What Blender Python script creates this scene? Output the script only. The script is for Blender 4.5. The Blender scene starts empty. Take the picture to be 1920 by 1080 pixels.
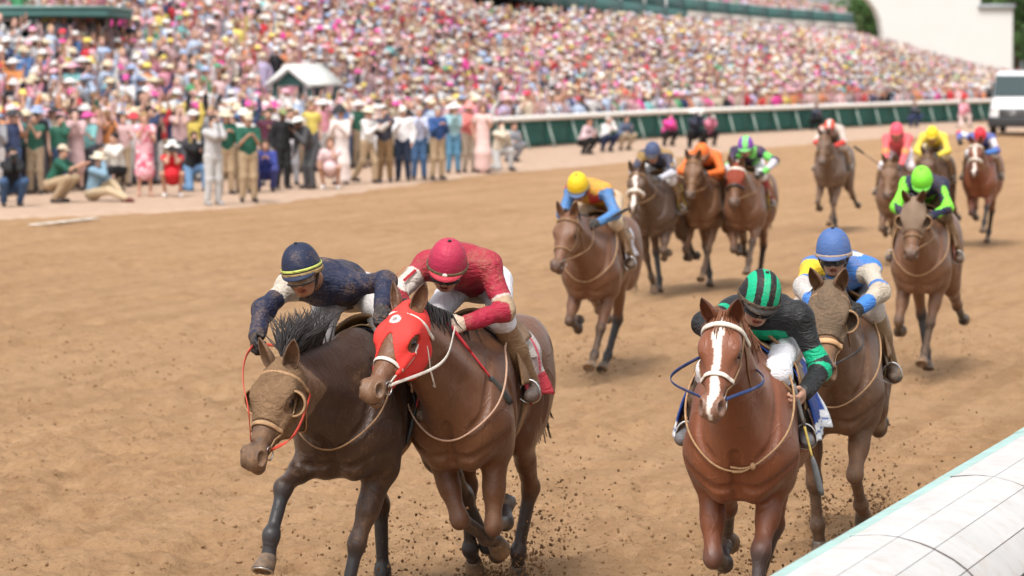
import bpy, bmesh, math, random
import numpy as np
from mathutils import Vector, Matrix

random.seed(7)
RNG = np.random.default_rng(11)
scene = bpy.context.scene
COLL = scene.collection

# ------------------------------------------------------------------ camera, world, sun, exposure
FOC, CAM_H, HORIZON = 5400.0, 3.0, 125.0            # focal length and horizon in 1920-px pixels
PITCH = math.atan((540 - HORIZON) / FOC)
cam = bpy.data.cameras.new('camera')
cam.sensor_width = 36.0
cam.lens = 36.0 * FOC / 1920.0
cam.clip_start, cam.clip_end = 0.5, 3000.0
cam.dof.use_dof = True
cam.dof.focus_distance = 14.9
cam.dof.aperture_fstop = 3.2
cam_o = bpy.data.objects.new('camera', cam)
cam_o.location = (0, 0, CAM_H)
cam_o.rotation_euler = (math.pi / 2 - PITCH, 0, 0)
COLL.objects.link(cam_o)
scene.camera = cam_o

SUN_EL, SUN_AZ = math.radians(58), math.radians(200)     # azimuth clockwise from +Y
world = bpy.data.worlds.new('World')
scene.world = world
world.use_nodes = True
wn = world.node_tree
sky = wn.nodes.new('ShaderNodeTexSky')
sky.sky_type = 'NISHITA'
sky.sun_disc = False
sky.sun_elevation = SUN_EL
sky.sun_rotation = SUN_AZ
sky.air_density = 1.0
sky.dust_density = 3.0
hsv = wn.nodes.new('ShaderNodeHueSaturation')            # a pale, lightly overcast sky
hsv.inputs['Saturation'].default_value = 0.25
bg = wn.nodes['Background']
bg.inputs['Strength'].default_value = 0.14
wn.links.new(sky.outputs['Color'], hsv.inputs['Color'])
wn.links.new(hsv.outputs['Color'], bg.inputs['Color'])

sun = bpy.data.lights.new('sun', 'SUN')
sun.energy = 1.4
sun.angle = math.radians(18)
sun.color = (1.0, 0.96, 0.91)
sun_o = bpy.data.objects.new('sun', sun)
sd = Vector((math.sin(SUN_AZ) * math.cos(SUN_EL), math.cos(SUN_AZ) * math.cos(SUN_EL), math.sin(SUN_EL)))
sun_o.rotation_euler = (-sd).to_track_quat('-Z', 'Y').to_euler()
sun_o.location = (0, 0, 40)
COLL.objects.link(sun_o)

scene.view_settings.view_transform = 'Standard'
scene.view_settings.look = 'None'
scene.view_settings.gamma = 1.0
scene.view_settings.use_curve_mapping = False
scene.view_settings.exposure = 0.95
scene.cycles.use_denoising = True
scene.cycles.max_bounces = 6
scene.cycles.diffuse_bounces = 3
scene.cycles.glossy_bounces = 3
scene.cycles.transmission_bounces = 4
scene.cycles.caustics_reflective = False
scene.cycles.caustics_refractive = False

# ------------------------------------------------------------------ projection helpers
CP, SP = math.cos(PITCH), math.sin(PITCH)


def ray(px, py):
    a, b = (px - 960) / FOC, (540 - py) / FOC
    return Vector((a, CP + b * SP, -SP + b * CP))


def at(px, py, Y):
    """World point seen at photo pixel (px, py) at distance Y along the ground."""
    r = ray(px, py)
    return Vector((0, 0, CAM_H)) + r * (Y / r.y)


def sstep(x, a, b):
    t = np.clip((np.asarray(x, dtype=float) - a) / (b - a), 0, 1)
    return t * t * (3 - 2 * t)


TRK = math.radians(21.2)
TD = np.array([math.sin(TRK), math.cos(TRK)])            # direction the track recedes in
TN = np.array([-math.cos(TRK), math.sin(TRK)])           # towards the outer rail


def lat(x, y):
    return x * TN[0] + y * TN[1]


def gz(x, y):
    """Height of the ground: the dirt is banked up a little towards the crowd."""
    return 0.30 * sstep(lat(x, y), 13.0, 25.0)


def on_ground(px, py):
    z = 0.0
    for _ in range(12):
        r = ray(px, py)
        t = (z - CAM_H) / r.z
        p = Vector((0, 0, CAM_H)) + r * t
        z = float(gz(p.x, p.y))
    return p


# ------------------------------------------------------------------ object helpers
def link(o, parent=None):
    COLL.objects.link(o)
    if parent is not None:
        o.parent = parent
    return o


def tag(o, label=None, cat=None, group=None, kind=None):
    if label: o['label'] = label
    if cat: o['category'] = cat
    if group: o['group'] = group
    if kind: o['kind'] = kind
    return o


def empty(name, loc=(0, 0, 0), rz=0.0):
    o = bpy.data.objects.new(name, None)
    o.empty_display_size = 0.1
    o.location = loc
    o.rotation_euler = (0, 0, rz)
    return link(o)


def mesh_np(name, V, F, smooth=True, mats=None, mi=None, col=None, ccol=None, attrs=None):
    """Mesh from arrays. F: (n,3) or (n,4) array, or list of such arrays."""
    V = np.asarray(V, dtype=np.float32)
    Fs = F if isinstance(F, list) else [F]
    Fs = [np.asarray(f, dtype=np.int32) for f in Fs if len(f)]
    me = bpy.data.meshes.new(name)
    me.vertices.add(len(V))
    me.vertices.foreach_set('co', V.ravel())
    nl = sum(f.size for f in Fs)
    npoly = sum(len(f) for f in Fs)
    me.loops.add(nl)
    me.polygons.add(npoly)
    me.loops.foreach_set('vertex_index', np.concatenate([f.ravel() for f in Fs]))
    tot = np.concatenate([np.full(len(f), f.shape[1], np.int32) for f in Fs])
    start = np.concatenate([[0], np.cumsum(tot)[:-1]]).astype(np.int32)
    me.polygons.foreach_set('loop_start', start)
    if smooth:
        me.polygons.foreach_set('use_smooth', np.ones(npoly, bool))
    if mi is not None:
        me.polygons.foreach_set('material_index', np.asarray(mi, dtype=np.int32))
    me.update(calc_edges=True)
    me.validate()
    if col is not None:
        a = me.color_attributes.new('Col', 'FLOAT_COLOR', 'POINT')
        c = np.ones((len(V), 4), np.float32); c[:, :3] = col
        a.data.foreach_set('color', c.ravel())
    if ccol is not None:
        a = me.color_attributes.new('Col', 'FLOAT_COLOR', 'CORNER')
        c = np.ones((nl, 4), np.float32); c[:, :3] = np.repeat(ccol, tot, axis=0)
        a.data.foreach_set('color', c.ravel())
    if attrs:
        for k, v in attrs.items():
            a = me.attributes.new(k, 'FLOAT', 'POINT')
            a.data.foreach_set('value', np.asarray(v, np.float32))
    if mats:
        for m in (mats if isinstance(mats, (list, tuple)) else [mats]):
            me.materials.append(m)
    return me


def obj(name, me, parent=None):
    return link(bpy.data.objects.new(name, me), parent)


class Geo:
    """Collects shapes that end up as ONE mesh (of one part)."""
    def __init__(s):
        s.V, s.F4, s.F3, s.c4, s.c3, s.n = [], [], [], [], [], 0

    def add(s, V, F4=None, F3=None, col=None):
        V = np.asarray(V, float).reshape(-1, 3)
        if F4 is not None and len(F4):
            s.F4.append(np.asarray(F4) + s.n); s.c4.append(np.tile(col if col is not None else (1, 1, 1), (len(F4), 1)))
        if F3 is not None and len(F3):
            s.F3.append(np.asarray(F3) + s.n); s.c3.append(np.tile(col if col is not None else (1, 1, 1), (len(F3), 1)))
        s.V.append(V); s.n += len(V)
        return s

    def box(s, lo, hi, M=None, col=None):
        x0, y0, z0 = lo; x1, y1, z1 = hi
        V = np.array([(x0, y0, z0), (x1, y0, z0), (x1, y1, z0), (x0, y1, z0), (x0, y0, z1), (x1, y0, z1), (x1, y1, z1), (x0, y1, z1)], float)
        if M is not None: V = xf(M, V)
        return s.add(V, [(0, 3, 2, 1), (4, 5, 6, 7), (0, 1, 5, 4), (1, 2, 6, 5), (2, 3, 7, 6), (3, 0, 4, 7)], col=col)

    def tube(s, P, r, seg=8, cap=True, N=None, ratio=1.0, col=None):
        """Swept tube; r scalar or per point; ratio flattens it along the normal N."""
        P = np.asarray(P, float); n = len(P)
        r = np.broadcast_to(np.asarray(r, float), (n,))
        T = np.gradient(P, axis=0); T /= np.linalg.norm(T, axis=1)[:, None] + 1e-12
        if N is None:
            ref = np.array([0.0, 0, 1]) if abs(T[0][2]) < 0.9 else np.array([1.0, 0, 0])
            N = np.zeros_like(P); v = ref
            for i in range(n):
                v = v - T[i] * np.dot(v, T[i]); v /= np.linalg.norm(v) + 1e-12; N[i] = v
        else:
            N = np.broadcast_to(np.asarray(N, float), P.shape).copy()
            N -= T * np.sum(N * T, axis=1)[:, None]; N /= np.linalg.norm(N, axis=1)[:, None] + 1e-12
        B = np.cross(T, N)
        a = np.arange(seg) * 2 * math.pi / seg
        ca, sa = np.cos(a), np.sin(a)
        V = P[:, None] + r[:, None, None] * (B[:, None] * ca[None, :, None] + N[:, None] * sa[None, :, None] * ratio)
        i = np.arange(n - 1)[:, None] * seg; j = np.arange(seg)[None]; k = (j + 1) % seg
        F = np.stack([i + j, i + k, i + seg + k, i + seg + j], -1).reshape(-1, 4)
        V = V.reshape(-1, 3)
        F3 = []
        if cap:
            c0, c1 = len(V), len(V) + 1
            V = np.vstack([V, P[0], P[-1]])
            F3 = [(c0, (q + 1) % seg, q) for q in range(seg)] + [(c1, (n - 1) * seg + q, (n - 1) * seg + (q + 1) % seg) for q in range(seg)]
        return s.add(V, F, F3, col=col)

    def ball(s, c, r, nu=12, nv=8, M=None, col=None, z0=-1.0):
        th = np.linspace(math.asin(z0), math.pi / 2, nv + 1)
        ph = np.arange(nu) * 2 * math.pi / nu
        V = np.stack([np.cos(th)[:, None] * np.cos(ph), np.cos(th)[:, None] * np.sin(ph), np.repeat(np.sin(th)[:, None], nu, 1)], -1).reshape(-1, 3) * np.asarray(r)
        if M is not None: V = xf(M, V)
        V = V + np.asarray(c)
        i = np.arange(nv)[:, None] * nu; j = np.arange(nu)[None]; k = (j + 1) % nu
        F = np.stack([i + j, i + k, i + nu + k, i + nu + j], -1).reshape(-1, 4)
        return s.add(V, F, col=col)

    def lathe(s, prof, seg=16, c=(0, 0, 0), sx=1.0, sy=1.0, col=None):
        prof = np.asarray(prof, float); n = len(prof)
        a = np.arange(seg) * 2 * math.pi / seg
        V = np.stack([prof[:, 0, None] * np.cos(a) * sx, prof[:, 0, None] * np.sin(a) * sy, np.repeat(prof[:, 1, None], seg, 1)], -1).reshape(-1, 3) + np.asarray(c)
        i = np.arange(n - 1)[:, None] * seg; j = np.arange(seg)[None]; k = (j + 1) % seg
        F = np.stack([i + j, i + k, i + seg + k, i + seg + j], -1).reshape(-1, 4)
        return s.add(V, F, col=col)

    def build(s, name, mat, parent=None, smooth=True, usecol=False):
        V = np.vstack(s.V)
        Fs, cs = [], []
        if s.F4: Fs.append(np.vstack(s.F4)); cs.append(np.vstack(s.c4))
        if s.F3: Fs.append(np.vstack(s.F3)); cs.append(np.vstack(s.c3))
        me = mesh_np(name, V, Fs, smooth, mat, ccol=np.vstack(cs) if usecol else None)
        return obj(name, me, parent)


def xf(M, V):
    M = np.array(M, float)
    V = np.asarray(V, float)
    return V @ M[:3, :3].T + (M[:3, 3] if M.shape[0] == 4 else 0)


def nrm(v):
    v = np.asarray(v, float)
    return v / (np.linalg.norm(v) + 1e-12)


def bez(P, n=16):
    """Smooth Catmull-Rom curve through the points P."""
    P = np.asarray(P, float)
    if len(P) == 2:
        return np.linspace(P[0], P[1], n)
    Q = np.vstack([2 * P[0] - P[1], P, 2 * P[-1] - P[-2]])
    out = []
    per = max(2, n // (len(P) - 1))
    for i in range(1, len(Q) - 2):
        t = np.linspace(0, 1, per, endpoint=(i == len(Q) - 3))[:, None]
        a, b, c, d = Q[i - 1], Q[i], Q[i + 1], Q[i + 2]
        out.append(0.5 * ((2 * b) + (c - a) * t + (2 * a - 5 * b + 4 * c - d) * t ** 2 + (3 * b - a - 3 * c + d) * t ** 3))
    return np.vstack(out)


def text_mesh(body, size, depth=0.001):
    cu = bpy.data.curves.new('lettering', 'FONT')
    cu.body = body; cu.size = size; cu.extrude = depth
    cu.align_x = 'CENTER'; cu.align_y = 'CENTER'
    o = bpy.data.objects.new('lettering', cu)
    COLL.objects.link(o)
    dg = bpy.context.evaluated_depsgraph_get()
    me = bpy.data.meshes.new_from_object(o.evaluated_get(dg))
    bpy.data.objects.remove(o)
    return me


# ------------------------------------------------------------------ value noise (for wrinkles, clods, colour)
_LAT = np.random.default_rng(5).random((64, 64, 64)).astype(np.float32)


def vnoise(P):
    P = np.asarray(P, float)
    i = np.floor(P).astype(int); f = P - i
    f = f * f * (3 - 2 * f)
    i &= 63; j = (i + 1) & 63
    L = _LAT
    x0, y0, z0 = i[..., 0], i[..., 1], i[..., 2]; x1, y1, z1 = j[..., 0], j[..., 1], j[..., 2]
    fx, fy, fz = f[..., 0], f[..., 1], f[..., 2]
    a = L[x0, y0, z0] * (1 - fx) + L[x1, y0, z0] * fx
    b = L[x0, y1, z0] * (1 - fx) + L[x1, y1, z0] * fx
    c = L[x0, y0, z1] * (1 - fx) + L[x1, y0, z1] * fx
    d = L[x0, y1, z1] * (1 - fx) + L[x1, y1, z1] * fx
    return (a * (1 - fy) + b * fy) * (1 - fz) + (c * (1 - fy) + d * fy) * fz


# ------------------------------------------------------------------ implicit bodies: smooth unions of tapered capsules and ellipsoids
def rc(a, b, ra, rb, axis=None, s=1.0, neg=False):
    return ('rc', np.asarray(a, float), np.asarray(b, float), ra, rb, None if axis is None else nrm(axis), s, neg)


def el(c, r, R=None, neg=False):
    return ('el', np.asarray(c, float), np.asarray(r, float), None if R is None else np.asarray(R, float), None, 1.0, neg)


def ry(deg):
    a = math.radians(deg); c, s = math.cos(a), math.sin(a)
    return np.array([[c, 0, s], [0, 1, 0], [-s, 0, c]])


def rz3(deg):
    a = math.radians(deg); c, s = math.cos(a), math.sin(a)
    return np.array([[c, -s, 0], [s, c, 0], [0, 0, 1]])


def rx3(deg):
    a = math.radians(deg); c, s = math.cos(a), math.sin(a)
    return np.array([[1, 0, 0], [0, c, -s], [0, s, c]])


def p_box(p):
    if p[0] == 'rc':
        m = max(1.0, p[6])
        return np.minimum(p[1] - p[3] * m, p[2] - p[4] * m), np.maximum(p[1] + p[3] * m, p[2] + p[4] * m)
    if p[3] is None:
        return p[1] - p[2], p[1] + p[2]
    e = np.abs(p[3]) @ p[2]
    return p[1] - e, p[1] + e


def p_eval(p, X, Y, Z):
    if p[0] == 'rc':
        _, a, b, ra, rb, ax, s, _ = p
        qx, qy, qz = X - a[0], Y - a[1], Z - a[2]
        ba = b - a
        if ax is not None and s != 1.0:
            g = 1.0 / s - 1.0
            w = (qx * ax[0] + qy * ax[1] + qz * ax[2]) * g
            qx, qy, qz = qx + w * ax[0], qy + w * ax[1], qz + w * ax[2]
            ba = ba + ax * np.dot(ba, ax) * g
        L = float(np.dot(ba, ba)) + 1e-9
        t = np.clip((qx * ba[0] + qy * ba[1] + qz * ba[2]) / L, 0, 1)
        return np.sqrt((qx - t * ba[0]) ** 2 + (qy - t * ba[1]) ** 2 + (qz - t * ba[2]) ** 2) - (ra + (rb - ra) * t)
    _, c, r, R, _, _, _ = p
    qx, qy, qz = X - c[0], Y - c[1], Z - c[2]
    if R is not None:
        qx, qy, qz = (qx * R[0, 0] + qy * R[1, 0] + qz * R[2, 0], qx * R[0, 1] + qy * R[1, 1] + qz * R[2, 1],
                      qx * R[0, 2] + qy * R[1, 2] + qz * R[2, 2])
    k0 = np.sqrt((qx / r[0]) ** 2 + (qy / r[1]) ** 2 + (qz / r[2]) ** 2)
    k1 = np.sqrt((qx / r[0] ** 2) ** 2 + (qy / r[1] ** 2) ** 2 + (qz / r[2] ** 2) ** 2) + 1e-6
    return k0 * (k0 - 1.0) / k1


def smin(a, b, k):
    if k <= 0: return np.minimum(a, b)
    h = np.clip(0.5 + 0.5 * (b - a) / k, 0, 1)
    return b + (a - b) * h - k * h * (1 - h)


class Field:
    def __init__(s, lo, hi, h):
        s.lo = np.asarray(lo, float); s.h = h
        s.n = np.ceil((np.asarray(hi, float) - s.lo) / h).astype(int) + 1
        s.d = np.full(tuple(s.n), 0.25, np.float32)
        s.ax = [(s.lo[i] + h * np.arange(s.n[i])).astype(np.float32) for i in range(3)]

    @staticmethod
    def around(prims, h, pad=0.03):
        bs = [p_box(p) for p in prims]
        return Field(np.min([b[0] for b in bs], 0) - pad, np.max([b[1] for b in bs], 0) + pad, h)

    def sl(s, lo, hi):
        i0 = np.clip(np.floor((lo - s.lo) / s.h).astype(int), 0, s.n - 1)
        i1 = np.clip(np.ceil((hi - s.lo) / s.h).astype(int) + 1, 1, s.n)
        return tuple(slice(a, b) for a, b in zip(i0, i1))

    def grid(s, q):
        return s.ax[0][q[0]][:, None, None], s.ax[1][q[1]][None, :, None], s.ax[2][q[2]][None, None, :]

    def group(s, prims, k=0.05, K=0.03, infl=0.0):
        """Blend prims with k among themselves, then into the field with K."""
        bs = [p_box(p) for p in prims]
        pad = max(k, K) + 3 * s.h + infl
        g = Field.__new__(Field)
        q = s.sl(np.min([b[0] for b in bs], 0) - pad, np.max([b[1] for b in bs], 0) + pad)
        g.lo = np.array([s.ax[i][q[i].start] for i in range(3)], float); g.h = s.h
        g.n = np.array([x.stop - x.start for x in q]); g.d = np.full(tuple(g.n), 0.25, np.float32)
        g.ax = [s.ax[i][q[i]] for i in range(3)]
        for p, b in zip(prims, bs):
            r = g.sl(b[0] - pad, b[1] + pad)
            e = p_eval(p, *g.grid(r)).astype(np.float32)
            if p[-1]:
                g.d[r] = -smin(-g.d[r], e, k * 0.5)
            else:
                g.d[r] = smin(g.d[r], e, k)
        s.d[q] = smin(s.d[q], g.d - infl, K)
        return s

    def carve(s, prims, k=0.01):
        for p in prims:
            b = p_box(p); r = s.sl(b[0] - 0.05, b[1] + 0.05)
            e = p_eval(p, *s.grid(r)).astype(np.float32)
            s.d[r] = -smin(-s.d[r], e, k)
        return s

    def sample(s, P):
        P = (np.asarray(P, float) - s.lo) / s.h
        i = np.clip(np.floor(P).astype(int), 0, s.n - 2); f = np.clip(P - i, 0, 1)
        d = s.d; x, y, z = i[..., 0], i[..., 1], i[..., 2]
        fx, fy, fz = f[..., 0], f[..., 1], f[..., 2]
        c = lambda a, b, e: d[x + a, y + b, z + e]
        return ((c(0, 0, 0) * (1 - fx) + c(1, 0, 0) * fx) * (1 - fy) + (c(0, 1, 0) * (1 - fx) + c(1, 1, 0) * fx) * fy) * (1 - fz) + \
               ((c(0, 0, 1) * (1 - fx) + c(1, 0, 1) * fx) * (1 - fy) + (c(0, 1, 1) * (1 - fx) + c(1, 1, 1) * fx) * fy) * fz

    def cast(s, o, dr, tmax=0.6):
        """Outermost surface point along rays from inside points o."""
        o = np.asarray(o, float); dr = np.asarray(dr, float)
        t = np.arange(0, tmax, s.h * 0.5)
        P = o[..., None, :] + dr[..., None, :] * t[:, None]
        d = s.sample(P)
        # first crossing from inside to outside
        ins = d < 0
        cross = ins[..., :-1] & ~ins[..., 1:]
        k = np.argmax(cross, axis=-1)
        d0 = np.take_along_axis(d, k[..., None], -1)[..., 0]; d1 = np.take_along_axis(d, k[..., None] + 1, -1)[..., 0]
        tt = t[k] + (t[1] - t[0]) * d0 / (d0 - d1 - 1e-9)
        return o + dr * np.clip(tt, 0, tmax)[..., None]

    def mesh(s):
        """Naive surface nets."""
        d = s.d; n = s.n
        ins = d < 0
        c = np.zeros(tuple(n - 1), np.int8)
        for a in (0, 1):
            for b in (0, 1):
                for e in (0, 1):
                    c += ins[a:n[0] - 1 + a, b:n[1] - 1 + b, e:n[2] - 1 + e]
        act = np.argwhere((c > 0) & (c < 8))
        idx = np.full(tuple(n - 1), -1, np.int32)
        idx[act[:, 0], act[:, 1], act[:, 2]] = np.arange(len(act))
        cv = {}
        for a in (0, 1):
            for b in (0, 1):
                for e in (0, 1):
                    cv[a, b, e] = d[act[:, 0] + a, act[:, 1] + b, act[:, 2] + e]
        acc = np.zeros((len(act), 3)); cnt = np.zeros(len(act))
        ks = list(cv)
        for i in range(8):
            for j in range(i + 1, 8):
                A, B = ks[i], ks[j]
                if sum(abs(A[q] - B[q]) for q in range(3)) != 1: continue
                va, vb = cv[A], cv[B]
                m = (va < 0) != (vb < 0)
                t = np.where(m, va / (va - vb + 1e-12), 0)
                pA, pB = np.array(A, float), np.array(B, float)
                acc += np.where(m[:, None], pA + (pB - pA) * t[:, None], 0); cnt += m
        V = s.lo + s.h * (act + acc / cnt[:, None])
        F = []
        for ax in range(3):
            o = [x for x in range(3) if x != ax]
            A = ins[tuple(slice(0, -1) if q == ax else slice(1, -1) for q in range(3))]
            B = ins[tuple(slice(1, None) if q == ax else slice(1, -1) for q in range(3))]
            for m, flip in ((A & ~B, False), (~A & B, True)):
                e = np.argwhere(m)
                if not len(e): continue
                e[:, o[0]] += 1; e[:, o[1]] += 1
                quad = []
                for du, dv in ((0, 0), (1, 0), (1, 1), (0, 1)):
                    q = e.copy(); q[:, o[0]] -= 1 - du; q[:, o[1]] -= 1 - dv
                    quad.append(idx[q[:, 0], q[:, 1], q[:, 2]])
                quad = np.stack(quad, -1)
                if ax == 1: quad = quad[:, ::-1]
                if flip: quad = quad[:, ::-1]
                F.append(quad)
        F = np.vstack(F)
        F = F[(F >= 0).all(1)]
        return V, F

    def normals(s, V):
        e = s.h
        g = np.stack([s.sample(V + np.eye(3)[i] * e) - s.sample(V - np.eye(3)[i] * e) for i in range(3)], -1)
        return g / (np.linalg.norm(g, axis=1)[:, None] + 1e-9)


def seg_t(V, a, b):
    a, b = np.asarray(a, float), np.asarray(b, float)
    ba = b - a
    t = np.clip(((V - a) @ ba) / (ba @ ba), 0, 1)
    return t, np.linalg.norm(V - a - t[:, None] * ba, axis=1)


def ik(a, b, l1, l2, pole):
    """Middle joint of a two-bone limb from a to b bending towards pole."""
    a, b, pole = np.asarray(a, float), np.asarray(b, float), np.asarray(pole, float)
    d = b - a; L = np.linalg.norm(d); d = d / L
    L = min(L, (l1 + l2) * 0.999)
    x = (l1 * l1 - l2 * l2 + L * L) / (2 * L)
    h = math.sqrt(max(l1 * l1 - x * x, 1e-6))
    p = pole - d * np.dot(pole, d)
    return a + d * x + nrm(p) * h

# ------------------------------------------------------------------ materials
DIRT = (0.36, 0.205, 0.098)


class NT:
    def __init__(s, name):
        s.m = bpy.data.materials.new(name); s.m.use_nodes = True
        s.t = s.m.node_tree; s.b = s.t.nodes['Principled BSDF']

    def n(s, ty, **kw):
        nd = s.t.nodes.new(ty)
        for k, v in kw.items():
            if k in nd.inputs.keys(): s.set(nd, k, v)
            else: setattr(nd, k, v)
        return nd

    def set(s, nd, k, v):
        if isinstance(v, bpy.types.NodeSocket): s.t.links.new(v, nd.inputs[k])
        else: nd.inputs[k].default_value = v

    def noise(s, scale, detail=4, rough=0.55, vec=None, dist=0.0):
        nd = s.n('ShaderNodeTexNoise')
        nd.inputs['Scale'].default_value = scale; nd.inputs['Detail'].default_value = detail
        nd.inputs['Roughness'].default_value = rough; nd.inputs['Distortion'].default_value = dist
        if vec is not None: s.t.links.new(vec, nd.inputs['Vector'])
        return nd.outputs['Fac']

    def coord(s, kind='Object'):
        return s.n('ShaderNodeTexCoord').outputs[kind]

    def mapping(s, vec, scale=(1, 1, 1), rot=(0, 0, 0)):
        nd = s.n('ShaderNodeMapping')
        s.t.links.new(vec, nd.inputs['Vector'])
        nd.inputs['Scale'].default_value = scale; nd.inputs['Rotation'].default_value = rot
        return nd.outputs['Vector']

    def ramp(s, fac, lo, hi, a=0.0, b=1.0):
        nd = s.n('ShaderNodeMapRange')
        s.t.links.new(fac, nd.inputs['Value'])
        nd.inputs['From Min'].default_value = lo; nd.inputs['From Max'].default_value = hi
        nd.inputs['To Min'].default_value = a; nd.inputs['To Max'].default_value = b
        return nd.outputs['Result']

    def math(s, op, a, b=0.0):
        nd = s.n('ShaderNodeMath', operation=op)
        for i, v in enumerate((a, b)):
            if isinstance(v, bpy.types.NodeSocket): s.t.links.new(v, nd.inputs[i])
            else: nd.inputs[i].default_value = v
        return nd.outputs[0]

    def mix(s, fac, a, b, mode='MIX'):
        nd = s.n('ShaderNodeMix', data_type='RGBA', blend_type=mode)
        for i, v in ((0, fac), (6, a), (7, b)):
            if isinstance(v, bpy.types.NodeSocket): s.t.links.new(v, nd.inputs[i])
            else: nd.inputs[i].default_value = v if i == 0 else (tuple(v) + (1.0,))[:4]
        return nd.outputs[2]

    def bump(s, h, strength=0.3, dist=0.01):
        nd = s.n('ShaderNodeBump')
        s.t.links.new(h, nd.inputs['Height'])
        nd.inputs['Strength'].default_value = strength; nd.inputs['Distance'].default_value = dist
        s.t.links.new(nd.outputs['Normal'], s.b.inputs['Normal'])

    def base(s, v, rough=0.6, spec=0.3, metal=0.0):
        s.set(s.b, 'Base Color', v if isinstance(v, bpy.types.NodeSocket) else (tuple(v) + (1.0,))[:4])
        s.set(s.b, 'Roughness', rough); s.set(s.b, 'Specular IOR Level', spec); s.set(s.b, 'Metallic', metal)
        return s


def plain(name, c, rough=0.6, spec=0.3, metal=0.0, var=0.12, scale=20, mud=0.0, bump=0.0):
    m = NT(name)
    co = m.coord()
    n = m.noise(scale, 4, 0.6, co)
    col = m.mix(m.ramp(n, 0.3, 0.7, 0, 1), [x * (1 - var) for x in c], [min(1, x * (1 + var)) for x in c])
    if mud > 0:
        n2 = m.noise(9, 6, 0.65, co)
        col = m.mix(m.ramp(n2, 0.55 - 0.3 * mud, 0.75 - 0.2 * mud, 0, min(0.95, mud * 1.3)), col, DIRT)
    m.base(col, rough, spec, metal)
    if bump: m.bump(m.noise(scale * 3, 4, 0.6, co), bump, 0.004)
    return m.m


def coat_mat():
    m = NT('horse_coat')
    co = m.coord()
    col = m.n('ShaderNodeAttribute', attribute_name='Col').outputs['Color']
    mud = m.n('ShaderNodeAttribute', attribute_name='Mud').outputs['Fac']
    v = m.noise(3.5, 4, 0.55, co)
    col = m.mix(m.ramp(v, 0.3, 0.7, 0.0, 0.45), col, m.mix(1.0, col, (0.62, 0.56, 0.55), 'MULTIPLY'))
    n1 = m.noise(11, 7, 0.68, co, 0.4)
    n2 = m.noise(70, 5, 0.75, co)
    nn = m.math('ADD', m.math('MULTIPLY', n1, 0.62), m.math('MULTIPLY', n2, 0.38))
    # mud splashes: threshold of the noise falls where the mud attribute rises
    thr = m.math('SUBTRACT', 0.76, m.math('MULTIPLY', mud, 0.42))
    d = m.math('MULTIPLY', m.math('SUBTRACT', nn, thr), 2.6)
    fac = m.math('MINIMUM', m.math('MAXIMUM', d, 0.0), 0.75)
    col = m.mix(fac, col, m.mix(n2, (0.165, 0.085, 0.040), (0.31, 0.172, 0.085)))
    fine = m.noise(150, 3, 0.7, m.mapping(co, (0.5, 1.0, 0.35)))
    rg_ = m.math('ADD', m.math('ADD', 0.29, m.math('MULTIPLY', fac, 0.55)), m.math('MULTIPLY', m.math('MULTIPLY', v, fine), 0.35))
    m.base(col, rg_, 0.42)
    m.b.inputs['Sheen Weight'].default_value = 0.05
    hair = m.noise(60, 3, 0.6, m.mapping(co, (1.0, 3.0, 0.6)))
    mus = m.noise(7, 3, 0.5, m.mapping(co, (1, 1, 0.5)), 0.6)
    vo = m.n('ShaderNodeTexVoronoi', feature='DISTANCE_TO_EDGE')
    wv = m.n('ShaderNodeTexNoise'); wv.inputs['Scale'].default_value = 5.0
    m.t.links.new(co, wv.inputs['Vector'])
    m.t.links.new(m.mix(0.25, m.mapping(co, (1, 1, 0.55)), wv.outputs['Color'], 'ADD'), vo.inputs['Vector'])
    vo.inputs['Scale'].default_value = 5.5
    vein = m.ramp(vo.outputs['Distance'], 0.0, 0.05, 1.0, 0.0)
    hgt = m.math('ADD', m.math('ADD', m.math('MULTIPLY', hair, 0.20), m.math('MULTIPLY', fine, 0.16)), m.math('ADD', m.math('MULTIPLY', mus, 1.1), m.math('MULTIPLY', fac, 0.22)))
    m.bump(m.math('ADD', hgt, m.math('MULTIPLY', vein, 0.16)), 0.45, 0.022)
    return m.m


def cloth_mat(name, mud=0.5, rough=0.62, src='Col', thresh=None, wr=0.4):
    m = NT(name)
    co = m.coord()
    if src == 'Col': col = m.n('ShaderNodeAttribute', attribute_name='Col').outputs['Color']
    elif src == 'Obj': col = m.n('ShaderNodeObjectInfo').outputs['Color']
    else: col = None
    if col is None: col = m.mix(0.0, src, src)
    n0 = m.noise(12, 3, 0.6, co)
    col = m.mix(m.ramp(n0, 0.3, 0.7, 0.0, 0.3), col, m.mix(1.0, col, (0.7, 0.68, 0.66), 'MULTIPLY'))
    if mud > 0:
        n1 = m.noise(7, 6, 0.7, co, 0.5); n2 = m.noise(80, 4, 0.8, co)
        nn = m.math('ADD', m.math('MULTIPLY', n1, 0.55), m.math('MULTIPLY', n2, 0.45))
        fac = m.ramp(nn, 0.66 - 0.26 * mud, 0.86 - 0.22 * mud, 0.0, 0.8)
        col = m.mix(fac, col, m.mix(n2, (0.16, 0.095, 0.05), (0.34, 0.21, 0.12)))
    m.base(col, rough, 0.3)
    w = m.noise(13, 3, 0.5, m.mapping(co, (1, 1.0, 2.2), (0.3, 0.5, 0)), 1.5)
    w2 = m.noise(34, 3, 0.6, m.mapping(co, (1.6, 0.8, 1.0), (0.9, 0.2, 0.4)), 2.0)
    m.bump(m.math('ADD', w, m.math('MULTIPLY', w2, 0.12)), wr * 1.0, 0.03)
    return m.m


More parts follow.
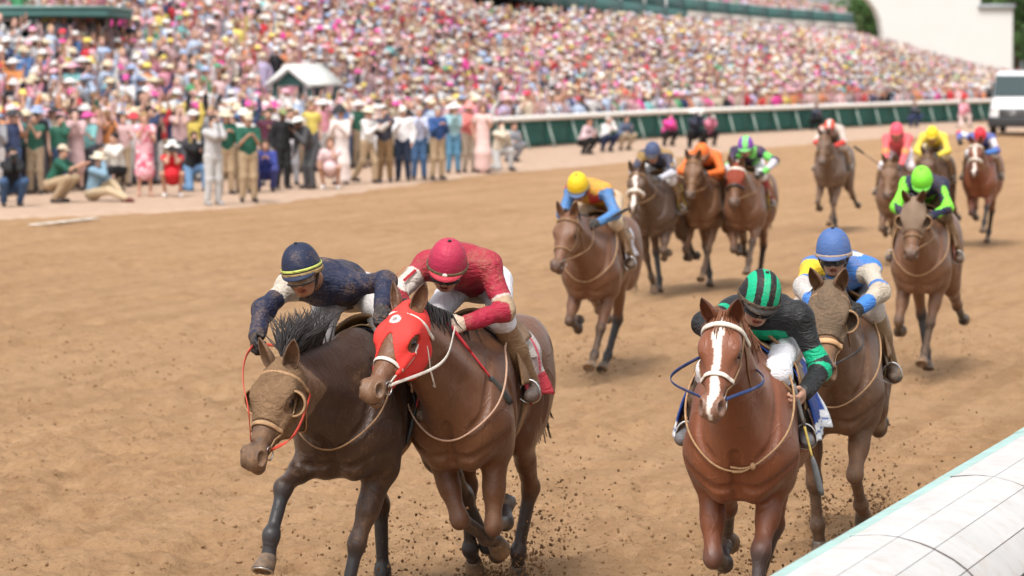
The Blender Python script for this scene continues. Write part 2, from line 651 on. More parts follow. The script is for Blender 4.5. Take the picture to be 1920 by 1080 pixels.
M_COAT = coat_mat()
M_SILK = cloth_mat('racing_silk', 0.72, 0.6, wr=0.6)
M_SILK_CLEAN = cloth_mat('racing_silk_clean', 0.15)
M_HELMET = cloth_mat('helmet_cover', 0.5, 0.6, wr=0.22)
M_HOOD = cloth_mat('blinker_hood', 0.18, 0.7, wr=0.15)
M_BOOT = cloth_mat('muddy_boot_leather', 0.95, 0.5, wr=0.3)
M_SKIN = NT('skin')
_c = M_SKIN.n('ShaderNodeAttribute', attribute_name='Col').outputs['Color']
M_SKIN.base(_c, 0.5, 0.35)
M_SKIN.b.inputs['Subsurface Weight'].default_value = 0.0
M_SKIN = M_SKIN.m
M_HOOF = plain('hoof_horn', (0.085, 0.068, 0.055), 0.5, 0.4, 0, 0.35, 30, 0.45)
M_EYE = plain('eye', (0.012, 0.007, 0.005), 0.08, 0.6, 0, 0.0)
M_HAIR = plain('mane_hair', (0.018, 0.014, 0.013), 0.45, 0.5, 0, 0.3, 60)
M_HAIR_R = plain('chestnut_hair', (0.16, 0.06, 0.025), 0.5, 0.4, 0, 0.3, 60)
M_LEATHER = plain('brown_leather', (0.19, 0.105, 0.05), 0.5, 0.35, 0, 0.3, 40, 0.45, 0.2)
M_TAN = plain('muddy_tan_strap', (0.36, 0.22, 0.12), 0.7, 0.2, 0, 0.25, 40, 0.5, 0.2)
M_BLACK = plain('black_leather', (0.018, 0.018, 0.02), 0.4, 0.4, 0, 0.3, 30, 0.2)
M_WHITE_STRAP = plain('white_strap', (0.72, 0.66, 0.58), 0.6, 0.3, 0, 0.15, 60, 0.35)
M_RED_STRAP = plain('red_rubber_rein', (0.62, 0.07, 0.045), 0.5, 0.3, 0, 0.15, 40, 0.25)
M_BLUE_STRAP = plain('blue_rein', (0.03, 0.055, 0.16), 0.5, 0.3, 0, 0.2, 40, 0.2)
M_STEEL = plain('steel', (0.6, 0.58, 0.55), 0.3, 0.5, 1.0, 0.1, 30, 0.15)
M_GOGGLE = plain('goggle_lens', (0.03, 0.03, 0.032), 0.12, 0.6, 0, 0.1)

# ------------------------------------------------------------------ the ground
def dirt_mat():
    m = NT('track_dirt')
    co = m.coord('Object')
    along = m.mapping(co, (1, 1, 1), (0, 0, TRK))                  # x across the track, y along it
    big = m.noise(0.35, 4, 0.55, co)
    n1 = m.noise(5.0, 8, 0.68, co); n2 = m.noise(26, 6, 0.72, co); n3 = m.noise(95, 4, 0.75, co)
    streak = m.noise(1.0, 5, 0.6, m.mapping(along, (2.6, 0.05, 1)))  # harrow lines run along the track
    c = m.mix(m.ramp(n1, 0.32, 0.68, 0, 1), (0.340, 0.196, 0.096), (0.475, 0.292, 0.156))
    c = m.mix(m.ramp(big, 0.35, 0.65, 0, 0.5), c, (0.485, 0.305, 0.168))
    c = m.mix(m.ramp(n2, 0.52, 0.68, 0, 0.50), c, (0.19, 0.094, 0.041))
    c = m.mix(m.ramp(n3, 0.60, 0.78, 0, 0.5), c, (0.53, 0.37, 0.225))
    mid = m.noise(1.6, 6, 0.65, m.mapping(along, (1.6, 0.7, 1)), 0.6)
    c = m.mix(m.ramp(mid, 0.52, 0.70, 0, 0.38), c, (0.225, 0.118, 0.053))
    c = m.mix(m.ramp(streak, 0.48, 0.58, 0, 0.34), c, (0.28, 0.160, 0.078))
    m.base(c, 0.95, 0.12)
    h = m.math('ADD', m.math('ADD', m.math('MULTIPLY', n1, 0.7), m.math('MULTIPLY', n2, 0.55)), m.math('MULTIPLY', n3, 0.25))
    m.bump(m.math('ADD', h, m.math('MULTIPLY', streak, 0.8)), 1.0, 0.055)
    return m.m


def track_height(x, y):
    P = np.stack([x, y, np.zeros_like(x)], -1)
    fade = 1.0 - 0.75 * sstep(y, 24, 60)
    patch = 0.35 + 0.9 * vnoise(P * 0.55 + 3)
    a = (vnoise(P * 1.3) - 0.5) * 0.03 + (vnoise(P * 4.2 + 11) - 0.5) * 0.04 * patch
    b = (vnoise(P * 11.0 + 5) - 0.5) * 0.050 * patch + (vnoise(P * 27.0 + 21) - 0.5) * 0.028 * patch
    pit = np.maximum(0, vnoise(P * 3.1 + 31) - 0.60) * -0.26 * patch
    u = (x * TN[0] + y * TN[1])
    har = 0.011 * np.sin(u * 19 + 3 * vnoise(P * 0.5)) * sstep(vnoise(P * np.array([0.25, 0.25, 1]) + 17), 0.4, 0.7)
    return gz(x, y) + (a + b + pit) * fade + har


Yr = np.concatenate([np.arange(8.0, 24.0, 0.03), 24.0 * np.exp(np.linspace(0, math.log(170 / 24.0), 330))])
Uc = np.concatenate([np.linspace(-0.50, -0.26, 24), np.linspace(-0.255, 0.255, 390), np.linspace(0.26, 0.62, 36)])
YY, UU = np.meshgrid(Yr, Uc, indexing='ij')
XX = UU * (YY + 4.0)
ZZ = track_height(XX, YY)
m_, n_ = YY.shape
ii = np.arange(m_ - 1)[:, None] * n_; jj = np.arange(n_ - 1)[None]
M_DIRT = dirt_mat()
tr = obj('dirt_track', mesh_np('dirt_track', np.stack([XX, YY, ZZ], -1).reshape(-1, 3), np.stack([ii + jj, ii + jj + 1, ii + n_ + jj + 1, ii + n_ + jj], -1).reshape(-1, 4), True, M_DIRT))
tag(tr, kind='structure')
M_FAR = plain('far_ground', (0.30, 0.22, 0.14), 0.95, 0.1, 0, 0.2, 0.3)
g = Geo(); g.add([(-1500, -60, -0.12), (1500, -60, -0.12), (1500, 2500, -0.12), (-1500, 2500, -0.12)], [(0, 1, 2, 3)])
tag(g.build('ground', M_FAR, smooth=False), kind='structure')

# paler apron of packed gravel where the photographers stand
edge = [on_ground(*p) for p in ((-500, 452), (-60, 416), (180, 404), (420, 392), (640, 366), (900, 330), (1100, 312), (1300, 292), (1600, 264), (1900, 248), (2150, 240))]
E = bez(np.array([(p.x, p.y, 0) for p in edge]), 120)
nd_ = np.gradient(E, axis=0); nd_ /= np.linalg.norm(nd_, axis=1)[:, None]
left = np.stack([-nd_[:, 1], nd_[:, 0], 0 * nd_[:, 0]], -1)
rows = []
for k, w in enumerate(np.concatenate([np.linspace(0, 3, 12), np.linspace(4, 60, 12)])):
    p = E + left * w
    if k == 0: p = p + left * (0.5 * (vnoise(E * 1.7) - 0.5))[:, None]
    z = np.maximum(gz(p[:, 0], p[:, 1]), gz(E[:, 0], E[:, 1])) + 0.03 + 0.012 * (k > 0)
    if k == 0: z = z - 0.06
    rows.append(np.stack([p[:, 0], p[:, 1], z], -1))
A = np.array(rows); m_, n_ = A.shape[:2]
ii = np.arange(m_ - 1)[:, None] * n_; jj = np.arange(n_ - 1)[None]
ma = NT('apron_gravel')
co = ma.coord()
c = ma.mix(ma.ramp(ma.noise(3, 6, 0.7, co), 0.35, 0.65), (0.40, 0.27, 0.19), (0.50, 0.365, 0.27))
c = ma.mix(ma.ramp(ma.noise(24, 5, 0.7, co), 0.5, 0.7, 0, 0.5), c, (0.30, 0.20, 0.13))
ma.base(c, 0.95, 0.1); ma.bump(ma.noise(14, 5, 0.7, co), 0.6, 0.03)
tag(obj('apron', mesh_np('apron', A.reshape(-1, 3), np.stack([ii + jj, ii + jj + 1, ii + n_ + jj + 1, ii + n_ + jj], -1).reshape(-1, 4), True, ma.m)), kind='structure')
# a white board lying at the edge of the apron
a, b = on_ground(60, 426), on_ground(182, 413)
g = Geo(); d = np.array([(b - a).x, (b - a).y, 0]); nn = nrm([-d[1], d[0], 0]) * 0.07
for k, P in enumerate(np.linspace(0, 1, 6)[:-1]):
    p0 = np.array([a.x, a.y, a.z + 0.03]) + d * P; p1 = p0 + d * 0.2
    p0[2] = float(gz(*p0[:2])) + 0.035; p1[2] = float(gz(*p1[:2])) + 0.035
    V = [p0 - nn, p1 - nn, p1 + nn, p0 + nn]
    g.add(np.array(V + [v + np.array([0, 0, 0.012]) for v in V]), [(0, 3, 2, 1), (4, 5, 6, 7), (0, 1, 5, 4), (1, 2, 6, 5), (2, 3, 7, 6), (3, 0, 4, 7)])
tag(g.build('ground_board', plain('white_board', (0.7, 0.66, 0.6), 0.7), smooth=False), 'long white board lying flat at the edge of the gravel apron', 'board')

# ---- loose clods on the dirt and dirt thrown up by the hooves
ico = bmesh.new(); bmesh.ops.create_icosphere(ico, subdivisions=1, radius=1.0)
IV = np.array([v.co[:] for v in ico.verts]); IF = np.array([[v.index for v in f.verts] for f in ico.faces]); ico.free()
M_CLOD = plain('dirt_clod', (0.27, 0.160, 0.084), 0.95, 0.1, 0, 0.35, 14)
M_CLOD2 = plain('flying_dirt', (0.19, 0.105, 0.050), 0.95, 0.1, 0, 0.4, 14)


def lumps(name, P, R, mat, sq=0.7):
    n = len(P)
    J = RNG.uniform(0.65, 1.3, (n, len(IV), 1))
    A = RNG.uniform(0, 2 * math.pi, n); ca, sa = np.cos(A)[:, None], np.sin(A)[:, None]
    S = RNG.uniform(0.6, 1.25, (n, 1, 3)) * np.array([1, 1, sq])
    L = IV[None] * J * S * R[:, None, None]
    V = np.stack([L[..., 0] * ca - L[..., 1] * sa, L[..., 0] * sa + L[..., 1] * ca, L[..., 2]], -1) + P[:, None]
    F = IF[None] + (np.arange(n) * len(IV))[:, None, None]
    return obj(name, mesh_np(name, V.reshape(-1, 3), F.reshape(-1, 3), False, mat))


n = 20000
y = 9 + 24 * RNG.random(n) ** 1.2
x = (RNG.random(n) - 0.5) * 0.44 * y
keep = vnoise(np.stack([x, y, 0 * x], -1) * 0.8 + 40) > 0.40
x, y = x[keep], y[keep]
R = 0.004 + 0.017 * RNG.random(len(x)) ** 4
tag(lumps('dirt_clods', np.stack([x, y, track_height(x, y) + R * 0.25], -1), R, M_CLOD), 'loose brown clods scattered over the churned dirt track', 'dirt', kind='stuff')

# ------------------------------------------------------------------ infield rail, lower right
RAIL_Z = 1.06
M_PANEL = plain('white_rail_panel', (0.50, 0.49, 0.475), 0.65, 0.25, 0, 0.07, 3, 0.2)
M_MINT = plain('mint_rail_edge', (0.34, 0.50, 0.46), 0.5, 0.35, 0, 0.12, 7, 0.16)
M_SEAM = plain('rail_seam', (0.10, 0.08, 0.07), 0.8, 0.2)
M_POST = plain('galvanised_post', (0.42, 0.43, 0.43), 0.4, 0.4, 0.7, 0.1)
M_DARK = plain('dark_rail_frame', (0.035, 0.04, 0.045), 0.6, 0.3)
r0 = at(1440, 1080, (1 / -ray(1440, 1080).z * ray(1440, 1080).y) * (CAM_H - RAIL_Z))
r1 = at(1920, 800, (1 / -ray(1920, 800).z * ray(1920, 800).y) * (CAM_H - RAIL_Z))
rd = nrm([r1.x - r0.x, r1.y - r0.y, 0]); rn = np.array([rd[1], -rd[0], 0])            # rn: towards the infield
rail = empty('infield_rail', (r0.x, r0.y, 0))
tag(rail, 'white curved rail cover with mint green edge in the near right corner', 'rail')
R0 = np.array([0, 0, RAIL_Z])
# section profile: (distance towards infield, height change), split in strips
prof = [(-0.015, -0.055), (0.0, -0.004), (0.085, 0.015), (0.089, 0.017), (0.20, 0.028), (0.28, 0.024), (0.283, 0.0235), (0.37, 0.006), (0.43, -0.014), (0.433, -0.0155), (0.51, -0.052), (0.565, -0.09), (0.568, -0.093), (0.62, -0.145), (0.66, -0.21)]
strips = [(0, 3, M_MINT, 'edge_strip'), (3, 6, M_PANEL, 'panel'), (6, 9, M_PANEL, 'panel'), (9, 12, M_PANEL, 'panel'), (12, 15, M_PANEL, 'panel')]
SEC = 1.86
s_off = np.linalg.norm(np.array([r1.x - r0.x, r1.y - r0.y])) * (1553 - 1440) / 480.0 * 0.80
for k in range(-2, 9):
    a0, a1 = s_off + (k - 1) * SEC + 0.004, s_off + k * SEC - 0.004
    for (i0, i1, mt, nm) in strips:
        pp = np.array(prof[i0:i1], float)
        P = np.array([[R0 + rd * a + rn * p[0] + np.array([0, 0, p[1] + 0.003 * math.sin(k * 5 + p[0] * 9)]) for p in pp] for a in np.linspace(a0, a1, 3)])
        n, m = P.shape[:2]
        i = np.arange(n - 1)[:, None] * m; j = np.arange(m - 1)[None]
        me = mesh_np(nm, P.reshape(-1, 3), np.stack([i + j, i + j + 1, i + m + j + 1, i + m + j], -1).reshape(-1, 4), True, mt)
        o = obj(nm, me, rail)
        sm = o.modifiers.new('thick', 'SOLIDIFY'); sm.thickness = 0.022; sm.offset = -1
        o.modifiers.new('sharp', 'EDGE_SPLIT').split_angle = math.radians(35)
    # dark joint under the seam, arched like the cover, and the post below
    g = Geo()
    pts = np.array([R0 + rd * a1 + rn * p[0] + np.array([0, 0, p[1] - 0.001]) for p in prof[2:]])
    g.tube(bez(pts, 40), 0.0045, 6)
    g.build('joint', M_SEAM, rail)
    if k % 1 == 0:
        c = R0 + rd * (a1 - 0.3) + rn * 0.50
        Geo().tube([c + [0, 0, -0.17], c + [0, 0, -1.1]], 0.035, 10).build('post', M_POST, rail)
# underside frame that shows past the near edge
g = Geo()
a0, a1 = s_off - 3 * SEC, s_off + 9 * SEC
for dz, dn in ((-0.62, 0.72), (-0.46, 0.68)):
    g.tube([R0 + rd * a0 + rn * dn + [0, 0, dz], R0 + rd * a1 + rn * dn + [0, 0, dz]], 0.022, 8)
g.build('support_bar', M_POST, rail)
g = Geo()
q0, q1 = R0 + rd * a0 + rn * 0.60, R0 + rd * a1 + rn * 0.60
g.add([q0 + [0, 0, -0.30], q1 + [0, 0, -0.30], q1 + [0, 0, -1.0], q0 + [0, 0, -1.0]], [(0, 1, 2, 3)])
g.build('skirt', M_DARK, rail)

# ------------------------------------------------------------------ outer rail with its green screen
FENCE = [(-15.9, 51.0), (-0.35, 92.0), (5.9, 108.5), (14.0, 124.5), (24.2, 144.0), (40.0, 172.0)]
M_RAILW = plain('white_top_rail', (0.78, 0.74, 0.68), 0.6, 0.3, 0, 0.04)
M_SCREEN = plain('green_screen', (0.030, 0.115, 0.095), 0.8, 0.2, 0, 0.25, 2.5)
M_FPOST = plain('pale_fence_post', (0.34, 0.40, 0.36), 0.7, 0.2, 0, 0.1)
fz = lambda x, y: float(gz(x, y)) + 0.04
fp = np.array(FENCE)
fence = empty('outer_rail', (fp[0, 0], fp[0, 1], 0))
tag(fence, 'long green screened rail with thick white top in front of the crowd', 'rail')
FO = np.array([fp[0, 0], fp[0, 1], 0])


def along_fence(step):
    seg = np.diff(fp, axis=0); L = np.linalg.norm(seg, axis=1); cum = np.concatenate([[0], np.cumsum(L)])
    t = np.arange(0, cum[-1], step)
    return np.stack([np.interp(t, cum, fp[:, 0]), np.interp(t, cum, fp[:, 1])], -1)


FP = along_fence(2.4)
me_scr = None
for k in range(len(FP) - 1):
    a, b = FP[k], FP[k + 1]
    za, zb = fz(*a), fz(*b)
    d = nrm([b[0] - a[0], b[1] - a[1], 0]); nn = np.array([d[1], -d[0], 0])
    A0, B0 = np.array([a[0], a[1], za]) - FO, np.array([b[0], b[1], zb]) - FO
    g = Geo()
    # top rail: rounded cover
    sec = [(-0.02, 0.88), (0.10, 0.90), (0.16, 0.96), (0.13, 1.04), (0.02, 1.07), (-0.12, 1.05), (-0.16, 0.98)]
    V = [P + nn * s[0] + np.array([0, 0, s[1]]) for P in (A0, B0) for s in sec]
    ns = len(sec)
    g.add(V, [(i, (i + 1) % ns, ns + (i + 1) % ns, ns + i) for i in range(ns)])
    g.build('top_rail', M_RAILW, fence, smooth=False)
    g = Geo()
    sw = 0.02 * np.sin(np.linspace(0, math.pi, 5))
    P = [[A0 + (B0 - A0) * t - nn * (0.05 + sw[i]) + np.array([0, 0, h]) for t in np.linspace(0.004, 0.996, 5)] for i, h in enumerate(np.linspace(0.04, 0.89, 5))]
    P = np.array(P).reshape(-1, 3)
    i = np.arange(4)[:, None] * 5; j = np.arange(4)[None]
    g.add(P, np.stack([i + j, i + j + 1, i + 5 + j + 1, i + 5 + j], -1).reshape(-1, 4))
    o = g.build('screen', M_SCREEN, fence)
    sm = o.modifiers.new('thick', 'SOLIDIFY'); sm.thickness = 0.01
    # slanting post on the track side
    top, bot = A0 + nn * 0.05 + [0, 0, 0.90], A0 + nn * 0.42 - d * 0.25
    Geo().tube([bot, top], 0.035, 6).build('post', M_FPOST, fence)

# ------------------------------------------------------------------ van at the right edge
def van():
    vx = at(1911, 250, 116)
    v = empty('van', (vx.x, vx.y, float(gz(vx.x, vx.y)) + 0.05), math.atan2(-math.cos(0.15), -0.28))
    tag(v, 'white high roofed van standing on the track by the outer rail', 'van')
    W = plain('van_paint', (0.70, 0.70, 0.70), 0.3, 0.5, 0, 0.02); G = plain('van_glass', (0.03, 0.05, 0.055), 0.5, 0.15, 0, 0.1); K = plain('van_black', (0.03, 0.03, 0.033), 0.5, 0.4)
    # body as lofted sections, x forward
    secs = [(-2.6, 0.93, 0.5, 2.42, 0.96), (-2.4, 0.97, 0.45, 2.5, 0.9), (0.9, 0.98, 0.42, 2.5, 0.88), (1.3, 0.98, 0.42, 2.38, 0.85), (1.75, 0.98, 0.42, 1.75, 0.86), (1.95, 0.97, 0.42, 1.42, 0.90), (2.5, 0.93, 0.42, 1.22, 0.90), (2.72, 0.84, 0.5, 1.02, 0.9)]
    V = []
    for x, hw, z0, z1, tp in secs:
        for yy, zz in ((-hw, z0), (-hw, z0 + (z1 - z0) * 0.45), (-hw * (0.98 * tp + 0.02), z1 - 0.12), (-hw * tp * 0.86, z1), (hw * tp * 0.86, z1), (hw * (0.98 * tp + 0.02), z1 - 0.12), (hw, z0 + (z1 - z0) * 0.45), (hw, z0)):
            V.append((x, yy, zz))
    n = 8
    F4 = [(i * n + j, i * n + (j + 1) % n, (i + 1) * n + (j + 1) % n, (i + 1) * n + j) for i in range(len(secs) - 1) for j in range(n)]
    g = Geo(); g.add(V, F4)
    e = (len(secs) - 1) * n
    g.add(V[:n], [(0, 7, 6, 1), (1, 6, 5, 2), (2, 5, 4, 3)]); g.add(V[e:], [(0, 1, 6, 7), (1, 2, 5, 6), (2, 3, 4, 5)])
    b = g.build('body', W, v, smooth=False)
    bv = b.modifiers.new('bev', 'BEVEL'); bv.width = 0.05; bv.segments = 2
    g = Geo()
    g.add([(1.36, -0.80, 2.30), (1.36, 0.80, 2.30), (1.92, 0.84, 1.48), (1.92, -0.84, 1.48)], [(0, 1, 2, 3)])
    g.V[0][:, 0] += 0.03; g.V[0][:, 2] += 0.025
    g.build('windshield', G, v, smooth=False)
    for q in (1, -1):
        g = Geo(); g.add([(0.75, 0.985 * q, 1.45), (1.72, 0.995 * q, 1.42), (1.35, 0.93 * q, 2.02), (0.75, 0.92 * q, 2.05)], [(0, 1, 2, 3)]); g.build('side_window', G, v, smooth=False)
        Geo().ball((2.62, 0.70 * q, 1.02), (0.13, 0.17, 0.13), 12, 8).build('headlight', plain('headlight', (0.7, 0.72, 0.72), 0.1, 0.6), v)
        m = Geo(); m.box((1.5, 1.05 * q - 0.13, 1.45), (1.62, 1.05 * q + 0.13, 1.80)); mo = m.build('mirror', K, v, smooth=False)
        for x in (1.75, -1.7):
            w = empty('wheel'); w.parent = v; w.location = (x, 0.84 * q, 0.36)
            t = Geo().lathe([(0.2, -0.11), (0.33, -0.12), (0.36, -0.07), (0.36, 0.07), (0.33, 0.12), (0.2, 0.11)], 22)
            to = t.build('tyre', K, w); to.rotation_euler = (math.pi / 2, 0, 0)
            t = Geo().lathe([(0.0, 0.06 * q), (0.12, 0.07 * q), (0.2, 0.1 * q), (0.21, 0.0)], 18); to = t.build('rim', M_POST, w); to.rotation_euler = (-math.pi / 2, 0, 0)
    g = Geo(); g.box((2.62, -0.52, 0.72), (2.78, 0.52, 1.02)); g.build('grille', K, v, smooth=False)
    for zz in (0.79, 0.87, 0.95):
        g = Geo(); g.box((2.775, -0.48, zz - 0.012), (2.80, 0.48, zz + 0.012)); g.build('grille_bar', M_POST, v, smooth=False)
    g = Geo(); g.box((2.45, -0.95, 0.30), (2.84, 0.95, 0.70)); bo = g.build('bumper', K, v, smooth=False)
    bv = bo.modifiers.new('bev', 'BEVEL'); bv.width = 0.06; bv.segments = 3


van()

# ------------------------------------------------------------------ horses
def chain(p, segs):
    """Joint positions in the horse's frame; segs = [(length, angle forward of straight down in deg, outward deg)]."""
    out = [np.asarray(p, float)]
    for L, a, o in segs:
        a, o = math.radians(a), math.radians(o)
        out.append(out[-1] + L * np.array([math.sin(a), math.cos(a) * math.sin(o), -math.cos(a) * math.cos(o)]))
    return out


class Horse:
    """A galloping thoroughbred in its own frame: x forward, y to its left, z up, origin on the ground under the withers."""

    def __init__(s, name, px, Y, yaw, spec, h=0.012):
        s.sp = spec
        x = (px - 960) / FOC * Y
        a = math.atan2(-math.cos(math.radians(yaw)), -math.sin(math.radians(yaw)))    # heading towards the camera
        s.root = empty(name, (x, Y, float(gz(x, Y)) + spec.get('lift', 0.0)), a)
        s.h = h
        tag(s.root, spec['label'], 'horse', 'racehorses galloping down the stretch')
        s.M = Matrix.Translation(s.root.location) @ Matrix.Rotation(a, 4, 'Z')
        s.body()
        if 'lift' not in spec:
            zm = min(L['ch'][2] + (ry(-L['rot']) @ L['pd'])[2] * 0.078 - 0.012 for L in s.legs)
            s.root.location.z -= zm
            s.M = Matrix.Translation(s.root.location) @ Matrix.Rotation(a, 4, 'Z')
        s.extras()

    # -- world point -> horse frame
    def loc(s, w):
        return np.array(s.M.inverted() @ Vector(w))

    def body(s):
        sp, h = s.sp, s.h
        # neck and head frames
        na, ny = math.radians(sp.get('neck', 25)), math.radians(sp.get('neck_yaw', 0))
        nb = np.array([0.14, 0, 1.39])
        nd = np.array([math.cos(na) * math.cos(ny), math.cos(na) * math.sin(ny), math.sin(na)])
        s.poll = poll = nb + nd * sp.get('neck_len', 0.76)
        ha, hy, hr = math.radians(sp.get('head', 45)), math.radians(sp.get('head_yaw', 0)), math.radians(sp.get('head_roll', 0))
        hu = np.array([math.cos(ha) * math.cos(hy), math.cos(ha) * math.sin(hy), -math.sin(ha)])
        hl = nrm(np.cross([0, 0, 1], hu))
        hn = np.cross(hu, hl)
        hl, hn = hl * math.cos(hr) + hn * math.sin(hr), hn * math.cos(hr) - hl * math.sin(hr)
        s.hu, s.hn, s.hl = hu, hn, hl
        HR = np.stack([hu, hn, hl], 1)
        s.HR = HR
        hs = sp.get('head_scale', 1.0)
        s.hs = hs
        Hd = lambda u, v, w=0.0: poll + (hu * u * 0.97 + hn * v + hl * w * 1.12) * hs
        s.Hd = Hd
        nl = nrm(np.cross([0, 0, 1], nd)); nn = np.cross(nd, nl)
        s.nl, s.nn, s.nd = nl, nn, nd
        E = lambda u, v, w, a, b, c, neg=False: el(Hd(u, v, w), (a * hs, b * 1.03 * hs, c * 1.12 * hs), HR, neg)
        # ---- trunk
        T = [el((-0.22, 0, 1.20), (0.62, 0.265, 0.362)), el((0.08, 0, 1.18), (0.36, 0.225, 0.352)),
             rc((0.06, 0, 1.50), (-0.30, 0, 1.46), 0.095, 0.085), el((-0.65, 0, 1.33), (0.42, 0.235, 0.225)),
             el((-0.93, 0, 1.355), (0.33, 0.255, 0.235)), el((-0.58, 0, 1.12), (0.42, 0.22, 0.20))]
        for q in (1, -1):
            T += [el((0.09, 0.158 * q, 1.25), (0.30, 0.083, 0.135), ry(48)),          # shoulder blade
                  el((0.20, 0.148 * q, 1.09), (0.165, 0.102, 0.17)),                     # point of shoulder
                  el((0.245, 0.083 * q, 1.01), (0.125, 0.086, 0.175), ry(-14)),          # pectoral
                  el((0.02, 0.18 * q, 1.05), (0.17, 0.083, 0.16)),                     # triceps
                  el((-0.97, 0.145 * q, 1.19), (0.25, 0.145, 0.36), ry(-10)),          # haunch
                  el((-1.15, 0.105 * q, 1.20), (0.14, 0.105, 0.25)),
                  el((-0.80, 0.185 * q, 1.06), (0.16, 0.09, 0.20))]                    # stifle fold
        # ---- neck
        N = [rc((0.0, 0, 1.475), poll - nd * 0.02 - nn * 0.02, 0.12, 0.075, nl, 0.60),
             rc((0.20, 0, 1.29), poll - nd * 0.03 - nn * 0.10, 0.235, 0.125, nl, 0.62),
             rc((0.30, 0, 1.15), Hd(0.12, -0.16), 0.16, 0.075, nl, 0.78)]
        for q in (1, -1):
            N.append(rc(np.array([0.17, 0.10 * q, 1.25]), poll - nd * 0.10 - nn * 0.07 + nl * 0.052 * q, 0.075, 0.045))
        # ---- head
        Hh = [E(0.07, -0.02, 0, 0.12, 0.095, 0.088), E(0.18, -0.015, 0, 0.13, 0.078, 0.092),
              rc(Hd(0.20, -0.035), Hd(0.48, -0.046), 0.088 * hs, 0.046 * hs, hl, 0.97), rc(Hd(0.18, -0.135), Hd(0.49, -0.095), 0.055 * hs, 0.032 * hs),
              E(0.525, -0.055, 0, 0.062, 0.054, 0.044), E(0.572, -0.066, 0, 0.030, 0.042, 0.044), E(0.548, -0.122, 0, 0.036, 0.024, 0.031)]
        for q in (1, -1):
            Hh += [E(0.185, -0.12, 0.043 * q, 0.135, 0.105, 0.032), E(0.185, 0.012, 0.080 * q, 0.055, 0.032, 0.024),
                   rc(Hd(0.24, -0.055, 0.077 * q), Hd(0.37, -0.062, 0.058 * q), 0.016, 0.010),
                   E(0.532, -0.020, 0.041 * q, 0.046, 0.032, 0.022), E(0.558, -0.040, 0.044 * q, 0.034, 0.036, 0.018), E(0.150, 0.02, 0.062 * q, 0.06, 0.030, 0.030)]
        carve = []
        for q in (1, -1):
            carve += [el(Hd(0.560, -0.018, 0.052 * q), (0.034, 0.020, 0.021), HR @ rz3(-38)),
                      el(Hd(0.205, -0.012, 0.098 * q), (0.030, 0.020, 0.014), HR)]
        carve.append(rc(Hd(0.60, -0.095), Hd(0.47, -0.088), 0.006, 0.004, hl, 14.0))
        s.headprims = Hh
        # ---- legs
        s.legs = []
        legs = sp['legs']
        groups = []
        for nm, q in (('lf', 1), ('rf', -1)):
            a = legs[nm]
            e = np.array([0.02 + a.get('dx', 0), 0.160 * q, 0.93 + a.get('dz', 0)])
            J = chain(e, [(0.42, a['a'][0], a.get('o', 0) * q), (0.275, a['a'][1], a.get('o2', a.get('o', 0)) * q), (0.125, a['a'][2], a.get('o2', a.get('o', 0)) * q)])
            k, f, c = J[1], J[2], J[3]
            fw = nrm(np.cross(nrm(k - e), [0, -1, 0])) * 1.0
            ld = nrm(f - k); bk = np.cross([0, 1, 0], ld)
            if bk[0] > 0 and abs(a['a'][1]) < 60: bk = -bk
            P = [rc((0.17, 0.16 * q, 1.08), e, 0.122, 0.100), rc(e + [0, 0, 0.03], e + (k - e) * 0.55, 0.100, 0.065, (0, 1, 0), 0.85),
                 rc(e + (k - e) * 0.10 + fw * 0.035, e + (k - e) * 0.6 + fw * 0.012, 0.058, 0.038), rc(e + (k - e) * 0.5, k, 0.060, 0.042, (0, 1, 0), 0.95),
                 el(k + [0.004, 0, 0], (0.046, 0.047, 0.060), ry(-a['a'][0])), rc(k + (f - k) * 0.08, f, 0.034, 0.027), rc(k + (f - k) * 0.15 + bk * 0.020, f + bk * 0.016, 0.021, 0.022),
                 el(f + bk * 0.006, (0.042, 0.038, 0.042)), rc(f, c, 0.034, 0.040)]
            groups.append(P)
            s.legs.append(dict(j=J, pd=nrm(c - f), ch=c, fore=True, rot=a.get('hoof', 0), q=q))
        for nm, q in (('lh', 1), ('rh', -1)):
            a = legs[nm]
            e = np.array([-0.92 + a.get('dx', 0), 0.155 * q, 1.20 + a.get('dz', 0)])
            J = chain(e, [(0.36, a['a'][0], a.get('o', 2) * q), (0.46, a['a'][1], a.get('o', 2) * q), (0.38, a['a'][2], a.get('o2', 0) * q), (0.125, a['a'][3], a.get('o2', 0) * q)])
            st, hk, f, c = J[1], J[2], J[3], J[4]
            ld = nrm(f - hk); bk = -np.cross([0, -1, 0], ld)
            if bk[0] > 0: bk = -bk
            P = [rc(e, st, 0.20, 0.13, (0, 1, 0), 0.72), rc(e + [-0.14, 0, -0.02], st + (hk - st) * 0.35 + [-0.03, 0, 0], 0.13, 0.06, (0, 1, 0), 0.72),
                 rc(st, st + (hk - st) * 0.55, 0.115, 0.065, (0, 1, 0), 0.75), rc(st + (hk - st) * 0.5, hk, 0.062, 0.045), rc(st + (hk - st) * 0.62 + bk * 0.05, hk + bk * 0.055, 0.02, 0.026),
                 el(hk + bk * 0.012, (0.062, 0.045, 0.068)), rc(hk, f, 0.042, 0.030), rc(hk + (f - hk) * 0.15 + bk * 0.026, f + bk * 0.016, 0.024, 0.022),
                 el(f + bk * 0.006, (0.044, 0.040, 0.044)), rc(f, c, 0.036, 0.041)]
            groups.append(P)
            s.legs.append(dict(j=J, pd=nrm(c - f), ch=c, fore=False, rot=a.get('hoof', 0), q=q))
        allp = T + N + Hh + [p for g in groups for p in g]
        Fd = Field.around(allp, h, 0.05)
        Fd.group(T, 0.085, 0.05)
        for g in groups: Fd.group(g, 0.035, 0.055 if not sp.get('far') else 0.05)
        Fd.group(N, 0.07, 0.09)
        Fd.group(Hh, 0.028, 0.05)
        s.F = Fd
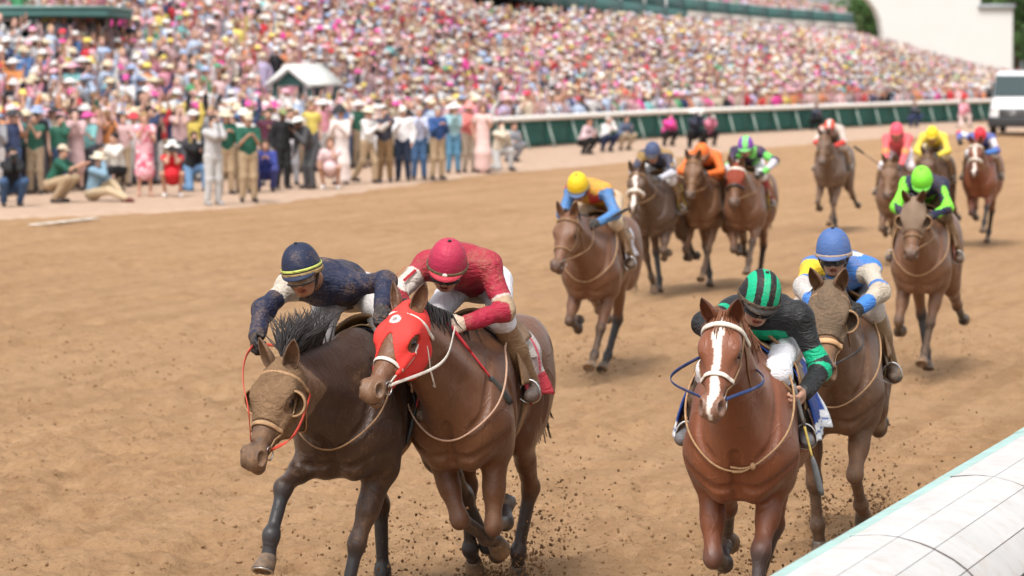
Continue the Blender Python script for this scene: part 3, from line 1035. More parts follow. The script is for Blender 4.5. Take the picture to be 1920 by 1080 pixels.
        # creases between the muscles: soft channels sunk into the surface
        def crease(pts, r=0.020, sink=0.007, k=0.018):
            P = bez(np.array(pts, float), 14)
            o = np.stack([np.clip(P[:, 0], -1.0, 0.05), np.zeros(len(P)), np.clip(P[:, 2] + 0.02, 1.02, 1.36)], -1)
            if abs(P[:, 1]).min() > 0.12 and P[:, 2].max() < 0.98: o = P * [0, 1, 1] + [0.05, 0, 0]
            d = P - o; d /= np.linalg.norm(d, axis=1)[:, None] + 1e-9
            Q = Fd.cast(o, d, 0.6) + d * (r - sink)
            Fd.carve([rc(Q[i], Q[i + 1], r, r) for i in range(len(Q) - 1)], k)
        crease([(0.36, 0, 1.12), (0.36, 0, 1.02), (0.30, 0, 0.90)], 0.022, 0.016)
        for q in (1, -1):
            crease([(0.16, 0.16 * q, 1.46), (0.30, 0.19 * q, 1.30), (0.36, 0.17 * q, 1.16), (0.36, 0.10 * q, 1.08)], 0.022, 0.008)
            crease([(0.36, 0.02 * q, 0.93), (0.34, 0.10 * q, 0.93), (0.28, 0.19 * q, 0.99), (0.2, 0.27 * q, 1.05)], 0.020, 0.008)
            crease([(-0.10, 0.24 * q, 1.42), (-0.12, 0.29 * q, 1.22), (-0.08, 0.29 * q, 1.02)], 0.028, 0.007)
            crease([(0.10, 0.26 * q, 1.30), (0.04, 0.28 * q, 1.18), (0.0, 0.28 * q, 1.06)], 0.020, 0.006)
            crease([(-0.72, 0.24 * q, 1.36), (-0.78, 0.27 * q, 1.18), (-0.74, 0.27 * q, 1.0)], 0.03, 0.009)
            crease([(-1.0, 0.24 * q, 1.42), (-1.08, 0.27 * q, 1.22), (-1.05, 0.26 * q, 1.0)], 0.026, 0.008)
        Fd.carve(carve, 0.010)
        V, Fc = Fd.mesh()
        s.V = V
        # ---- colours
        n = len(V)
        coat = np.array(sp['coat']); pts = np.array(sp.get('points', (0.02, 0.016, 0.014)))
        C = np.tile(coat, (n, 1)).astype(float)
        C *= (0.86 + 0.28 * vnoise(V * 4.0 + 7))[:, None]
        belly = sstep(V[:, 2], 1.05, 0.86) * (np.abs(V[:, 1]) < 0.3) * 0.0
        near = np.full(n, 9.0); down = np.zeros(n)
        for L in s.legs:
            J = L['j']
            for i in range(len(J) - 1):
                t, dd = seg_t(V, J[i], J[i + 1])
                m = dd < np.minimum(near, 0.22)
                near[m] = dd[m]
                down[m] = (i + t[m]) if L['fore'] else (i + t[m] - 1)
        sock = sp.get('sock', (0.75, 1.15))
        w = sstep(down, sock[0], sock[1]) * (near < 0.16)
        C = C * (1 - w[:, None]) + pts * w[:, None]
        # head coordinates
        D = V - poll
        U, Vv, Ww = D @ hu / hs, D @ hn / hs, D @ hl / hs
        s_head = (U > -0.08) & (U < 0.66) & (Vv > -0.26) & (Vv < 0.14) & (np.abs(Ww) < 0.16) & (V[:, 2] > 0.9)
        mz = sstep(U, 0.42, 0.56) * s_head
        mc = np.array(sp.get('muzzle', (0.045, 0.032, 0.028)))
        C = C * (1 - 0.75 * mz[:, None]) + mc * 0.75 * mz[:, None]
        ey = s_head * np.exp(-((U - 0.2) ** 2 + (Vv + 0.012) ** 2) / 0.0014) * (np.abs(Ww) > 0.06)
        C = C * (1 - 0.6 * ey[:, None])
        for q in (1, -1):
            nd2 = np.linalg.norm(V - Hd(0.555, -0.020, 0.046 * q), axis=1)
            C = C * (1 - 0.85 * np.exp(-(nd2 / 0.021) ** 2))[:, None]
        C = C * (1 - 0.6 * (np.abs(Vv + 0.092) < 0.006) * (U > 0.45) * s_head)[:, None]
        if sp.get('blaze'):
            wob = 0.006 * np.sin(U * 31) + 0.012 * (vnoise(V * 18) - 0.5)
            wid = np.interp(U, [0.03, 0.06, 0.13, 0.17, 0.30, 0.42, 0.50, 0.56], [0.0, 0.012, 0.034, 0.024, 0.018, 0.025, 0.022, 0.010])
            off = np.interp(U, [0.05, 0.15, 0.3, 0.5], [0.004, -0.004, 0.004, 0.002])
            b = (np.abs(Ww - off - wob) < wid) & s_head & (Vv > -0.08)
            if sp['blaze'] == 'star': b &= (U < 0.17) & (U > 0.07)
            C[b] = (0.72, 0.62, 0.54)
        mud = np.full(n, sp.get('mud', 0.35)) * (0.45 + 0.55 * sstep(V[:, 0], -0.6, 0.3))
        mud += sp.get('mud_head', 0.2) * s_head
        mud += sp.get('mud_leg', 0.10) * w + 0.25 * sstep(V[:, 2], 1.15, 0.7) * (V[:, 0] > -0.3) * sp.get('mud_low', 1.0)
        me = mesh_np('body', V, Fc, True, M_COAT, col=C, attrs={'Mud': np.clip(mud, 0, 1.1)})
        s.body_o = obj('body', me, s.root)

    def ring(s, u, v0, th0, th1, n=28, tilt=0.0, off=0.004):
        """Points on the head surface around the axis at u; th=0 is the nose side, +-180 under the jaw."""
        th = np.radians(np.linspace(th0, th1, n))
        o = np.array([s.Hd(u - 0, v0)] * n)
        d = np.cos(th)[:, None] * (s.hn + s.hu * tilt) + np.sin(th)[:, None] * s.hl
        d /= np.linalg.norm(d, axis=1)[:, None]
        return s.F.cast(o, d, 0.35) + d * off, d

    def path(s, pts, off=0.005, n=24):
        """Path of (u,v,w) points projected on the head surface from the head axis."""
        P = bez(np.array([s.Hd(*p) for p in pts]), n)
        D = P - s.poll
        U = D @ s.hu
        o = s.poll + U[:, None] * s.hu - 0.055 * s.hn
        d = P - o; d /= np.linalg.norm(d, axis=1)[:, None]
        return s.F.cast(o, d, 0.35) + d * off, d

    def extras(s):
        sp, root, far = s.sp, s.root, s.sp.get('far')
        # hooves
        for L in s.legs:
            f, c = L['j'][-2], L['ch']
            pd = L['pd']
            ax = ry(-L['rot']) @ pd
            fwd = nrm(np.cross([0, 1, 0], -ax))
            g = Geo()
            fr = np.stack([fwd, np.array([0, 1.0, 0]), -ax], 1)
            prof = [(0.0, 0.028), (0.030, 0.026), (0.043, 0.014), (0.047, 0.0), (0.053, -0.035), (0.060, -0.072), (0.058, -0.078), (0.046, -0.078), (0.04, -0.068), (0.0, -0.064)]
            seg = 18
            a = np.arange(seg) * 2 * math.pi / seg
            rr = np.array([p[0] for p in prof])[:, None]; zz = np.array([p[1] for p in prof])[:, None]
            X = rr * np.cos(a) * 1.08 + np.maximum(0, -zz) * 0.42 + 0.006; Yy = rr * np.sin(a) * 0.98
            Vv = np.stack([X, Yy, np.broadcast_to(zz, X.shape)], -1).reshape(-1, 3)
            i = np.arange(len(prof) - 1)[:, None] * seg; j = np.arange(seg)[None]; k = (j + 1) % seg
            Fq = np.stack([i + j, i + seg + j, i + seg + k, i + k], -1).reshape(-1, 4)
            g.add(Vv @ fr.T + c, Fq)
            ho = g.build('hoof', M_HOOF, root)
            if not far:
                gs = Geo()
                t = np.linspace(-2.3, 2.3, 16)
                P = np.stack([np.cos(t) * 0.055 + 0.035, np.sin(t) * 0.052, np.full(16, -0.080)], -1)
                gs.tube(P @ fr.T + c, 0.007, 6, True)
                gs.build('horseshoe', M_STEEL, ho)
        # eyes
        for q in (1, -1):
            g = Geo().ball(s.Hd(0.205, -0.012, 0.079 * q), np.full(3, 0.026 * s.hs), 14, 10)
            g.build('eye', M_EYE, root)
        # ears: cupped leaves
        for q in (1, -1):
            bk = sp.get('ears', 20)
            base = s.Hd(0.015, 0.055, 0.052 * q)
            up = nrm(s.hn * math.cos(math.radians(bk + 20)) - s.hu * math.sin(math.radians(bk + 20)) + s.hl * 0.28 * q)
            fw = nrm(s.hu * 0.8 + s.hn * 0.35 + s.hl * (0.45 * q))
            fw = nrm(fw - up * np.dot(fw, up)); sd = np.cross(up, fw)
            g = Geo()
            n, m = 12, 13
            tt = np.linspace(0, 1, n)
            wd = np.interp(tt, [0, 0.15, 0.4, 0.7, 0.9, 1], [0.026, 0.036, 0.041, 0.030, 0.013, 0.002])
            dp = np.interp(tt, [0, 0.3, 0.7, 1], [0.030, 0.034, 0.020, 0.002])
            pa = np.linspace(-1.95, 1.95, m)
            P = []
            for k in range(n):
                ctr = base + up * (0.165 * s.hs * tt[k] - 0.02) - sd * 0.0
                P.append([ctr + sd * wd[k] * math.sin(a) - fw * dp[k] * math.cos(a) for a in pa])
            P = np.array(P).reshape(-1, 3)
            i = np.arange(n - 1)[:, None] * m; j = np.arange(m - 1)[None]
            g.add(P, np.stack([i + j, i + j + 1, i + m + j + 1, i + m + j], -1).reshape(-1, 4))
            V = np.vstack(g.V); Fq = np.vstack(g.F4)
            ec = np.tile(np.array(sp['coat']) * 0.9, (len(V), 1))
            ec *= np.interp(np.repeat(tt, m), [0, 0.6, 1], [1.05, 0.85, 0.35])[:, None]
            me = mesh_np('ear', V, Fq, True, M_COAT, col=ec, attrs={'Mud': np.full(len(V), sp.get('mud', .3) + sp.get('mud_head', .2))})
            o = obj('ear', me, root)
            sm = o.modifiers.new('thick', 'SOLIDIFY'); sm.thickness = 0.006; sm.offset = 0
        # tail
        g = Geo()
        rg = np.random.default_rng(3)
        ta = sp.get('tail', 35)
        for k in range(46 if not far else 16):
            r0 = rg.normal(0, 0.022, 3)
            a = math.radians(ta + rg.normal(0, 7)); b = rg.normal(0, 0.10)
            p0 = np.array([-1.24, 0, 1.38]) + r0
            L = rg.uniform(0.65, 0.95)
            d1 = np.array([-math.cos(a), b * 0.5, math.sin(a) * 0.1 - 0.05]); d2 = np.array([-math.sin(a) * 0.8, b, -math.cos(a * 0.6)])
            P = bez([p0, p0 + d1 * L * 0.25, p0 + d1 * L * 0.35 + d2 * L * 0.3, p0 + d1 * L * 0.4 + d2 * L * 0.75], 10)
            g.tube(P, np.interp(np.linspace(0, 1, len(P)), [0, 0.5, 1], [0.014, 0.018, 0.003]), 5)
        g.build('tail', M_HAIR_R if sp.get('red_hair') else M_HAIR, root)
        # mane: locks along the crest
        g = Geo()
        crest0 = np.array([0.0, 0, 1.52]); crest1 = s.poll + s.hn * 0.05
        nm = sp.get('mane', 260) if not far else 26
        for k in range(nm):
            t = rg.uniform(0.12, 1.0) if sp.get('mane_up') is None else rg.beta(5, 1.7) * 0.85 + 0.16
            c = crest0 + (crest1 - crest0) * t + s.nn * 0.03 * math.sin(t * math.pi)
            o = s.F.cast(np.array([c - s.nn * 0.10]), np.array([s.nn]), 0.3)[0]
            side = rg.normal(-0.35, 0.5)
            mu = sp.get('mane_up')
            if mu:
                d = nrm(s.nn * rg.uniform(0.9, 1.4) + s.nl * rg.normal(0, 0.42) - s.nd * rg.uniform(-0.15, 0.5))
                L = rg.uniform(0.08, 0.20) * mu
                P = bez([o - s.nn * 0.012, o + d * L * 0.5, o + d * L * 0.95 - s.nd * L * rg.uniform(-0.1, 0.35) + s.nl * L * rg.normal(0, 0.15)], 8)
            else:
                sgn = 1 if side > 0 else -1
                L = rg.uniform(0.05, 0.13)
                sgn = 1 if rg.random() < 0.3 else -1
                o = o + s.nl * rg.normal(0, 0.006)
                wob = rg.normal(0, 0.02, 3)
                P = bez([o + s.nl * 0.01 * sgn - s.nn * 0.008, o + s.nl * sgn * 0.055 + s.nn * 0.022 - s.nd * 0.02, o + s.nl * sgn * (0.070) - s.nn * L * 0.55 - s.nd * 0.05 + wob * 0.6, o + s.nl * sgn * 0.080 - s.nn * L - s.nd * 0.08 + wob], 9)
            g.tube(P, np.interp(np.linspace(0, 1, len(P)), [0, 0.4, 1], [0.006, 0.0065, 0.0015]) * (2.4 if far else (0.75 if sp.get('mane_up') else 1)), 5)
        if sp.get('forelock'):
            for k in range(14):
                w = rg.normal(0, 0.02)
                P, _ = s.path([(-0.03, 0.12, w), (0.05, 0.09, w * 1.2), (0.13 + rg.normal(0, 0.02), 0.08, w * 1.5)], 0.006, 8)
                g.tube(P, np.linspace(0.007, 0.002, len(P)), 5)
        g.build('mane', M_HAIR_R if sp.get('red_hair') else M_HAIR, root)
        # ---- bridle
        bm = sp.get('bridle_mat', M_LEATHER)
        br = empty('bridle'); br.parent = root; s.bridle = br
        wid = 0.011
        nb_m = sp.get('noseband_mat', bm)
        P, D = s.ring(0.355, -0.05, -180, 180, 48, sp.get('nb_tilt', 0.15), 0.006)
        Geo().tube(P, sp.get('nb_w', wid), 8, False, D, 0.42).build('noseband', nb_m, br)
        bw = sp.get('browband_mat', bm)
        P, D = s.ring(0.055, -0.06, -125, 125, 36, 0.2, 0.010)
        Geo().tube(P, sp.get('bb_w', wid), 8, True, D, 0.5).build('browband', bw, br)
        s.bits = []
        for q in (1, -1):
            P, D = s.path([(0.02, 0.03, 0.09 * q), (0.12, -0.045, 0.10 * q), (0.30, -0.068, 0.08 * q), (0.475, -0.082, 0.055 * q)], 0.006, 26)
            Geo().tube(P, wid * 0.85, 8, True, D, 0.45).build('cheek_strap', bm, br)
            c = s.F.cast(np.array([s.Hd(0.485, -0.075)]), np.array([s.hl * q]), 0.2)[0] + s.hl * q * 0.010
            a = np.linspace(0, 2 * math.pi, 20)
            R = c + 0.034 * (np.cos(a)[:, None] * s.hu + np.sin(a)[:, None] * s.hn)
            Geo().tube(R, 0.0045, 6, False).build('bit_ring', M_STEEL, br)
            s.bits.append(c)
            if sp.get('shadow_roll'):
                pass
        P, D = s.path([(0.09, -0.04, 0.10), (0.12, -0.20, 0.05), (0.12, -0.24, 0), (0.12, -0.20, -0.05), (0.09, -0.04, -0.10)], 0.006, 26)
        Geo().tube(P, wid * 0.7, 6, True, D, 0.5).build('throat_strap', bm, br)
        if sp.get('shadow_roll'):
            P, D = s.ring(0.31, -0.05, -130, 130, 40, 0.1, 0.016)
            Geo().tube(P, 0.024, 10, True, D, 0.95).build('shadow_roll', sp['shadow_roll'], br)
        if sp.get('hood'):
            s.hood(sp['hood'])
        # ---- yoke (breast cord), saddle, cloth, girth
        if not far or sp.get('cord'):
            n = 40
            t = np.linspace(0, 1, n)
            pts = bez(np.array([(-0.02, 0.13, 1.52), (0.12, 0.20, 1.40), (0.26, 0.19, 1.20), (0.34, 0.05, 1.04), (0.335, -0.08, 1.05), (0.26, -0.19, 1.20), (0.12, -0.20, 1.40), (-0.02, -0.13, 1.52)]), 56)
            ctr = np.stack([np.full(len(pts), -0.05), np.zeros(len(pts)), pts[:, 2] + 0.02], -1)
            d = pts - ctr; d /= np.linalg.norm(d, axis=1)[:, None]
            tq = np.linalg.norm(s.F.cast(ctr, d, 0.7) - ctr, axis=1)
            tq = np.max([np.roll(tq, k) if False else np.interp(np.arange(len(tq)) + k, np.arange(len(tq)), tq) for k in range(-3, 4)], axis=0)
            tq = np.convolve(np.pad(tq, 3, 'edge'), np.ones(7) / 7, 'valid')
            Pp = ctr + d * (tq + 0.008)[:, None]
            Geo().tube(Pp, 0.006, 6, True).build('breast_cord', sp.get('cord', M_TAN), root)
            if sp.get('cord_tail'):
                k = int(len(Pp) * 0.42)
                e = Pp[k]
                g = Geo()
                for dy, dz in ((-0.10, -0.03), (-0.11, -0.005)):
                    g.tube(bez([e + [0.005, 0.0, 0], e + [0.015, dy * 0.5, dz * 0.6 - 0.008], e + [0.01, dy, dz]], 8), 0.006, 6)
                g.ball(e + np.array([0.008, 0, 0]), (0.016, 0.016, 0.02), 8, 6)
                g.build('cord_knot', sp.get('cord', M_TAN), root)
        s.wrap('saddle_cloth', sp.get('cloth', (0.6, 0.6, 0.6)), -0.74, sp.get('cloth_x1', -0.14), sp.get('cloth_drop', 100), 0.010, sp.get('cloth_fn'))
        s.wrap('saddle_pad', sp.get('pad', (0.30, 0.19, 0.10)), -0.62, -0.12, 62, 0.026, None, M_SILK)
        s.saddle()
        g0 = s.wrapP(np.linspace(-0.30, -0.22, 3), np.linspace(-172, 172, 40), 0.014)
        s.gridobj('girth', g0, M_TAN if not sp.get('girth') else sp['girth'])

    def hood(s, hd):
        h = 0.0065 if not s.sp.get('far') else 0.012
        Fh = Field.around(s.headprims, h, 0.05)
        Fh.group(s.headprims, 0.028, 0.02, 0.0)
        nk = [rc(s.poll - s.nd * 0.03 - s.nn * 0.10, s.poll - s.nd * 0.25 - s.nn * 0.10, 0.125, 0.135, s.nl, 0.62), rc(s.poll - s.nd * 0.02 - s.nn * 0.02, s.poll - s.nd * 0.2 - s.nn * 0.02, 0.075, 0.09, s.nl, 0.6)]
        Fh.group(nk, 0.06, 0.08)
        X, Y, Z = Fh.grid(tuple(slice(0, k) for k in Fh.n))
        qx, qy, qz = X - s.poll[0], Y - s.poll[1], Z - s.poll[2]
        U = qx * s.hu[0] + qy * s.hu[1] + qz * s.hu[2]
        Vv = qx * s.hn[0] + qy * s.hn[1] + qz * s.hn[2]
        Ww = qx * s.hl[0] + qy * s.hl[1] + qz * s.hl[2]
        d = Fh.d - 0.009
        end = hd.get('end', 0.33) - hd.get('nose', 0.0) * np.exp(-(Ww / 0.05) ** 2) * (Vv > -0.05) + hd.get('cheek', 0.0) * sstep(-Vv, 0.02, 0.16)
        d = np.maximum(d, U - end)
        d = np.maximum(d, -(U + hd.get('back', 0.02)) + 0.35 * np.maximum(0, -Vv - 0.05))
        Fh.d = d.astype(np.float32)
        for q in (1, -1):
            er = hd.get('eye', 0.05)
            Fh.carve([el(s.Hd(0.205, -0.013, 0.09 * q), (er * 1.15, er, 0.05), s.HR)], 0.004)
            Fh.carve([el(s.Hd(0.012, 0.065, 0.052 * q), (0.038, 0.05, 0.034), s.HR)], 0.004)
        Vm, Fm = Fh.mesh()
        D = Vm - s.poll
        U, Vv, Ww = D @ s.hu, D @ s.hn, D @ s.hl
        C = np.tile(np.array(hd['col'], float), (len(Vm), 1))
        if hd.get('emblem'):
            e = ((U - 0.13) / 0.026) ** 2 + ((Ww + 0.005) / 0.032) ** 2 < 1
            C[e & (Vv > 0)] = (0.62, 0.56, 0.52)
            e2 = ((U - 0.13) / 0.012) ** 2 + ((Ww + 0.005) / 0.016) ** 2 < 1
            C[e2 & (Vv > 0)] = (0.28, 0.24, 0.23)
        if hd.get('stripe'):
            C[(np.abs(Ww) < 0.028) & (Vv > 0) & (U > 0.17)] = (0.62, 0.50, 0.40)
        me = mesh_np('blinker_hood', Vm, Fm, True, hd.get('mat', M_HOOD), col=C)
        ho = obj('blinker_hood', me, s.root)
        for q in (1, -1):
            if hd.get('cups'):
                g = Geo()
                c = s.Hd(0.205, -0.018, 0.082 * q)
                ax_ = nrm(s.hu * 0.65 + s.hn * 0.62 + s.hl * q * 0.25); lt_ = nrm(s.hl * q - ax_ * np.dot(s.hl * q, ax_))
                fr = np.stack([ax_, lt_, np.cross(ax_, lt_)], 1)
                n, m = 9, 16
                a = np.linspace(math.radians(82), math.radians(178), n); b = np.linspace(-2.5, 2.5, m)
                # dome opening forward; a = angle from the forward axis, b around it (0 = outwards)
                P = np.array([[(math.cos(x) * 0.072, math.sin(x) * math.cos(y) * 0.060 + 0.020, math.sin(x) * math.sin(y) * 0.064) for y in b] for x in a]).reshape(-1, 3)
                i = np.arange(n - 1)[:, None] * m; j = np.arange(m - 1)[None]
                g.add(P @ fr.T + c, np.stack([i + j, i + j + 1, i + m + j + 1, i + m + j], -1).reshape(-1, 4))
                V = np.vstack(g.V)
                me = mesh_np('blinker_cup', V, np.vstack(g.F4), True, hd.get('mat', M_HOOD), col=np.tile(hd['col'], (len(V), 1)))
                o = obj('blinker_cup', me, ho)
                sm = o.modifiers.new('thick', 'SOLIDIFY'); sm.thickness = 0.007
                y = np.linspace(-2.5, 2.5, 24)
                R = np.stack([np.full(24, math.cos(a[0]) * 0.072), math.sin(a[0]) * np.cos(y) * 0.060 + 0.020, math.sin(a[0]) * np.sin(y) * 0.064], -1)
                Geo().tube(R @ fr.T + c, 0.0065, 6).build('cup_rim', hd.get('rim', M_TAN), ho)

    def wrapP(s, xs, ths, off):
        th = np.radians(ths)
        o = np.array([[(x, 0, 1.24)] * len(th) for x in xs])
        d = np.array([[(0, math.sin(t), math.cos(t)) for t in th]] * len(xs))
        return s.F.cast(o, d, 0.55) + d * off

    def gridobj(s, name, P, mat, col=None, thick=0.006, parent=None):
        n, m = P.shape[:2]
        i = np.arange(n - 1)[:, None] * m; j = np.arange(m - 1)[None]
        Fq = np.stack([i + j, i + m + j, i + m + j + 1, i + j + 1], -1).reshape(-1, 4)
        me = mesh_np(name, P.reshape(-1, 3), Fq, True, mat, col=col)
        o = obj(name, me, parent or s.root)
        sm = o.modifiers.new('thick', 'SOLIDIFY'); sm.thickness = thick; sm.offset = 1
        return o

    def wrap(s, name, colr, x0, x1, drop, off, fn=None, mat=None):
        far = s.sp.get('far')
        xs = np.linspace(x0, x1, 14 if far else 40); ths = np.linspace(-drop, drop, 40 if far else 120)
        P = s.wrapP(xs, ths, off)
        # ripples at the free hem
        hem = (np.abs(ths) / drop)[None, :] ** 4
        P[..., 1] += np.sign(ths)[None, :] * hem * 0.012 * (1 + np.sin(xs * 32)[:, None])
        P[..., 1] += np.sign(ths)[None, :] * ((np.clip(np.abs(ths) - 32, 0, None) / (drop - 31.0)) ** 0.7)[None, :] * s.sp.get('flare', 0.0) * (1 if name == 'saddle_cloth' else 0)
        C = np.tile(np.array(colr, float), (len(xs) * len(ths), 1))
        if fn is not None:
            XX, TT = np.meshgrid((xs - x0) / (x1 - x0), ths, indexing='ij')
            C = fn(XX.ravel(), TT.ravel(), C)
        return s.gridobj(name, P, mat or (M_SILK_CLEAN if not far else M_SILK), C, 0.007)

    def saddle(s):
        """Small racing saddle: seat, flaps, stirrup leathers and irons."""
        xs = np.linspace(-0.56, -0.16, 16); ths = np.linspace(-46, 46, 25)
        P = s.wrapP(xs, ths, 0.048)
        e = np.linspace(0, 1, 16)
        P[..., 2] += (0.035 * (np.abs(e - 0.5) * 2) ** 2)[:, None] * np.cos(np.radians(ths * 1.5))[None]
        sad = s.gridobj('saddle', P, M_LEATHER, None, 0.014)
        for q in (1, -1):
            xs = np.linspace(-0.40, -0.10, 10); ths = np.linspace(38, 84, 18) * q
            P = s.wrapP(xs, ths, 0.050)
            P[..., 0] += (np.linspace(0, 1, 18) * 0.06)[None]
            s.gridobj('saddle_flap', P, M_LEATHER, None, 0.01 * (1 if q > 0 else -1), sad)

# ------------------------------------------------------------------ people: shared pieces
def hand_prims(w, d, n, side, curl=55, spread=0.0, sc=1.0):
    """Palm, four fingers and a thumb. w wrist, d wrist->knuckles, n palm normal, side = direction of the thumb."""
    w, d = np.asarray(w, float), nrm(d)
    n = nrm(np.asarray(n, float) - d * np.dot(n, d)); t = nrm(np.cross(d, n))
    if np.dot(t, side) < 0: t = -t
    P = [rc(w - d * 0.01, w + d * 0.03 * sc, 0.026 * sc, 0.028 * sc, n, 0.75), rc(w + d * 0.035 * sc + t * 0.018 * sc, w + d * 0.078 * sc + t * 0.022 * sc, 0.021 * sc, 0.019 * sc, n, 0.72),
         rc(w + d * 0.035 * sc - t * 0.016 * sc, w + d * 0.074 * sc - t * 0.022 * sc, 0.021 * sc, 0.018 * sc, n, 0.72)]
    fingers = []
    for k, (o, ln) in enumerate(((0.032, 0.92), (0.011, 1.0), (-0.011, 0.95), (-0.031, 0.78))):
        p = w + d * (0.086 - 0.004 * abs(k - 1)) * sc + t * o * sc
        dd = d + t * spread * o * 10
        a = math.radians(curl * 0.75)
        ch = []
        for L, r0, r1 in ((0.040, 0.0098, 0.0090), (0.027, 0.0090, 0.0084), (0.021, 0.0084, 0.0070)):
            e = nrm(dd * math.cos(a) + n * math.sin(a))
            q = p + e * L * ln * sc
            ch.append(rc(p, q, r0 * sc, r1 * sc)); p = q; a += math.radians(curl)
        fingers.append(ch)
    b = w + d * 0.022 * sc + t * 0.026 * sc
    e1 = nrm(t * 0.75 + d * 0.6 + n * 0.35); e2 = nrm(d * 0.75 + t * 0.1 + n * 0.75)
    m = b + e1 * 0.040 * sc
    fingers.append([rc(b, m, 0.014 * sc, 0.0115 * sc), rc(m, m + e2 * 0.034 * sc, 0.0115 * sc, 0.0085 * sc)])
    return P, fingers


def head_prims(c, f, u):
    f, u = nrm(f), np.asarray(u, float)
    u = nrm(u - f * np.dot(u, f)); l = np.cross(u, f)
    R = np.stack([f, l, u], 1)
    L = lambda x, y, z: c + f * x + l * y + u * z
    P = [el(L(-0.012, 0, 0.030), (0.098, 0.076, 0.092), R), el(L(0.030, 0, -0.038), (0.062, 0.060, 0.078), R), el(L(0.056, 0, -0.092), (0.028, 0.030, 0.022), R),
         rc(L(0.086, 0, 0.002), L(0.106, 0, -0.038), 0.009, 0.0125), el(L(0.097, 0, -0.043), (0.014, 0.018, 0.009), R), el(L(0.078, 0, 0.016), (0.020, 0.052, 0.012), R),
         el(L(0.086, 0, -0.064), (0.012, 0.024, 0.0065), R), el(L(0.083, 0, -0.075), (0.012, 0.021, 0.007), R)]
    for q in (1, -1):
        P += [el(L(0.060, 0.038 * q, -0.035), (0.028, 0.022, 0.022), R), el(L(-0.004, 0.077 * q, -0.018), (0.018, 0.010, 0.030), R), rc(L(0.0, 0.055 * q, -0.06), L(0.045, 0.028 * q, -0.095), 0.018, 0.016)]
    cv = [rc(L(0.100, 0.022, -0.0695), L(0.100, -0.022, -0.0695), 0.0035, 0.0035)] + [el(L(0.090, 0.031 * q, -0.006), (0.013, 0.016, 0.010), R) for q in (1, -1)]
    return P, cv, R, L


def helmet_mesh(L, R, fn, visor=True, nu=64, nv=24):
    """Racing helmet with its cap: shell to the ears, folded rim; fn(phi, t) -> face colour."""
    ph = np.arange(nu) * 2 * math.pi / nu
    lo = np.where(np.cos(ph) > 0, -0.02 * np.ones(nu), -0.055)
    lo = -0.030 - 0.022 * (1 - np.cos(ph)) / 2 * 1.3
    V, ctr = [], np.array([-0.012, 0, 0.050])
    for t in np.linspace(0, 1, nv + 1):
        a = t * math.pi / 2
        r = np.sin(math.pi / 2 - a * 0.0) if False else math.cos(a) ** 0.82
        z = math.sin(a) ** 0.92
        zz = lo * (1 - t) + 0.0 * t
        V.append(np.stack([ctr[0] + 0.126 * r * np.cos(ph), 0.105 * r * np.sin(ph), ctr[2] + lo * (1 - z) + 0.110 * z - 0.0015 * (np.abs(np.sin(3 * ph)) < 0.12)], -1))
    V = np.array(V).reshape(-1, 3)
    i = np.arange(nv)[:, None] * nu; j = np.arange(nu)[None]; k = (j + 1) % nu
    Fq = np.stack([i + j, i + k, i + nu + k, i + nu + j], -1).reshape(-1, 4)
    pf = np.repeat(((ph + math.pi / nu))[None], nv, 0).ravel(); tf = np.repeat(((np.arange(nv) + 0.5) / nv)[:, None], nu, 1).ravel()
    fc = V[Fq].mean(1)
    C = np.array([fn(a, b, c) for a, b, c in zip(pf, tf, fc)], float)
    W = L(0, 0, 0) + V @ R.T
    return W, Fq, C


def band(L, R, z, r, n=48, h=0.022, p0=-180, p1=180, drop=0.0):
    ph = np.radians(np.linspace(p0, p1, n))
    P = np.stack([-0.012 + (0.126 + r) * np.cos(ph), (0.105 + r) * np.sin(ph), z + 0.022 + drop * (1 - np.cos(ph)) / 2], -1)
    D = np.stack([np.cos(ph), np.sin(ph), np.zeros(n)], -1)
    return L(0, 0, 0) + P @ R.T, D @ R.T


def puff(V, N, amp, sc, seed=0):
    """Cloth folds: ridged noise along the normal."""
    a = np.abs(vnoise(V * sc + seed) * 2 - 1); b = np.abs(vnoise(V * sc * 2.1 + seed + 9) * 2 - 1)
    return V + N * (amp * (0.55 - a) + amp * 0.5 * (0.5 - b))[:, None]


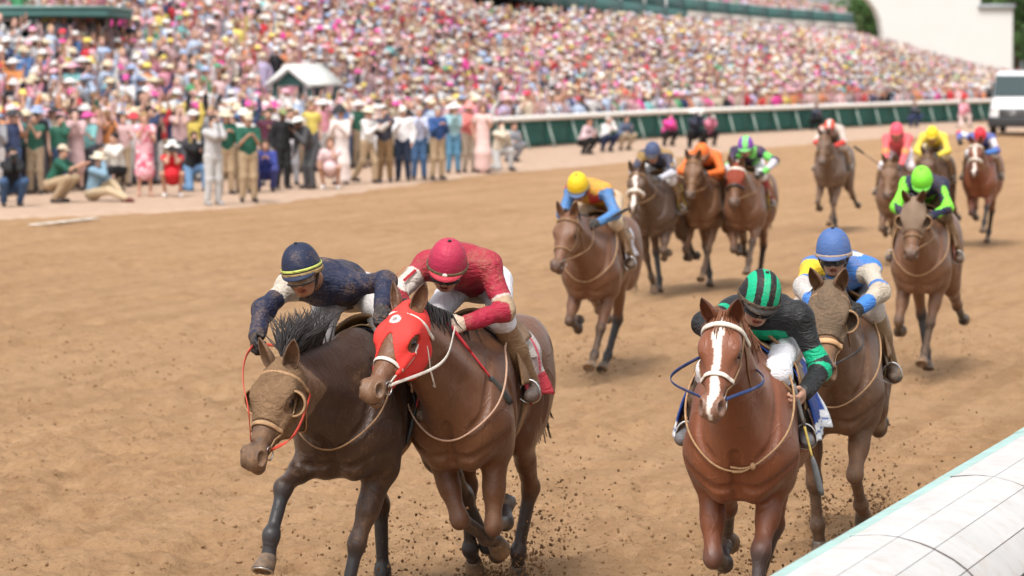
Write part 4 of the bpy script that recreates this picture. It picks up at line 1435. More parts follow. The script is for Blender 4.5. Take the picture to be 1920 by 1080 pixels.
class Jockey:
    """Crouched rider in the frame of his horse."""

    def __init__(s, H, sp, h=0.008):
        s.H, s.sp = H, sp
        far = sp.get('far')
        dx, dz = sp.get('dx', 0.0), sp.get('dz', 0.0)
        O = np.array([dx, 0, dz])
        hip = np.array(sp.get('hip', (-0.50, 0, 1.76))) + O
        ch = np.array(sp.get('chest', (-0.06, 0, 1.86))) + O
        hd = np.array(sp.get('head', (0.17, 0, 1.90))) + O
        ty = math.radians(sp.get('twist', 0))
        sx = np.array([-math.sin(ty), math.cos(ty), 0])
        tdir = nrm(ch - hip)
        up = nrm(np.cross(tdir, sx))
        shp = {q: ch + sx * 0.165 * q + tdir * 0.05 + np.array([0, 0, sp.get('shz', (0, 0))[0 if q > 0 else 1]]) for q in (1, -1)}
        hand = {1: np.array(sp['lhand'], float), -1: np.array(sp['rhand'], float)}
        pole = {1: np.array(sp.get('lpole', (-0.3, 1.0, -0.5))), -1: np.array(sp.get('rpole', (-0.3, -1.0, -0.5)))}
        elb = {q: ik(shp[q], hand[q], 0.29, 0.265, pole[q]) for q in (1, -1)}
        knee = {q: np.array(sp.get('knee', (-0.02, 0.205, 1.56))) * [1, q, 1] + np.array([0, 0, 0]) for q in (1, -1)}
        ank = {q: np.array(sp.get('ankle', (-0.30, 0.305, 1.20))) * [1, q, 1] for q in (1, -1)}
        toe = {q: ank[q] + np.array([0.185, 0.035 * q, -0.055]) for q in (1, -1)}
        hj = {q: hip + sx * 0.10 * q for q in (1, -1)}
        s.shp, s.elb, s.hand, s.knee, s.ank = shp, elb, hand, knee, ank
        base = np.array([-0.35, 0, 1.55])
        root = empty('person', H.M @ Vector(base), H.root.rotation_euler.z)
        s.root, s.base = root, base
        tag(root, sp['label'], 'person', 'jockeys riding the racehorses')
        # head frame
        hp, hyw, hr = math.radians(sp.get('hpitch', 26)), math.radians(sp.get('hyaw', 0)), math.radians(sp.get('hroll', 0))
        f = np.array([math.cos(hp) * math.cos(hyw), math.cos(hp) * math.sin(hyw), -math.sin(hp)])
        l0 = nrm(np.cross([0, 0, 1], f)); u0 = np.cross(f, l0)
        uu = u0 * math.cos(hr) + l0 * math.sin(hr)
        HP, HC, R, L = head_prims(hd, f, uu)
        s.L, s.R = L, R
        neck = [rc(ch + tdir * 0.07 + up * 0.01, L(-0.03, 0, -0.05), 0.058, 0.052)]
        torso = [rc(hip, hip + tdir * 0.22 + up * 0.02, 0.105, 0.10, sx, 1.35), rc(hip + tdir * 0.2 + up * 0.03, ch + up * 0.005, 0.098, 0.108, sx, 1.28),
                 el(ch + tdir * 0.02, (0.115, 0.158, 0.098), np.stack([tdir, sx, up], 1))]
        arms, hands = {}, {}
        for q in (1, -1):
            arms[q] = [el(shp[q], (0.064, 0.06, 0.06)), rc(shp[q], elb[q], 0.049, 0.038), rc(elb[q], hand[q], 0.039, 0.027)]
            d = nrm(hand[q] - elb[q]); pn = np.array(sp.get('lpalm' if q > 0 else 'rpalm', (0, -q, -0.35)), float)
            hands[q] = hand_prims(hand[q], d, pn, np.array([0.4, 0, 1.0]), sp.get('curl', 62))
        legs = {q: [rc(hj[q], knee[q], 0.084, 0.058), el(knee[q], (0.058, 0.056, 0.058)), rc(knee[q], knee[q] + (ank[q] - knee[q]) * 0.45, 0.054, 0.052), rc(knee[q] + (ank[q] - knee[q]) * 0.4, ank[q], 0.054, 0.036),
                    rc(ank[q] + [-0.03, 0, -0.045], toe[q], 0.036, 0.028)] for q in (1, -1)}
        # ---- the whole body, one mesh (mostly under the clothes)
        allp = HP + neck + torso + arms[1] + arms[-1] + legs[1] + legs[-1] + [p for q in (1, -1) for p in hands[q][0]] + [p for q in (1, -1) for g in hands[q][1] for p in g]
        B = Field.around(allp, h if not far else 0.014, 0.03)
        sh = -0.010
        B.group(torso, 0.06, 0.02, sh)
        for q in (1, -1):
            B.group(arms[q], 0.03, 0.05, -0.006)
            B.group(legs[q], 0.04, 0.05, sh)
        B.group(neck, 0.03, 0.04)
        B.group(HP, 0.014, 0.02)
        B.carve(HC, 0.006)
        for q in (1, -1):
            B.group(hands[q][0], 0.02, 0.02)
            for g in hands[q][1]: B.group(g, 0.004, 0.008 if not far else 0.0)
        V, Fq = B.mesh()
        sk = np.array(sp.get('skin', (0.42, 0.22, 0.14)))
        C = np.tile(sk, (len(V), 1)) * (0.9 + 0.2 * vnoise(V * 30))[:, None]
        D = V - hd; fx, fy, fz = D @ R[:, 0], D @ R[:, 1], D @ R[:, 2]
        face = fx > 0.03
        lips = face & (np.abs(fy) < 0.026) & (fz < -0.056) & (fz > -0.082) & (fx > 0.080)
        C[lips] = sk * [0.85, 0.5, 0.5]
        mouth = face & (np.abs(fy) < 0.022) & (np.abs(fz + 0.0695) < 0.005) & (fx > 0.08)
        C[mouth] = (0.05, 0.015, 0.012)
        eye = face & (np.abs(np.abs(fy) - 0.031) < 0.014) & (np.abs(fz + 0.006) < 0.006)
        C[eye] = (0.03, 0.02, 0.018)
        brow = face & (np.abs(np.abs(fy) - 0.032) < 0.02) & (np.abs(fz - 0.018) < 0.006)
        C[brow] = (0.05, 0.03, 0.02)
        if sp.get('muddy_face'):
            mz = vnoise(V * 40) * 0.6 + vnoise(V * 110) * 0.4
            m = (np.linalg.norm(D, axis=1) < 0.16)
            wq = (sstep(mz, 0.5, 0.72) * 0.7 * m)[:, None]
            C = C * (1 - wq) + np.array((0.22, 0.13, 0.07)) * wq
        obj('body', mesh_np('body', V - base, Fq, True, M_SKIN, col=C), root)
        # ---- clothes
        def shell(name, groups, k, K, infl, mat, cf, amp=0.006, sc=11, parent=root, hh=None, cut=None):
            allq = [p for g in groups for p in g]
            G = Field.around(allq, (hh or h) if not far else 0.016, 0.05 + infl)
            for g in groups: G.group(g, k, K, infl)
            if cut: cut(G)
            Vc, Fc = G.mesh()
            N = G.normals(Vc)
            Cc = cf(Vc)
            if amp: Vc = puff(Vc, N, amp, sc, sp.get('seed', 0))
            return obj(name, mesh_np(name, Vc - base, Fc, True, mat, col=Cc), parent)
        silk = sp.get('silk_mat', M_SILK)
        wr = {q: hand[q] - nrm(hand[q] - elb[q]) * 0.015 for q in (1, -1)}
        jt = [torso[1], torso[2], rc(hip + tdir * 0.10, hip + tdir * 0.22 + up * 0.02, 0.105, 0.10, sx, 1.33), rc(ch + tdir * 0.05, ch + tdir * 0.09, 0.075, 0.062, sx, 1.1)]
        ja = [[arms[q][0], arms[q][1], rc(elb[q], wr[q], 0.041, 0.029)] for q in (1, -1)]

        def cf(Vc):
            ts = {}
            for q in (1, -1):
                t1, d1 = seg_t(Vc, shp[q], elb[q]); t2, d2 = seg_t(Vc, elb[q], wr[q])
                ts[q] = (np.where(d1 < d2, t1, 1 + t2), np.minimum(d1 - 0.055, d2 - 0.04))
            tt, dt = seg_t(Vc, hip, ch)
            dt = dt - 0.13
            return sp['silks'](Vc, ts, tt, dt, Vc @ sx, (Vc - ch) @ up)
        shell('racing_silks', [jt] + ja, 0.05, 0.05, 0.010, silk, cf, 0.013 if not far else 0.004, 6.5)
        br = sp.get('breeches', (0.74, 0.72, 0.72))
        bg_ = [[rc(hip - tdir * 0.02, hip + tdir * 0.14, 0.112, 0.098, sx, 1.32)]] + [[rc(hj[q], knee[q], 0.084, 0.058), rc(knee[q], knee[q] + (ank[q] - knee[q]) * 0.12, 0.057, 0.054)] for q in (1, -1)]
        shell('breeches', bg_, 0.05, 0.05, 0.006, sp.get('breech_mat', M_SILK_CLEAN), lambda Vc: np.tile(br, (len(Vc), 1)) * 1.0, 0.006 if not far else 0)
        bt = sp.get('boots', (0.10, 0.065, 0.04))
        for q in (1, -1):
            k0 = knee[q] + (ank[q] - knee[q]) * 0.10
            bo = shell('boot', [[rc(k0, knee[q] + (ank[q] - knee[q]) * 0.5, 0.058, 0.056), rc(knee[q] + (ank[q] - knee[q]) * 0.45, ank[q], 0.056, 0.038), rc(ank[q] + [-0.035, 0, -0.045], toe[q], 0.037, 0.029)]],
                       0.025, 0.02, 0.007, M_BOOT, lambda Vc: np.where((sstep(Vc[:, 2], ank[1][2] + 0.03, ank[1][2] - 0.02))[:, None] > 0.5, np.array(sp.get('foot', (0.05, 0.045, 0.045))), np.array(bt)), 0.004 if not far else 0)
            # stirrup iron and leather belong to the horse's saddle
            c = toe[q] * 0.45 + ank[q] * 0.55 + np.array([0.03, 0, -0.045])
            a = np.linspace(0, 2 * math.pi, 22)
            P = c + np.stack([np.zeros(22), 0.060 * np.sin(a), 0.068 * np.cos(a) * np.where(np.cos(a) > 0, 1.25, 0.62) + 0.012], -1)
            Geo().tube(P, 0.0065, 6, False).build('stirrup_iron', M_STEEL, H.root)
            y = H.F.cast(np.array([[-0.28, 0, 1.24]]), np.array([nrm([0, q * 0.8, 0.6])]), 0.6)[0] + np.array([0, 0.05 * q, 0])
            Geo().tube(bez([y, (y + c) / 2 + [0.015, 0.01 * q, 0], c + [0, 0, 0.095]], 12), 0.012, 6, True, (0, 1, 0), 0.3).build('stirrup_leather', M_TAN, H.root)
            gl = sp.get('gloves')
            if gl is not None:
                G = Field.around(hands[q][0] + [p for g in hands[q][1] for p in g], 0.006 if not far else 0.012, 0.03)
                G.group(hands[q][0], 0.02, 0.02, 0.004)
                for g in hands[q][1]: G.group(g, 0.004, 0.008, 0.0025)
                cuffp = rc(hand[q] - nrm(hand[q] - elb[q]) * 0.035, hand[q] + nrm(hand[q] - elb[q]) * 0.01, 0.034, 0.032)
                G.group([cuffp], 0.01, 0.015, 0.0)
                Vg, Fg = G.mesh()
                tcf = (Vg - hand[q]) @ nrm(hand[q] - elb[q])
                Cg = np.tile(np.array(gl, float), (len(Vg), 1))
                if sp.get('cuff'): Cg[tcf < 0.0] = sp['cuff']
                obj('glove', mesh_np('glove', Vg - base, Fg, True, M_SILK, col=Cg), root)
        # ---- helmet
        W, Fh, Ch = helmet_mesh(L, R, sp['cap'], nu=168 if not far else 48, nv=60 if not far else 16)
        me = mesh_np('helmet', W - base, Fh, True, sp.get('cap_mat', M_HELMET), ccol=Ch)
        he = obj('helmet', me, root)
        sm = he.modifiers.new('thick', 'SOLIDIFY'); sm.thickness = 0.012; sm.offset = -1
        Geo().ball(L(-0.012, 0, 0.163) - base, (0.011, 0.011, 0.007), 10, 6).build('cap_button', M_BLACK if sp.get('button') is None else sp['button'], he)
        if sp.get('emblem'):
            Geo().ball(L(0.118, 0.0, 0.024) - base, (0.008, 0.016, 0.012), 8, 6, R).build('cap_emblem', M_WHITE_STRAP, he)
        # visor
        n = 20
        ph = np.radians(np.linspace(-62, 62, n))
        rows = []
        for e, (dr, dz_) in enumerate(((-0.004, 0.004), (0.018, 0.0), (0.040, -0.012))):
            ww = np.cos(ph * 1.45).clip(0, 1) ** 0.6
            rows.append(np.stack([-0.010 + (0.124 + dr * ww) * np.cos(ph), (0.103 + dr * ww * 0.6) * np.sin(ph), 0.018 + dz_ * ww - 0.006 * (1 - np.cos(ph))], -1))
        P = np.array(rows).reshape(-1, 3)
        i = np.arange(2)[:, None] * n; j = np.arange(n - 1)[None]
        Fv = np.stack([i + j, i + n + j, i + n + j + 1, i + j + 1], -1).reshape(-1, 4)
        vo = obj('visor', mesh_np('visor', L(0, 0, 0) + P @ R.T - base, Fv, True, sp.get('cap_mat', M_HELMET), ccol=np.tile(sp.get('visor', (0.05, 0.05, 0.06)), (len(Fv), 1))), he)
        sm = vo.modifiers.new('thick', 'SOLIDIFY'); sm.thickness = 0.005
        if sp.get('strap') is not None:
            P, D = band(L, R, sp.get('strap_z', 0.006), 0.003, drop=-0.02)
            g = Geo().tube(P - base, 0.013, 8, False, D, 0.35, col=sp['strap'])
            g.build('goggle_strap', M_SILK, he, usecol=True)
        if sp.get('strap2') is not None:
            P, D = band(L, R, 0.022, 0.002, drop=-0.02)
            Geo().tube(P - base, 0.0075, 8, False, D, 0.35, col=sp['strap2']).build('strap_piping', M_SILK_CLEAN, he, usecol=True)
        # chin straps
        for q in (1, -1):
            P = bez([L(0.01, 0.092 * q, 0.0), L(0.025, 0.068 * q, -0.06), L(0.045, 0.025 * q, -0.112), L(0.047, 0, -0.117)], 12)
            Geo().tube(P - base, 0.007, 6, True, None, 0.5).build('chin_strap', M_BLACK, he)
        if sp.get('goggles') is not None:
            n, m = 17, 7
            a = np.radians(np.linspace(-64, 64, n)); z = np.linspace(-0.030, 0.016, m)
            P = np.array([[(0.014 + 0.098 * math.cos(x), 0.084 * math.sin(x), y - 0.004 - 0.010 * (1 - abs(math.sin(x))) * (y < -0.02)) for y in z] for x in a]).reshape(-1, 3)
            i = np.arange(n - 1)[:, None] * m; j = np.arange(m - 1)[None]
            Fg = np.stack([i + j, i + m + j, i + m + j + 1, i + j + 1], -1).reshape(-1, 4)
            go = obj('goggles', mesh_np('goggles', L(0, 0, 0) + P @ R.T - base, Fg, True, sp['goggles']), root)
            sm = go.modifiers.new('thick', 'SOLIDIFY'); sm.thickness = 0.004
            for zz in (-0.032, 0.014):
                P = np.stack([0.016 + 0.099 * np.cos(a), 0.085 * np.sin(a), np.full(n, zz)], -1)
                Geo().tube(L(0, 0, 0) + P @ R.T - base, 0.004, 6).build('goggle_frame', M_BLACK, go)
        # ---- reins from the bit to each hand
        rm = sp.get('rein_mat', M_LEATHER)
        for q, b in zip((1, -1), H.bits):
            hpt = hand[q] + nrm(hand[q] - elb[q]) * 0.06
            if sp.get('free_hand') == q: hpt = hand[-q] + nrm(hand[-q] - elb[-q]) * 0.06
            mid = (b + hpt) / 2 + np.array([0, sp.get('rein_out', 0.10) * q, sp.get('rein_sag', -0.03)])
            P = bez([b - H.hu * 0.02] + ([mid, hpt] if q not in sp.get('rein_path', {}) else sp['rein_path'][q] + [hpt]), 30)
            Geo().tube(P, 0.0085, 8, True, (0, 1, 0.2), 0.3).build('rein', sp['rein_mats'][q] if 'rein_mats' in sp else rm, H.root)
        if sp.get('rein_loop', True):
            # slack of the reins crossing the neck between the hands
            a, b = hand[1] + nrm(hand[1] - elb[1]) * 0.06, hand[-1] + nrm(hand[-1] - elb[-1]) * 0.06
            if np.linalg.norm(a - b) < 0.7:
                P = bez([a, (a + b) / 2 + np.array([-0.06, 0, 0.035]), b], 14)
                Geo().tube(P, 0.0085, 8, True, (1, 0, 0.2), 0.3).build('rein', rm, H.root)

    def w(s, p):
        return np.array(s.H.M @ Vector(p))


def solid(c):
    return lambda V, ts, tt, dt, y, z: np.tile(np.array(c, float), (len(V), 1))


def capfn(c):
    return lambda ph, t, p: c


def whip(J, q, d, length=0.70, label='', shaft=(0.05, 0.05, 0.055), grip=(0.02, 0.02, 0.022), tip=(0.05, 0.05, 0.05), back=0.14, group='riding whips'):
    """A riding whip through the closed hand."""
    H = J.H
    p = J.hand[q] + nrm(J.hand[q] - J.elb[q]) * 0.075
    p = p + np.array([0.02, 0, -0.01]); d = nrm(d)
    wp = H.M @ Vector(p)
    r = empty('riding_whip', wp, H.root.rotation_euler.z)
    tag(r, label, 'whip', group)
    mt = lambda n, c: plain(n, c, 0.45, 0.4, 0, 0.15, 40, 0.1)
    a = -d * back; b = d * (length - back)
    Geo().tube(np.linspace(a, a + d * 0.22, 6), [0.009, 0.011, 0.0105, 0.0105, 0.010, 0.008], 8).build('handle', mt('whip_grip', grip), r)
    Geo().tube(np.linspace(a + d * 0.21, b - d * 0.2, 10), np.linspace(0.0075, 0.0055, 10), 8).build('shaft', mt('whip_shaft', shaft), r)
    sd = nrm(np.cross(d, [0.3, 0.2, 1]))
    Geo().tube(np.linspace(b - d * 0.21, b, 8), [0.007, 0.016, 0.019, 0.020, 0.020, 0.020, 0.019, 0.015], 8, True, sd, 0.4).build('flap', mt('whip_flap', tip), r)
    return r

# ------------------------------------------------------------------ the race: thirteen horses and their riders
def bands(base, spec):
    """Sleeve bands etc.: spec = [(side or 0, t0, t1, colour)], torso = [(t0, t1, colour)]."""
    def fn(V, ts, tt, dt, y, z):
        C = np.tile(np.array(base, float), (len(V), 1))
        arm = np.where(ts[1][1] < ts[-1][1], 1, -1)
        da = np.minimum(ts[1][1], ts[-1][1])
        isarm = da < dt - 0.0
        for kind, q, t0, t1, col in spec:
            if kind == 'arm':
                t = np.where(arm == 1, ts[1][0], ts[-1][0])
                m = isarm & (t >= t0) & (t < t1) & ((q == 0) | (arm == q))
            elif kind == 'torso':
                m = ~isarm & (tt >= t0) & (tt < t1)
            elif kind == 'yoke':
                m = ~isarm & (z > t0) & (z < t1)
            elif kind == 'centre':
                m = ~isarm & (np.abs(y) < t1) & (np.abs(y) >= t0)
            elif kind == 'spots':
                m = vnoise(V * t0 + q) > t1
            C[m] = col
        return C
    return fn


def stripes(a, b, w=0.030, ph0=0.0):
    def fn(ph, t, p):
        k = int(math.floor((p[1] + ph0 + 10 * w) / w))
        return a if k % 2 == 0 else b
    return fn


def mix_cap(a, b):
    return lambda ph, t, p: a if vnoise(np.array([p * 16 + 3]))[0] > 0.5 else b


LEGS = [
    dict(lf=dict(a=(30, 24, 45), o=-7, o2=-9), rf=dict(a=(46, -66, -125), o=2, o2=-16), lh=dict(a=(60, -12, 20, 40), o=-5, o2=-12), rh=dict(a=(0, -60, -66, -105), o=5, o2=10)),
    dict(lf=dict(a=(50, -62, -120), o=3, o2=-14), rf=dict(a=(-14, -18, -30), o=-6, o2=-10), lh=dict(a=(2, -60, -64, -100), o=7, o2=12), rh=dict(a=(58, -14, 16, 35), o=-4, o2=-10)),
    dict(lf=dict(a=(56, 30, 25), o=-4, o2=-6), rf=dict(a=(34, -76, -125), o=-6, o2=-22), lh=dict(a=(30, -46, -6, 25), o=-6, o2=-8), rh=dict(a=(4, -58, -60, -95), o=6, o2=12)),
    dict(lf=dict(a=(28, 22, 40), o=-9, o2=-8), rf=dict(a=(30, -60, -100), o=6, o2=14), lh=dict(a=(6, -58, -62, -98), o=6, o2=10), rh=dict(a=(56, -16, 12, 25), o=-6, o2=-10)),
]

# ---- dark bay with muddy blinkers, rider in navy
H1 = Horse('racehorse', 664, 15.25, 15, dict(lift=0.0,
    label='dark bay racehorse with mud-caked blinkers and head held low', coat=(0.050, 0.024, 0.013), points=(0.034, 0.030, 0.030), mud=0.55, mud_head=0.5, mud_low=0.5, mud_leg=-0.3,
    neck=7, head=46, neck_yaw=-6, head_yaw=-8, ears=10, mane_up=1.25, mane=420, sock=(0.9, 1.3),
    legs=dict(lf=dict(a=(20, 14, 38), o=-13, o2=-9, dx=0.03, dz=-0.05), rf=dict(a=(68, 34, 10), o=24, o2=4, dx=0.10, dz=0.04, hoof=20), lh=dict(a=(14, -46, -34, -80), o=10, o2=14), rh=dict(a=(30, -34, -6, 20), o=2)),
    hood=dict(col=(0.15, 0.085, 0.042), end=0.335, cups=True, mat=cloth_mat('muddy_hood', 0.78, 0.85, wr=0.5), eye=0.052, cheek=0.02), bridle_mat=M_TAN, noseband_mat=M_TAN, nb_w=0.013,
    cloth=(0.05, 0.05, 0.06), cord=M_LEATHER, cloth_drop=104, pad=(0.36, 0.22, 0.10)), 0.0088)
NAVY = (0.014, 0.019, 0.048)
J1 = Jockey(H1, dict(
    label='jockey in muddy navy silks leaning out over the dark bay horse', seed=3,
    hip=H1.loc(at(655, 545, 15.85)), chest=H1.loc(at(606, 530, 15.38)), head=H1.loc(at(567, 512, 15.08)), hpitch=14, hyaw=6, hroll=-10, twist=2, shz=(-0.02, -0.02),
    rhand=H1.loc(at(480, 632, 14.9)), rpole=(-0.1, -1.0, 0.3), lhand=H1.loc(at(716, 578, 14.85)), lpole=(-0.6, 0.2, 0.5), lpalm=(0, 0.2, -1),
    silks=bands(NAVY, [('arm', -1, 0.10, 0.55, (0.62, 0.58, 0.50)), ('arm', -1, 0.22, 0.42, (0.55, 0.50, 0.42))]), cap=capfn((0.017, 0.023, 0.052)), visor=(0.02, 0.028, 0.06),
    strap=(0.30, 0.20, 0.08), strap2=(0.55, 0.60, 0.14), strap_z=-0.004, goggles=plain('clear_goggles', (0.20, 0.15, 0.11), 0.10, 0.6, 0, 0.3, 30, 0.3), skin=(0.33, 0.155, 0.085), muddy_face=True,
    gloves=(0.018, 0.018, 0.022), cuff=(0.52, 0.54, 0.30), breeches=(0.60, 0.56, 0.54), breech_mat=cloth_mat('muddy_breeches', 0.45), rein_mat=M_RED_STRAP, boots=(0.16, 0.10, 0.055), rein_loop=False, free_hand=1,
    rein_path={1: [H1.loc(at(*q)) for q in ((552, 815, 14.05), (581, 742, 14.45), (583, 690, 14.62), (568, 642, 14.80), (528, 648, 14.95))], -1: [H1.loc(at(*q)) for q in ((466, 770, 14.0), (456, 715, 14.25), (460, 672, 14.6))]}), 0.008)

# ---- brown horse in the red hood, rider in red
RED = (0.36, 0.016, 0.042)


def cloth_red(X, T, C):
    C[:] = (0.42, 0.30, 0.27)
    C[np.abs(T) > 82] = (0.50, 0.045, 0.06)
    C[(X < 0.22) & (np.abs(T) < 82)] = (0.55, 0.48, 0.44)
    C[(X > 0.10) & (X < 0.20) & (np.abs(T) < 80) & (np.abs(T) > 40)] = (0.60, 0.09, 0.12)
    return C


H2 = Horse('racehorse', 874, 15.6, 12, dict(
    label='brown racehorse in a bright red hood, bumping the dark bay', coat=(0.145, 0.060, 0.027), points=(0.045, 0.032, 0.028), mud=0.55, mud_head=0.15, mud_low=0.6, lift=0.0,
    neck=26, head=38, neck_yaw=-9, head_yaw=-16, ears=30, sock=(0.8, 1.4), blaze='star', muzzle=(0.19, 0.11, 0.065),
    legs=dict(lf=dict(a=(12, -84, -130), o=2, o2=16), rf=dict(a=(16, -52, -70), o=-22, o2=-36), lh=dict(a=(40, -40, 6, -40), o=0, o2=-10), rh=dict(a=(58, -26, -6, -50), o=2)),
    hood=dict(col=(0.72, 0.045, 0.035), end=0.37, nose=0.16, cheek=0.05, emblem=True, eye=0.046, back=0.04), bridle_mat=M_WHITE_STRAP, noseband_mat=M_WHITE_STRAP, nb_w=0.011,
    cloth_fn=cloth_red, cord=plain('pale_cord', (0.45, 0.28, 0.19), 0.6), flare=0.03, cloth_drop=108, pad=(0.55, 0.50, 0.45)), 0.0088)
J2 = Jockey(H2, dict(
    emblem=True, label='jockey in crimson silks crouched over the red-hooded brown horse', seed=8,
    hip=H2.loc(at(897, 528, 16.05)), chest=H2.loc(at(862, 500, 15.62)), head=H2.loc(at(838, 502, 15.33)), hpitch=28, hyaw=6, hroll=8, twist=0, knee=(-0.02, 0.19, 1.64), ankle=(-0.29, 0.30, 1.26),
    lhand=H2.loc(at(872, 606, 15.25)), lpole=(-0.55, 1.0, -0.25), rhand=(0.30, -0.16, 1.60), rpole=(0.1, -1.0, 0.35),
    silks=bands(RED, [('arm', 1, 0.80, 1.02, (0.42, 0.30, 0.19)), ('arm', 1, 0.74, 0.80, (0.60, 0.50, 0.45)), ('arm', -1, 0.35, 0.92, (0.66, 0.60, 0.54)), ('torso', 0, -1, 0.28, (0.60, 0.55, 0.52))]),
    cap=capfn((0.42, 0.026, 0.070)), visor=(0.45, 0.035, 0.055), strap=(0.11, 0.085, 0.04), skin=(0.36, 0.19, 0.12), muddy_face=True, strap_z=0.0,
    goggles=M_GOGGLE, gloves=(0.55, 0.42, 0.32), breeches=(0.74, 0.72, 0.74), rein_mat=M_WHITE_STRAP, boots=(0.26, 0.16, 0.085), foot=(0.10, 0.08, 0.075)), 0.008)

# ---- chestnut with the white blaze, rider in black and green
GREEN, BLACK = (0.005, 0.40, 0.20), (0.017, 0.017, 0.018)


def cloth_blue(X, T, C):
    C[:] = (0.022, 0.060, 0.27)
    C[np.abs(T) > 99] = (0.72, 0.71, 0.72)
    C[(np.abs(T) > 107) & (np.abs(T) < 109)] = (0.05, 0.12, 0.36)
    C[(X < 0.03)] = (0.72, 0.71, 0.72)
    C[(X < 0.30) & (X > 0.12) & (np.abs(T) < 35) & (np.abs(T) > 22)] = (0.74, 0.73, 0.74)
    C[(X < 0.14 - (np.abs(T) - 52) * 0.006) & (np.abs(T) > 52) & (np.abs(T) < 64)] = (0.74, 0.73, 0.74)
    return C


H3 = Horse('racehorse', 1398, 14.45, 10, dict(
    label='bright chestnut racehorse with a white blaze, next to the white rail', coat=(0.205, 0.066, 0.027), points=(0.075, 0.052, 0.045), mud=0.24, mud_head=0.06, mud_low=0.5,
    head_scale=0.90, neck=31, neck_yaw=-2, head=47, head_yaw=-5, lift=0.0, ears=-8, sock=(0.75, 1.2), blaze=True, muzzle=(0.22, 0.13, 0.09), red_hair=True, forelock=True,
    legs=dict(rf=dict(a=(24, -72, -120), o=-4, o2=-20), lf=dict(a=(40, 20, 30), o=-8, o2=-4), lh=dict(a=(50, -26, 10, 25), o=-6, o2=-16), rh=dict(a=(20, -54, -50, -90), o=4, o2=8)),
    bridle_mat=M_LEATHER, noseband_mat=M_WHITE_STRAP, browband_mat=M_WHITE_STRAP, nb_w=0.012, bb_w=0.013, nb_tilt=0.1,
    flare=0.085, cloth_x1=-0.08, cloth_fn=cloth_blue, cloth_drop=116, cord=M_TAN, cord_tail=True, pad=(0.50, 0.34, 0.18)), 0.0088)
J3 = Jockey(H3, dict(
    label='jockey in black and green hooped silks with a striped cap', seed=14,
    hip=H3.loc(at(1450, 606, 15.15)), chest=H3.loc(at(1437, 594, 14.7)), head=H3.loc(at(1423, 564, 14.42)), hpitch=26, hyaw=12, hroll=12, twist=-4, knee=(0.06, 0.165, 1.47), ankle=(-0.20, 0.285, 1.17), shz=(0.0, 0.02),
    rhand=(0.27, -0.11, 1.64), rpole=(0.0, -1.0, 0.15), lhand=H3.loc(at(1507, 738, 14.35)), lpole=(-0.8, 0.35, 0.1), lpalm=(0.3, -1, 0.0),
    silks=bands(BLACK, [('arm', 1, 0.62, 0.82, GREEN), ('arm', 1, 1.02, 1.20, GREEN), ('arm', -1, 0.30, 0.45, GREEN), ('arm', -1, 0.78, 0.98, GREEN), ('yoke', 0, -0.12, -0.075, GREEN)]),
    cap=stripes(GREEN, BLACK, 0.034, 0.017), visor=(0.025, 0.02, 0.018), strap=(0.06, 0.045, 0.032), skin=(0.40, 0.22, 0.15), goggles=M_GOGGLE, strap_z=0.004,
    breeches=(0.76, 0.75, 0.78), rein_mats={1: M_BLUE_STRAP, -1: M_BLUE_STRAP}, rein_out=0.20, rein_sag=-0.02, boots=(0.055, 0.05, 0.048), foot=(0.13, 0.14, 0.16), free_hand=1, silk_mat=cloth_mat('dusty_black_silk', 0.30, 0.5, wr=0.6)), 0.0065)
whip(J3, 1, nrm(H3.loc(at(1541, 872, 14.35)) - H3.loc(at(1507, 738, 14.35))), 0.58, 'grey whip with yellow band in the bare hand of the black and green jockey', shaft=(0.55, 0.42, 0.10), tip=(0.13, 0.14, 0.145), back=0.10, grip=(0.12, 0.115, 0.11))
_d = nrm(H2.loc(at(950, 742, 15.35)) - H2.loc(at(856, 622, 15.2)))
whip(J2, 1, _d, 0.60, 'red and black whip slanting down the side of the red-hooded horse', shaft=(0.55, 0.03, 0.04), grip=(0.5, 0.03, 0.04), tip=(0.05, 0.055, 0.055), back=0.05)
whip(J2, -1, nrm(H2.loc(at(741, 800, 15.0)) - H2.loc(at(790, 600, 15.0))), 0.62, 'dark whip hanging under the chin of the red-hooded horse', shaft=(0.40, 0.03, 0.04), tip=(0.05, 0.06, 0.065), back=0.05)

# ---- muddy brown horse behind the chestnut, rider in blue
BLU = (0.055, 0.20, 0.56)
H4 = Horse('racehorse', 1572, 17.1, 9.5, dict(
    label='mud-covered brown racehorse with tan blinkers just behind the chestnut', coat=(0.135, 0.063, 0.031), points=(0.060, 0.042, 0.033), mud=0.72, mud_head=0.35, lift=0.0,
    neck=27, head=52, head_yaw=-2, ears=-4, legs=dict(rf=dict(a=(-8, -12, -20), o=-4), lf=dict(a=(40, -40, -60), o=-6, o2=8), lh=dict(a=(30, -66, -88, -120), o=6, o2=12), rh=dict(a=(24, -62, -84, -120), o=4, o2=8)), tail=20,
    hood=dict(col=(0.13, 0.09, 0.058), end=0.32, cups=True, eye=0.052, mat=cloth_mat('dusty_hood', 0.72, 0.85, wr=0.4)), bridle_mat=M_TAN, noseband_mat=plain('orange_tan_noseband', (0.52, 0.30, 0.15), 0.7), nb_w=0.017,
    cord=M_TAN, cloth=(0.30, 0.22, 0.15), cloth_drop=96), 0.0115)
